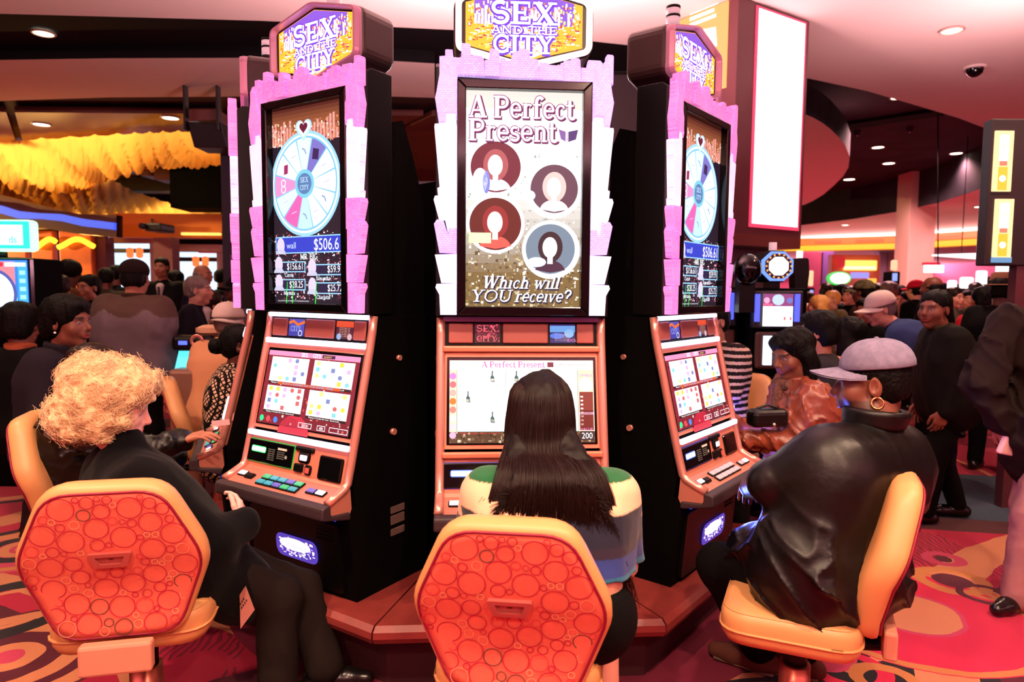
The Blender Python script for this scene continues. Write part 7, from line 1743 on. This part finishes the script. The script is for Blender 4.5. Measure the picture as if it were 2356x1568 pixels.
# valance with its blue wave, lit wooden panels, walls and doorways of the lounge
root = empty('valance', at(120, 500, 12.6)); tag(root, 'brown valance board with a glowing blue wave', 'valance')
def band(name, top, bot, Y, depth, m):
    mb = MB(); T = [at(px, py, Y) - root.location for px, py in top]; B = [at(px, py, Y) - root.location for px, py in bot]
    n = 40; P0 = [lerp_path(T, i / n) for i in range(n + 1)]; P1 = [lerp_path(B, i / n) for i in range(n + 1)]; dv = Vector((0, depth, 0))
    mb.grid([P0, P1]); mb.grid([[p + dv for p in P1], [p + dv for p in P0]]); mb.grid([[p + dv for p in P0], P0]); mb.grid([P1, [p + dv for p in P1]]); return mb.build(name, m, root)
band('board', [(-120, 455), (0, 448), (100, 475), (180, 492), (268, 494)], [(-120, 545), (0, 528), (100, 525), (180, 538), (268, 545)], 12.6, .2, m_valance)
band('blue_wave', [(-120, 460), (0, 472), (40, 485), (90, 490), (140, 492), (190, 503), (262, 512)], [(-120, 480), (0, 490), (40, 502), (90, 503), (140, 508), (190, 520), (262, 528)], 12.5, .08, mat('blue_wave_light', rgb(60, 90, 220), .4, emit=rgb(70, 100, 240), es=.9, noise=None))
for px0, px1 in ((-120, 66), (70, 128), (134, 216)):
    root = empty('wall_panel', at((px0 + px1) / 2, 700, 13.2)); root.location.z = 0; tag(root, {-120: 'orange-lit wooden panel at the picture edge', 70: 'orange-lit wooden panel beside the glowing machine', 134: 'orange-lit wooden panel left of the violet wall'}[px0], 'wall panel', 'orange-lit panels of the lounge')
    fbox('panel', m_wood_panel, px0, 530, px1, 720, 13.2, .15, .02, root, to_floor=False)
    mb = MB(); rr = [at(px0 + (px1 - px0) * t, 560 + 10 * math.sin(5 * t + px0), 13.1) - root.location for t in [i / 10 for i in range(11)]]; mb.tube(rr, .05, 8); mb.build('wave_lamp', emat('amber_lamp', rgb(255, 190, 40), 3.0), root)
    ld = bpy.data.lights.new('panel_lamp', 'AREA'); ld.energy = 40; ld.color = (1, .5, .12); ld.shape = 'RECTANGLE'; ld.size = .9; ld.size_y = .1; q = at((px0 + px1) / 2, 556, 12.9); o = bpy.data.objects.new('panel_lamp', ld); COL.objects.link(o); o.parent = root; o.location = q - root.location; o.rotation_euler = (-.9, 0, 0)
def wallpiece(name, m, px0, py0, px1, py1, Y, label, depth=.3): o = fbox(name, m, px0, py0, px1, py1, Y, depth); tag(o, label, 'wall', kind='structure'); return o
wallpiece('wall_violet', m_violet, 216, 545, 250, 780, 13.4, 'violet wall strip beside the lit panels')
wallpiece('wall_orange', m_orange_wall, 262, 490, 520, 548, 14.0, 'orange wall over the bright doorways')
wallpiece('wall_violet', m_violet, 352, 546, 402, 780, 13.6, 'violet pillar between the bright doorways')
o = fbox('column_dark', m_purple_dark, 505, 338, 552, 820, 9.0, .7, .02, to_floor=False); o.name = 'column_purple'; tag(o, 'dark purple column behind the edge-on machine', 'column', kind='structure')
for (x0, x1, y0, y1, lb) in ((250, 352, 545, 700, 'bright bluish doorway behind the broad man'), (402, 506, 565, 720, 'bright bluish doorway left of the purple column')):
    root = empty('door_1' if x0 == 250 else 'door_2', at(x0, y1, 15)); tag(root, lb, 'doorway', kind='structure'); m_day = emat('daylight_room', rgb(205, 228, 255), 1.5)
    fbox('bright_room', m_day, x0, y0, x1, y1, 16.5, .1, 0, root); fbox('lintel', m_ceil, x0, y0 - 4, x1, y0 + 14, 14.4, .2, .02, root); fbox('ceiling_beam', m_rig, x0, y0 + 26, x1 - 8, y0 + 36, 15.5, .2, 0, root); fbox('door_jamb', m_ceil, x1 - 8, y0 + 14, x1, y1, 14.6, .3, 0, root)
    for k in range(2): fbox('table_lamp', emat('red_lamp', rgb(255, 110, 50), 1.6), x0 + 38 + k * 22, y0 + 24, x0 + 52 + k * 22, y0 + 48, 15.2, .15, .05, root)
    if x0 == 402: fbox('cove_strip', emat('cove_warm', rgb(255, 190, 90), 2.0), 415, 534, 506, 541, 13.8, .1, .02, root); fbox('red_canopy', mat('red_ceiling_cloth', rgb(220, 50, 70), .6, emit=rgb(200, 40, 60), es=.4), 455, 572, 506, 582, 15.2, .1, .02, root)
root = empty('projector', at(348, 522, 11.5)); tag(root, 'black projector under the orange wall', 'projector'); c, s = facing(330, 512, 370, 531, 11.5, .5)
mb = MB(); mb.box(c - root.location, s, .03, M=None); mb.build('projector_body', m_rig, root); mb = MB(); mb.cyl(at(330, 520, 11.4) - root.location, .05, .12, 16, M=rot(PI / 2, 0, 0)); mb.build('projector_lens', m_gloss, root); mb = MB(); mb.tube([at(350, 512, 11.7) - root.location, at(350, 505, 14.0) - root.location], .02, 8); mb.build('projector_mount', m_rig, root)
root = empty('sign_board', at(115, 690, 7.9)); root.location.z = 0; tag(root, 'white sign board with red top behind the dark-haired people', 'sign'); fbox('board', mat('sign_white', rgb(230, 160, 150), .6), 76, 640, 160, 720, 7.9, .05, .01, root, to_floor=True); fbox('header', mat('sign_red', rgb(180, 30, 40), .5), 78, 643, 158, 652, 7.87, .04, 0, root)
fbox('door_notice', mat('pink_paper', rgb(214, 130, 200), .6), 531, 586, 543, 606, 8.985, .02); tag(bpy.data.objects['door_notice'], 'pink paper notice on the purple column', 'notice')

# the glowing machine at the left edge
root = empty('slot_machine', at(10, 900, 5.30)); root.location.z = 0; tag(root, 'slot machine with green-edged sign and cyan wheel screen at the picture edge', 'slot machine')
m_green_edge = emat('green_edge', rgb(170, 255, 190), 2.0)
fbox('sign_frame', m_green_edge, -110, 503, 70, 578, 5.30, .12, .03, root); fbox('cabinet', m_black_matte, -130, 590, 66, 1010, 5.34, .5, .02, root, to_floor=True); fbox('screen_bezel', m_gloss, -120, 592, 73, 752, 5.26, .06, .01, root)
P = Print(); P.rect(0, 0, .44, .165, rgb(30, 200, 190)); P.up(); P.rect(.0, .02, .40, .145, rgb(200, 255, 250)); P.up(); P.sans('ds', .31, .035, .04, rgb(60, 170, 170)); q = at(-95, 570, 5.24); P.build('sign_picture', Matrix.Translation(q - root.location) @ Matrix.Scale(1.236, 4) @ FRONT, m_print_hot, root)
P = Print(); w, h = .45, .40; P.rect(0, 0, w, h, rgb(40, 120, 220)); P.up(); P.rect(.2, .2, .37, .39, rgb(230, 120, 130)); P.rect(.39, .03, .445, .38, rgb(60, 160, 240)); P.rect(.30, .03, .38, .17, rgb(120, 220, 240)); P.up(); P.disc(.22, .19, .16, rgb(70, 80, 150)); P.up(); P.disc(.22, .19, .14, rgb(225, 235, 255)); P.up(); P.disc(.20, .17, .10, (1, 1, 1, 1)); P.poly([(.18, 0), (.26, 0), (.32, .14), (.25, .2)], (1, 1, 1, 1))
for k in range(6): P.rect(.40, .06 + k * .05, .435, .085 + k * .05, rgb(150, 220, 250))
P.rect(.2, .36, .30, .385, rgb(190, 40, 60)); P.rect(.31, .36, .44, .385, rgb(200, 240, 250)); q = at(-98, 746, 5.22); P.build('screen_picture', Matrix.Translation(q - root.location) @ Matrix.Scale(1.236, 4) @ FRONT, m_print_hot, root)
mb = MB(); mb.cyl(at(4, 588, 5.40) - root.location, .04, .06, 16); mb.build('sign_post', m_black, root)

# slant-top machine played by the man in the white cap
root = empty('slot_machine', at(425, 900, 5.0)); root.location.z = 0; tag(root, 'low slant-top machine with a cyan screen in front of the white-capped man', 'slot machine')
fbox('cabinet', mat('champagne_dark', rgb(150, 110, 92), .4, metal=.3), 384, 850, 462, 905, 5.0, .5, .03, root, to_floor=True); c, s = facing(384, 805, 452, 860, 5.05, .3)
mb = MB(); mb.box((0, 0, 0), (s[0], .03, s[2] * 1.1), .01, M=Matrix.Translation(c - root.location) @ rot(-.5, 0, 0)); mb.build('screen', emat('cyan_screen', rgb(90, 225, 240), 1.3), root)
fbox('speaker_panel', m_black, 392, 772, 470, 808, 5.15, .15, .03, root); mb = MB(); mb.lathe([(.028, 0), (.04, .004), (.05, .006), (.052, 0)], 24); o = mb.build('speaker_ring', m_rail, root); o.data.transform(Matrix.Translation(at(453, 784, 5.12) - root.location) @ rot(PI / 2, 0, 0)); fbox('card_lamp', emat('blue_lamp', rgb(90, 110, 255), 1.6), 410, 784, 428, 793, 5.13, .02, 0, root)
fbox('top_bolster', mat('cream_top', rgb(250, 190, 150), .5, emit=None), 442, 748, 500, 772, 5.5, .2, .06, root)

# ------------------------------------------------------------------ the far gaming floor
uplight(3.9, 4.3, 5.12, 2.45, 60, 'added trough on the back of the edge pylon', (1.0, .62, .62), 1, 0.0)  # invented lamp, kept out of sight, to brighten the ceiling
for _k in range(4):
    _a, _b = cov[_k], cov[_k + 1]; _q = (_a + _b) / 2; ld = bpy.data.lights.new('cove_lamp', 'AREA'); ld.shape = 'RECTANGLE'; ld.size = (_b - _a).length * .9; ld.size_y = .2; ld.energy = 260; ld.color = (1, .5, .45); o = bpy.data.objects.new('cove_lamp', ld); COL.objects.link(o); o.location = (_q.x, _q.y - .5, 3.5); o.rotation_euler = (PI + .7, 0, math.atan2(_b.y - _a.y, _b.x - _a.x))
m_frame_maroon = mat('maroon_frame', rgb(92, 44, 50), .35); m_brown_metal = mat('brown_metal', rgb(120, 62, 58), .35, metal=.3)
# sign pylon: a square column turned on edge, lit panels on two faces
pc = at(1700, 540, 5.9); root = empty('sign_pylon', (pc.x, pc.y + .3, 0), 0); tag(root, 'tall maroon sign pylon with a blank white lit panel', 'sign')
def pyl(name, m, pts, z0, z1, r=0): mb = MB(); mb.prism([(x - root.location.x, y - root.location.y) for x, y in pts], z0, z1, axis='z', r=r); return mb.build(name, m, root)
A1, B1, C1 = at(1500, 300, 6.5), at(1690, 300, 5.75), at(1852, 300, 6.25); D1 = A1 + (C1 - B1)
zb = at(1760, 540, 5.95).z; zt = 3.99
pyl('pylon_body', m_frame_maroon, [(v.x, v.y) for v in (A1, B1, C1, D1)], zb, zt)
pyl('pylon_skirt', m_brown_metal, [(v.x, v.y) for v in (A1 * 1.0, B1, C1, D1)], zb - .10, zb - .0)
ctr = (A1 + B1 + C1 + D1) / 4; pyl('pylon_foot', mat('brushed_column', rgb(150, 130, 140), .25, metal=.8), [(ctr.x + (v.x - ctr.x) * .6, ctr.y + (v.y - ctr.y) * .6) for v in (A1, B1, C1, D1)], 0, zb - .1)
def panel_on(a, b_, t0, t1, z0, z1, name, m, off=.012):
    u = (b_ - a); u.z = 0; L = u.length; u.normalize(); n = Vector((u.y, -u.x, 0)); p0 = Vector((a.x, a.y, 0)) + u * (L * t0) + n * off; p1 = Vector((a.x, a.y, 0)) + u * (L * t1) + n * off
    mb = MB(); mb.prism([(p0.x - root.location.x, p0.y - root.location.y), (p1.x - root.location.x, p1.y - root.location.y), (p1.x - n.x * .01 - root.location.x, p1.y - n.y * .01 - root.location.y), (p0.x - n.x * .01 - root.location.x, p0.y - n.y * .01 - root.location.y)], z0, z1, axis='z'); return mb.build(name, m, root)
panel_on(B1, C1, .23, .95, zb + .06, zt - .02, 'panel_edge_glow', emat('red_glow', rgb(255, 60, 100), 1.2), .010); panel_on(B1, C1, .26, .92, zb + .09, zt - .04, 'white_panel', emat('panel_white', (1, .93, .97, 1), 2.2), .016); MATS['panel_white'].cycles.emission_sampling = 'AUTO'
za, zz = at(1620, 215, 6.0).z, zt
panel_on(A1, B1, .30, .90, za, zz, 'amber_panel', emat('panel_amber', rgb(255, 176, 96), 1.3), .012)
P = Print(); wl = .46; 
P.disc(.22, .98, .14, (1, .98, .9, 1), ry=.07); P.up(); P.disc(.22, .98, .12, rgb(255, 190, 130), ry=.055); P.up(); P.disc(.22, .98, .105, (1, .97, .92, 1), ry=.045); P.lay = 0
for k, (x0, x1, y) in enumerate(((.1, .42, .80), (.1, .40, .74), (.12, .42, .68), (.12, .38, .63), (.12, .40, .58))): P.rect(x0, y, x1, y + (.05 if k < 1 else .03), (1, .96, .84, 1))
P.poly([(0, 0), (.44, 0), (.44, .25), (.28, .52), (.05, .48), (0, .2)], (1, .93, .90, 1)); P.poly([(.24, .3), (.42, .34), (.40, .5), (.26, .52)], (1, 1, .96, 1))
u = (B1 - A1); u.z = 0; L = u.length; u.normalize(); n = Vector((u.y, -u.x, 0)); p0 = Vector((A1.x, A1.y, 0)) + u * L * .34 + n * .02
Mx = Matrix(((u.x, 0, n.x, p0.x - root.location.x), (u.y, 0, n.y, p0.y - root.location.y), (0, 1, 0, za + .02), (0, 0, 0, 1))); P.build('panel_print', Mx, m_print_hot, root)
# dark framed wall panel behind the middle machine's side
root = empty('wall_screen', at(1440, 200, 8.2)); root.location.z = 0; tag(root, 'dark framed panel wall behind the middle machine', 'partition'); fbox('dark_panel', mat('panel_grey', rgb(64, 46, 50), .6), 1376, 20, 1500, 330, 8.2, .1, 0, root, to_floor=False); fbox('panel_frame', mat('panel_frame', rgb(30, 18, 22), .5), 1366, 36, 1382, 330, 8.1, .12, .01, root); fbox('panel_rail', mat('panel_frame', rgb(30, 18, 22), .5), 1380, 150, 1490, 166, 8.1, .1, 0, root)
fbox('panel_base', mat('panel_dark', rgb(20, 12, 16), .6), 1300, 300, 1560, 900, 8.4, .2, 0, root, to_floor=True)
# small machines in the second bank
def small_machine(px, top, d, label, screen=True, oct_=True, w=1.0):
    root = empty('slot_machine', at(px, 800, d)); root.location.z = 0; tag(root, label, 'slot machine', 'machines of the second bank')
    k = 5.3 / d * w
    fbox('cabinet', m_black_matte, px - 56 * k, top + 72 * k, px + 58 * k, 960, d, .5, .02, root, to_floor=True)
    if oct_:
        c = at(px, top + 22 * k, d - .02) - root.location; r = 38 * k * d / F_PX
        for nm, rr, y0, m in (('sign_box', 1.08, .03, m_black), ('sign_rim', 1.0, .0, emat('blue_rim', rgb(110, 150, 255), 1.5)), ('sign_face', .84, -.012, mat('dark_face', rgb(40, 20, 50), .3)), ('sign_glow', .62, -.02, emat('sign_white_glow', (1, .98, 1, 1), 2.0))):
            mb = MB(); mb.prism([(c.x + rr * r * math.cos(PI / 8 + i * PI / 4), c.z + rr * r * .95 * math.sin(PI / 8 + i * PI / 4)) for i in range(8)], c.y + y0, c.y + y0 + (.25 if nm == 'sign_box' else .03), axis='y'); mb.build(nm, m, root)
        mb = MB()
        for i in range(16): a = i * PI / 8; mb.sphere(c + Vector((.74 * r * math.cos(a), -.02, .70 * r * math.sin(a))), r * .06, seg=8)
        mb.build('sign_bulbs', emat('bulb_orange', rgb(255, 160, 60), 1.6), root)
        mb = MB(); mb.cyl(c + Vector((0, .12, r * 1.08)), .03, .10, 14); mb.build('lamp_stack', mat('lamp_stack_white', rgb(226, 190, 200), 0.3), root)
        mb = MB(); mb.box(c + Vector((0, .12, -r * 1.15)), (r * .6, .15, r * .5)); mb.build('sign_neck', m_black, root)
    fbox('screen_bezel', mat('dark_bezel', rgb(34, 22, 26), .4), px - 54 * k, top + 78 * k, px + 56 * k, top + 166 * k, d - .06, .08, .01, root)
    for sx in (-1, 1): fbox('blue_bar', emat('blue_bar_light', rgb(80, 90, 255), 1.6), px + sx * 46 * k - 4 * k, top + 86 * k, px + sx * 46 * k + 4 * k, top + 150 * k, d - .09, .03, .003, root)
    a, b_ = at(px - 36 * k, top + 160 * k, d - .085), at(px + 36 * k, top + 86 * k, d - .085); w_, h_ = b_.x - a.x, b_.z - a.z
    P = Print(); P.rect(0, 0, w_, h_, rgb(240, 246, 255)); P.up(); P.rect(0, h_ * .62, w_, h_, rgb(130, 60, 110)); P.disc(w_ * .5, h_ * .82, w_ * .2, rgb(190, 220, 240), ry=h_ * .17); P.disc(w_ * .12, h_ * .8, w_ * .1, rgb(240, 170, 200)); P.disc(w_ * .88, h_ * .8, w_ * .1, rgb(90, 120, 190)); P.rect(0, h_ * .64, w_ * .33, h_ * .7, rgb(240, 100, 130)); P.up()
    for i in range(5):
        for j in range(3): P.rect(w_ * (.04 + i * .195), h_ * (.08 + j * .18), w_ * (.19 + i * .195), h_ * (.12 + j * .18), [rgb(200, 220, 235), rgb(220, 200, 230), rgb(180, 230, 235)][(i + j) % 3])
    P.rect(w_ * .7, h_ * .2, w_ * .76, h_ * .3, rgb(230, 60, 70)); P.rect(w_ * .9, h_ * .2, w_ * .96, h_ * .3, rgb(230, 60, 70)); P.build('screen_picture', Matrix.Translation(a - root.location) @ FRONT, m_print_hot, root)
    fbox('lower_face', mat('bronze_face', rgb(96, 62, 58), .35, metal=.4), px - 50 * k, top + 172 * k, px + 52 * k, top + 260 * k, d - .03, .06, .02, root); fbox('lower_screen', emat('lower_white', rgb(220, 235, 255), 1.4), px - 32 * k, top + 182 * k, px - 14 * k, top + 250 * k, d - .05, .03, .005, root)
    return root
small_machine(1790, 590, 5.3, 'slot machine with blue-rimmed octagonal sign beyond the slanting machine')
small_machine(1640, 590, 5.5, 'slot machine half hidden behind the slanting wheel machine', w=1.0)
root = empty('game_sign', at(1720, 620, 5.2)); tag(root, 'dark round machine topper beside the blue-rimmed sign', 'machine topper'); mb = MB(); mb.sphere((0, 0, 0), .105, (1, .8, 1.15), 20); mb.build('topper_shell', m_gloss, root); mb = MB(); mb.box((0, .04, -.2), (.12, .1, .25)); mb.build('topper_stem', m_black, root)
root = empty('game_sign', at(1838, 628, 5.6)); tag(root, 'black edge-on topper with white lamp beside the blue-rimmed sign', 'machine topper'); mb = MB(); mb.prism(rounded([(-.05, -.13), (.05, -.13), (.06, 0), (.05, .12), (-.05, .12), (-.06, 0)], .02), -.06, .06, axis='y'); mb.build('topper_shell', m_black, root); mb = MB(); mb.cyl((0, 0, .15), .025, .06, 14); mb.build('lamp', emat('white_lamp', (1, .95, .95, 1), 1.6), root); mb = MB(); mb.box((0, 0, -.25), (.06, .06, .28)); mb.build('topper_stem', m_black, root)
# pale pillar
o = fbox('column_pale', mat('pale_pillar', rgb(240, 196, 188), .7), 2099, 390, 2143, 700, 19.4, .70, .01, to_floor=True); o.name = 'column_pale'; tag(o, 'pale square pillar rising among the crowd', 'column', kind='structure')
# pylon at the right edge with two lit panels
root = empty('sign_pylon', at(2320, 700, 5.0)); root.location.z = 0; tag(root, 'dark sign pylon with two amber lit panels at the picture edge', 'sign')
c, s = facing(2284, 270, 2440, 608, 5.0, .5); 
fbox('pylon_body', mat('pylon_dark', rgb(34, 20, 22), .5), 2284, 272, 2440, 612, 5.0, .10, .01, root); fbox('pylon_foot', m_frame_maroon, 2340, 608, 2440, 780, 5.02, .08, 0, root, to_floor=True)
for (y0, y1) in ((300, 440), (457, 592)):
    fbox('lit_panel', emat('panel_amber_l', rgb(255, 210, 150), 1.6), 2292, y0, 2326, y1, 4.985, .02, .002, root)
    a, b_ = at(2294, y1 - 3, 4.98), at(2324, y0 + 3, 4.98); w_, h_ = b_.x - a.x, b_.z - a.z; P = Print(); P.rect(0, h_ * .5, w_, h_ * .95, (1, 1, .98, 1)); P.rect(0, 0, w_, h_ * .4, rgb(255, 170, 50)); P.up(); P.disc(w_ / 2, h_ * .2, w_ * .35, (1, .97, .85, 1)); P.disc(w_ / 2, h_ * .75, w_ * .3, rgb(255, 214, 190)); P.rect(w_ * .1, h_ * .42, w_ * .9, h_ * .5, rgb(250, 110, 90)); P.build('panel_print', Matrix.Translation(a - root.location) @ FRONT, m_print_hot, root)
fbox('blue_edge', emat('blue_edge', rgb(120, 180, 230), .8), 2282, 590, 2328, 604, 4.99, .04, .004, root)
# far fittings: signs, bar lights, wall columns
root = empty('oval_sign', at(1930, 640, 14)); tag(root, 'green-edged oval sign glowing above the crowd', 'sign'); 
for nm, r_, y0, m in (('oval_rim', 1.0, 0, emat('oval_green', rgb(60, 210, 80), 1.2)), ('oval_face', .8, -.04, emat('oval_white', rgb(230, 255, 235), 2.0))):
    mb = MB(); mb.prism([(r_ * .24 * math.cos(t), r_ * .14 * math.sin(t)) for t in [2 * PI * i / 32 for i in range(32)]], y0 - .03, y0 + .05, axis='y'); mb.build(nm, m, root)
mb = MB(); mb.box((.0, .1, -.98), (.2, .1, 1.80)); mb.build('sign_stem', m_black, root)
root = empty('hanging_sign', at(2150, 618, 13)); tag(root, 'white lit sign hung by a rod beside the pale pillar', 'sign'); fbox('sign_face', emat('sign_face_white', (1, .97, .98, 1), 2.0), 2132, 609, 2172, 627, 13, .1, .01, root); fbox('sign_cap', mat('sign_cap_red', rgb(190, 30, 60), .5, emit=rgb(190, 30, 60), es=.4), 2130, 603, 2164, 609, 13, .12, 0, root); mb = MB(); mb.tube([at(2158, 604, 13) - root.location, at(2158, 200, 13) - root.location], .012, 6); mb.build('sign_rod', m_black, root)
root = empty('light_fin', at(2220, 590, 15)); tag(root, 'tapering white ceiling light right of the pillar', 'light'); mb = MB(); a, b_, c_, d_ = [at(px, py, 15) - root.location for px, py in ((2150, 585), (2275, 581), (2275, 597), (2150, 588))]; mb.prism([(v.x, v.z) for v in (a, d_, c_, b_)], a.y, a.y + .1, axis='y'); mb.build('fin', emat('fin_white', (1, .97, .95, 1), 2.0), root); mb = MB(); mb.tube([at(2212, 582, 15.05) - root.location, (at(2212, 582, 15.05) - root.location) * 1.0 + Vector((0, 0, 2.7))], .01, 6); mb.build('fin_rod', m_black, root)
root = empty('bar_front', at(1975, 640, 24)); root.location.z = 0; tag(root, 'bar with glowing orange shelves behind the crowd', 'bar'); fbox('bar_wall', mat('bar_wall', rgb(226, 120, 110), .6), 1915, 585, 2020, 700, 24, .3, 0, root, to_floor=True); fbox('bar_sign', emat('bar_amber', rgb(255, 200, 90), 1.8), 1943, 598, 2018, 622, 23.8, .1, .03, root); fbox('shelf_light', emat('bar_cream', rgb(255, 230, 170), 2.0), 1945, 612, 2016, 619, 23.6, .1, .02, root); fbox('counter_light', emat('bar_blue', rgb(160, 150, 240), 1.2), 1960, 626, 2000, 640, 23.6, .1, .02, root); fbox('bar_post', emat('bar_post_amber', rgb(255, 180, 70), 1.4), 2000, 640, 2016, 672, 23.6, .15, .02, root); fbox('bar_red', mat('bar_red', rgb(214, 50, 60), .6, emit=rgb(214, 50, 60), es=.5), 1930, 590, 1944, 616, 23.7, .1, 0, root)
for px0, px1, c_, lb in ((1850, 1890, rgb(190, 90, 150), 'pink lit wall column left of the oval sign'), (1890, 1914, rgb(130, 96, 210), 'violet lit wall column beside the oval sign'), (2024, 2036, rgb(150, 130, 170), 'grey-violet wall column left of the pillar'), (2044, 2064, rgb(160, 120, 150), 'grey-pink wall column touching the pillar')):
    o = fbox('wall_pilaster', mat('pilaster_%d' % px0, c_, .7), px0, 578, px1, 700, 30, .5, .02, to_floor=True); tag(o, lb, 'column', kind='structure')
for i, (px, py, w_, h_) in enumerate(((2195, 655, 16, 22), (2228, 650, 26, 26), (2262, 640, 20, 36), (2320, 615, 44, 34), (1868, 640, 8, 36), (2060, 610, 12, 24))):
    root = empty('slot_machine', at(px, 720, 11 + i)); root.location.z = 0; tag(root, ['distant machine with round white sign right of the pillar', 'distant machine with wide glowing sign behind the striding man', 'distant machine with tall white screen', 'distant machine with white sign behind the fedora', 'distant machine with pink strip light by the second bank', 'distant amber-lit machine beside the pillar'][i], 'slot machine', 'distant glowing machines')
    d = 11 + i; fbox('cabinet', m_black_matte, px - w_ * .6, py + h_ * .6, px + w_ * .6, 720, d, .4, .02, root, to_floor=True); fbox('lit_sign', emat('far_white', (1, .95, .98, 1), 2.2) if i not in (4, 5) else emat('far_pink', rgb(255, 170, 130), 1.8), px - w_ / 2, py - h_ / 2, px + w_ / 2, py + h_ / 2, d - .05, .1, .03, root); fbox('screen', emat('far_blue', rgb(150, 170, 255), 1.2), px - w_ * .4, py + h_ * .75, px + w_ * .4, py + h_ * 1.5, d - .03, .05, .01, root)
# ceiling camera dome, sprinklers
root = empty('camera_dome', on_floor(2243, 154, 4.0)); tag(root, 'black camera dome on the pale ceiling', 'security camera'); mb = MB(); mb.lathe([(.0005, -.11), (.04, -.10), (.075, -.065), (.085, -.02), (.085, 0)], 28); mb.build('dome', m_gloss, root); mb = MB(); mb.lathe([(.085, -.02), (.105, -.018), (.11, 0)], 28); mb.build('collar_ring', m_ceil, root)
for px, py, lb in ((1972, 300, 'small sprinkler boss on the recessed ceiling near the slot'), (2093, 292, 'small dark sprinkler boss on the recessed ceiling')):
    root = empty('sprinkler', on_floor(px, py, 5.0)); tag(root, lb, 'sprinkler'); mb = MB(); mb.lathe([(.0005, -.10), (.05, -.09), (.07, -.04), (.07, 0)], 20); mb.build('boss', m_ceil_dark, root); mb = MB(); mb.sphere((.0, -.02, -.105), .02, seg=10); mb.build('nozzle', m_silver, root)
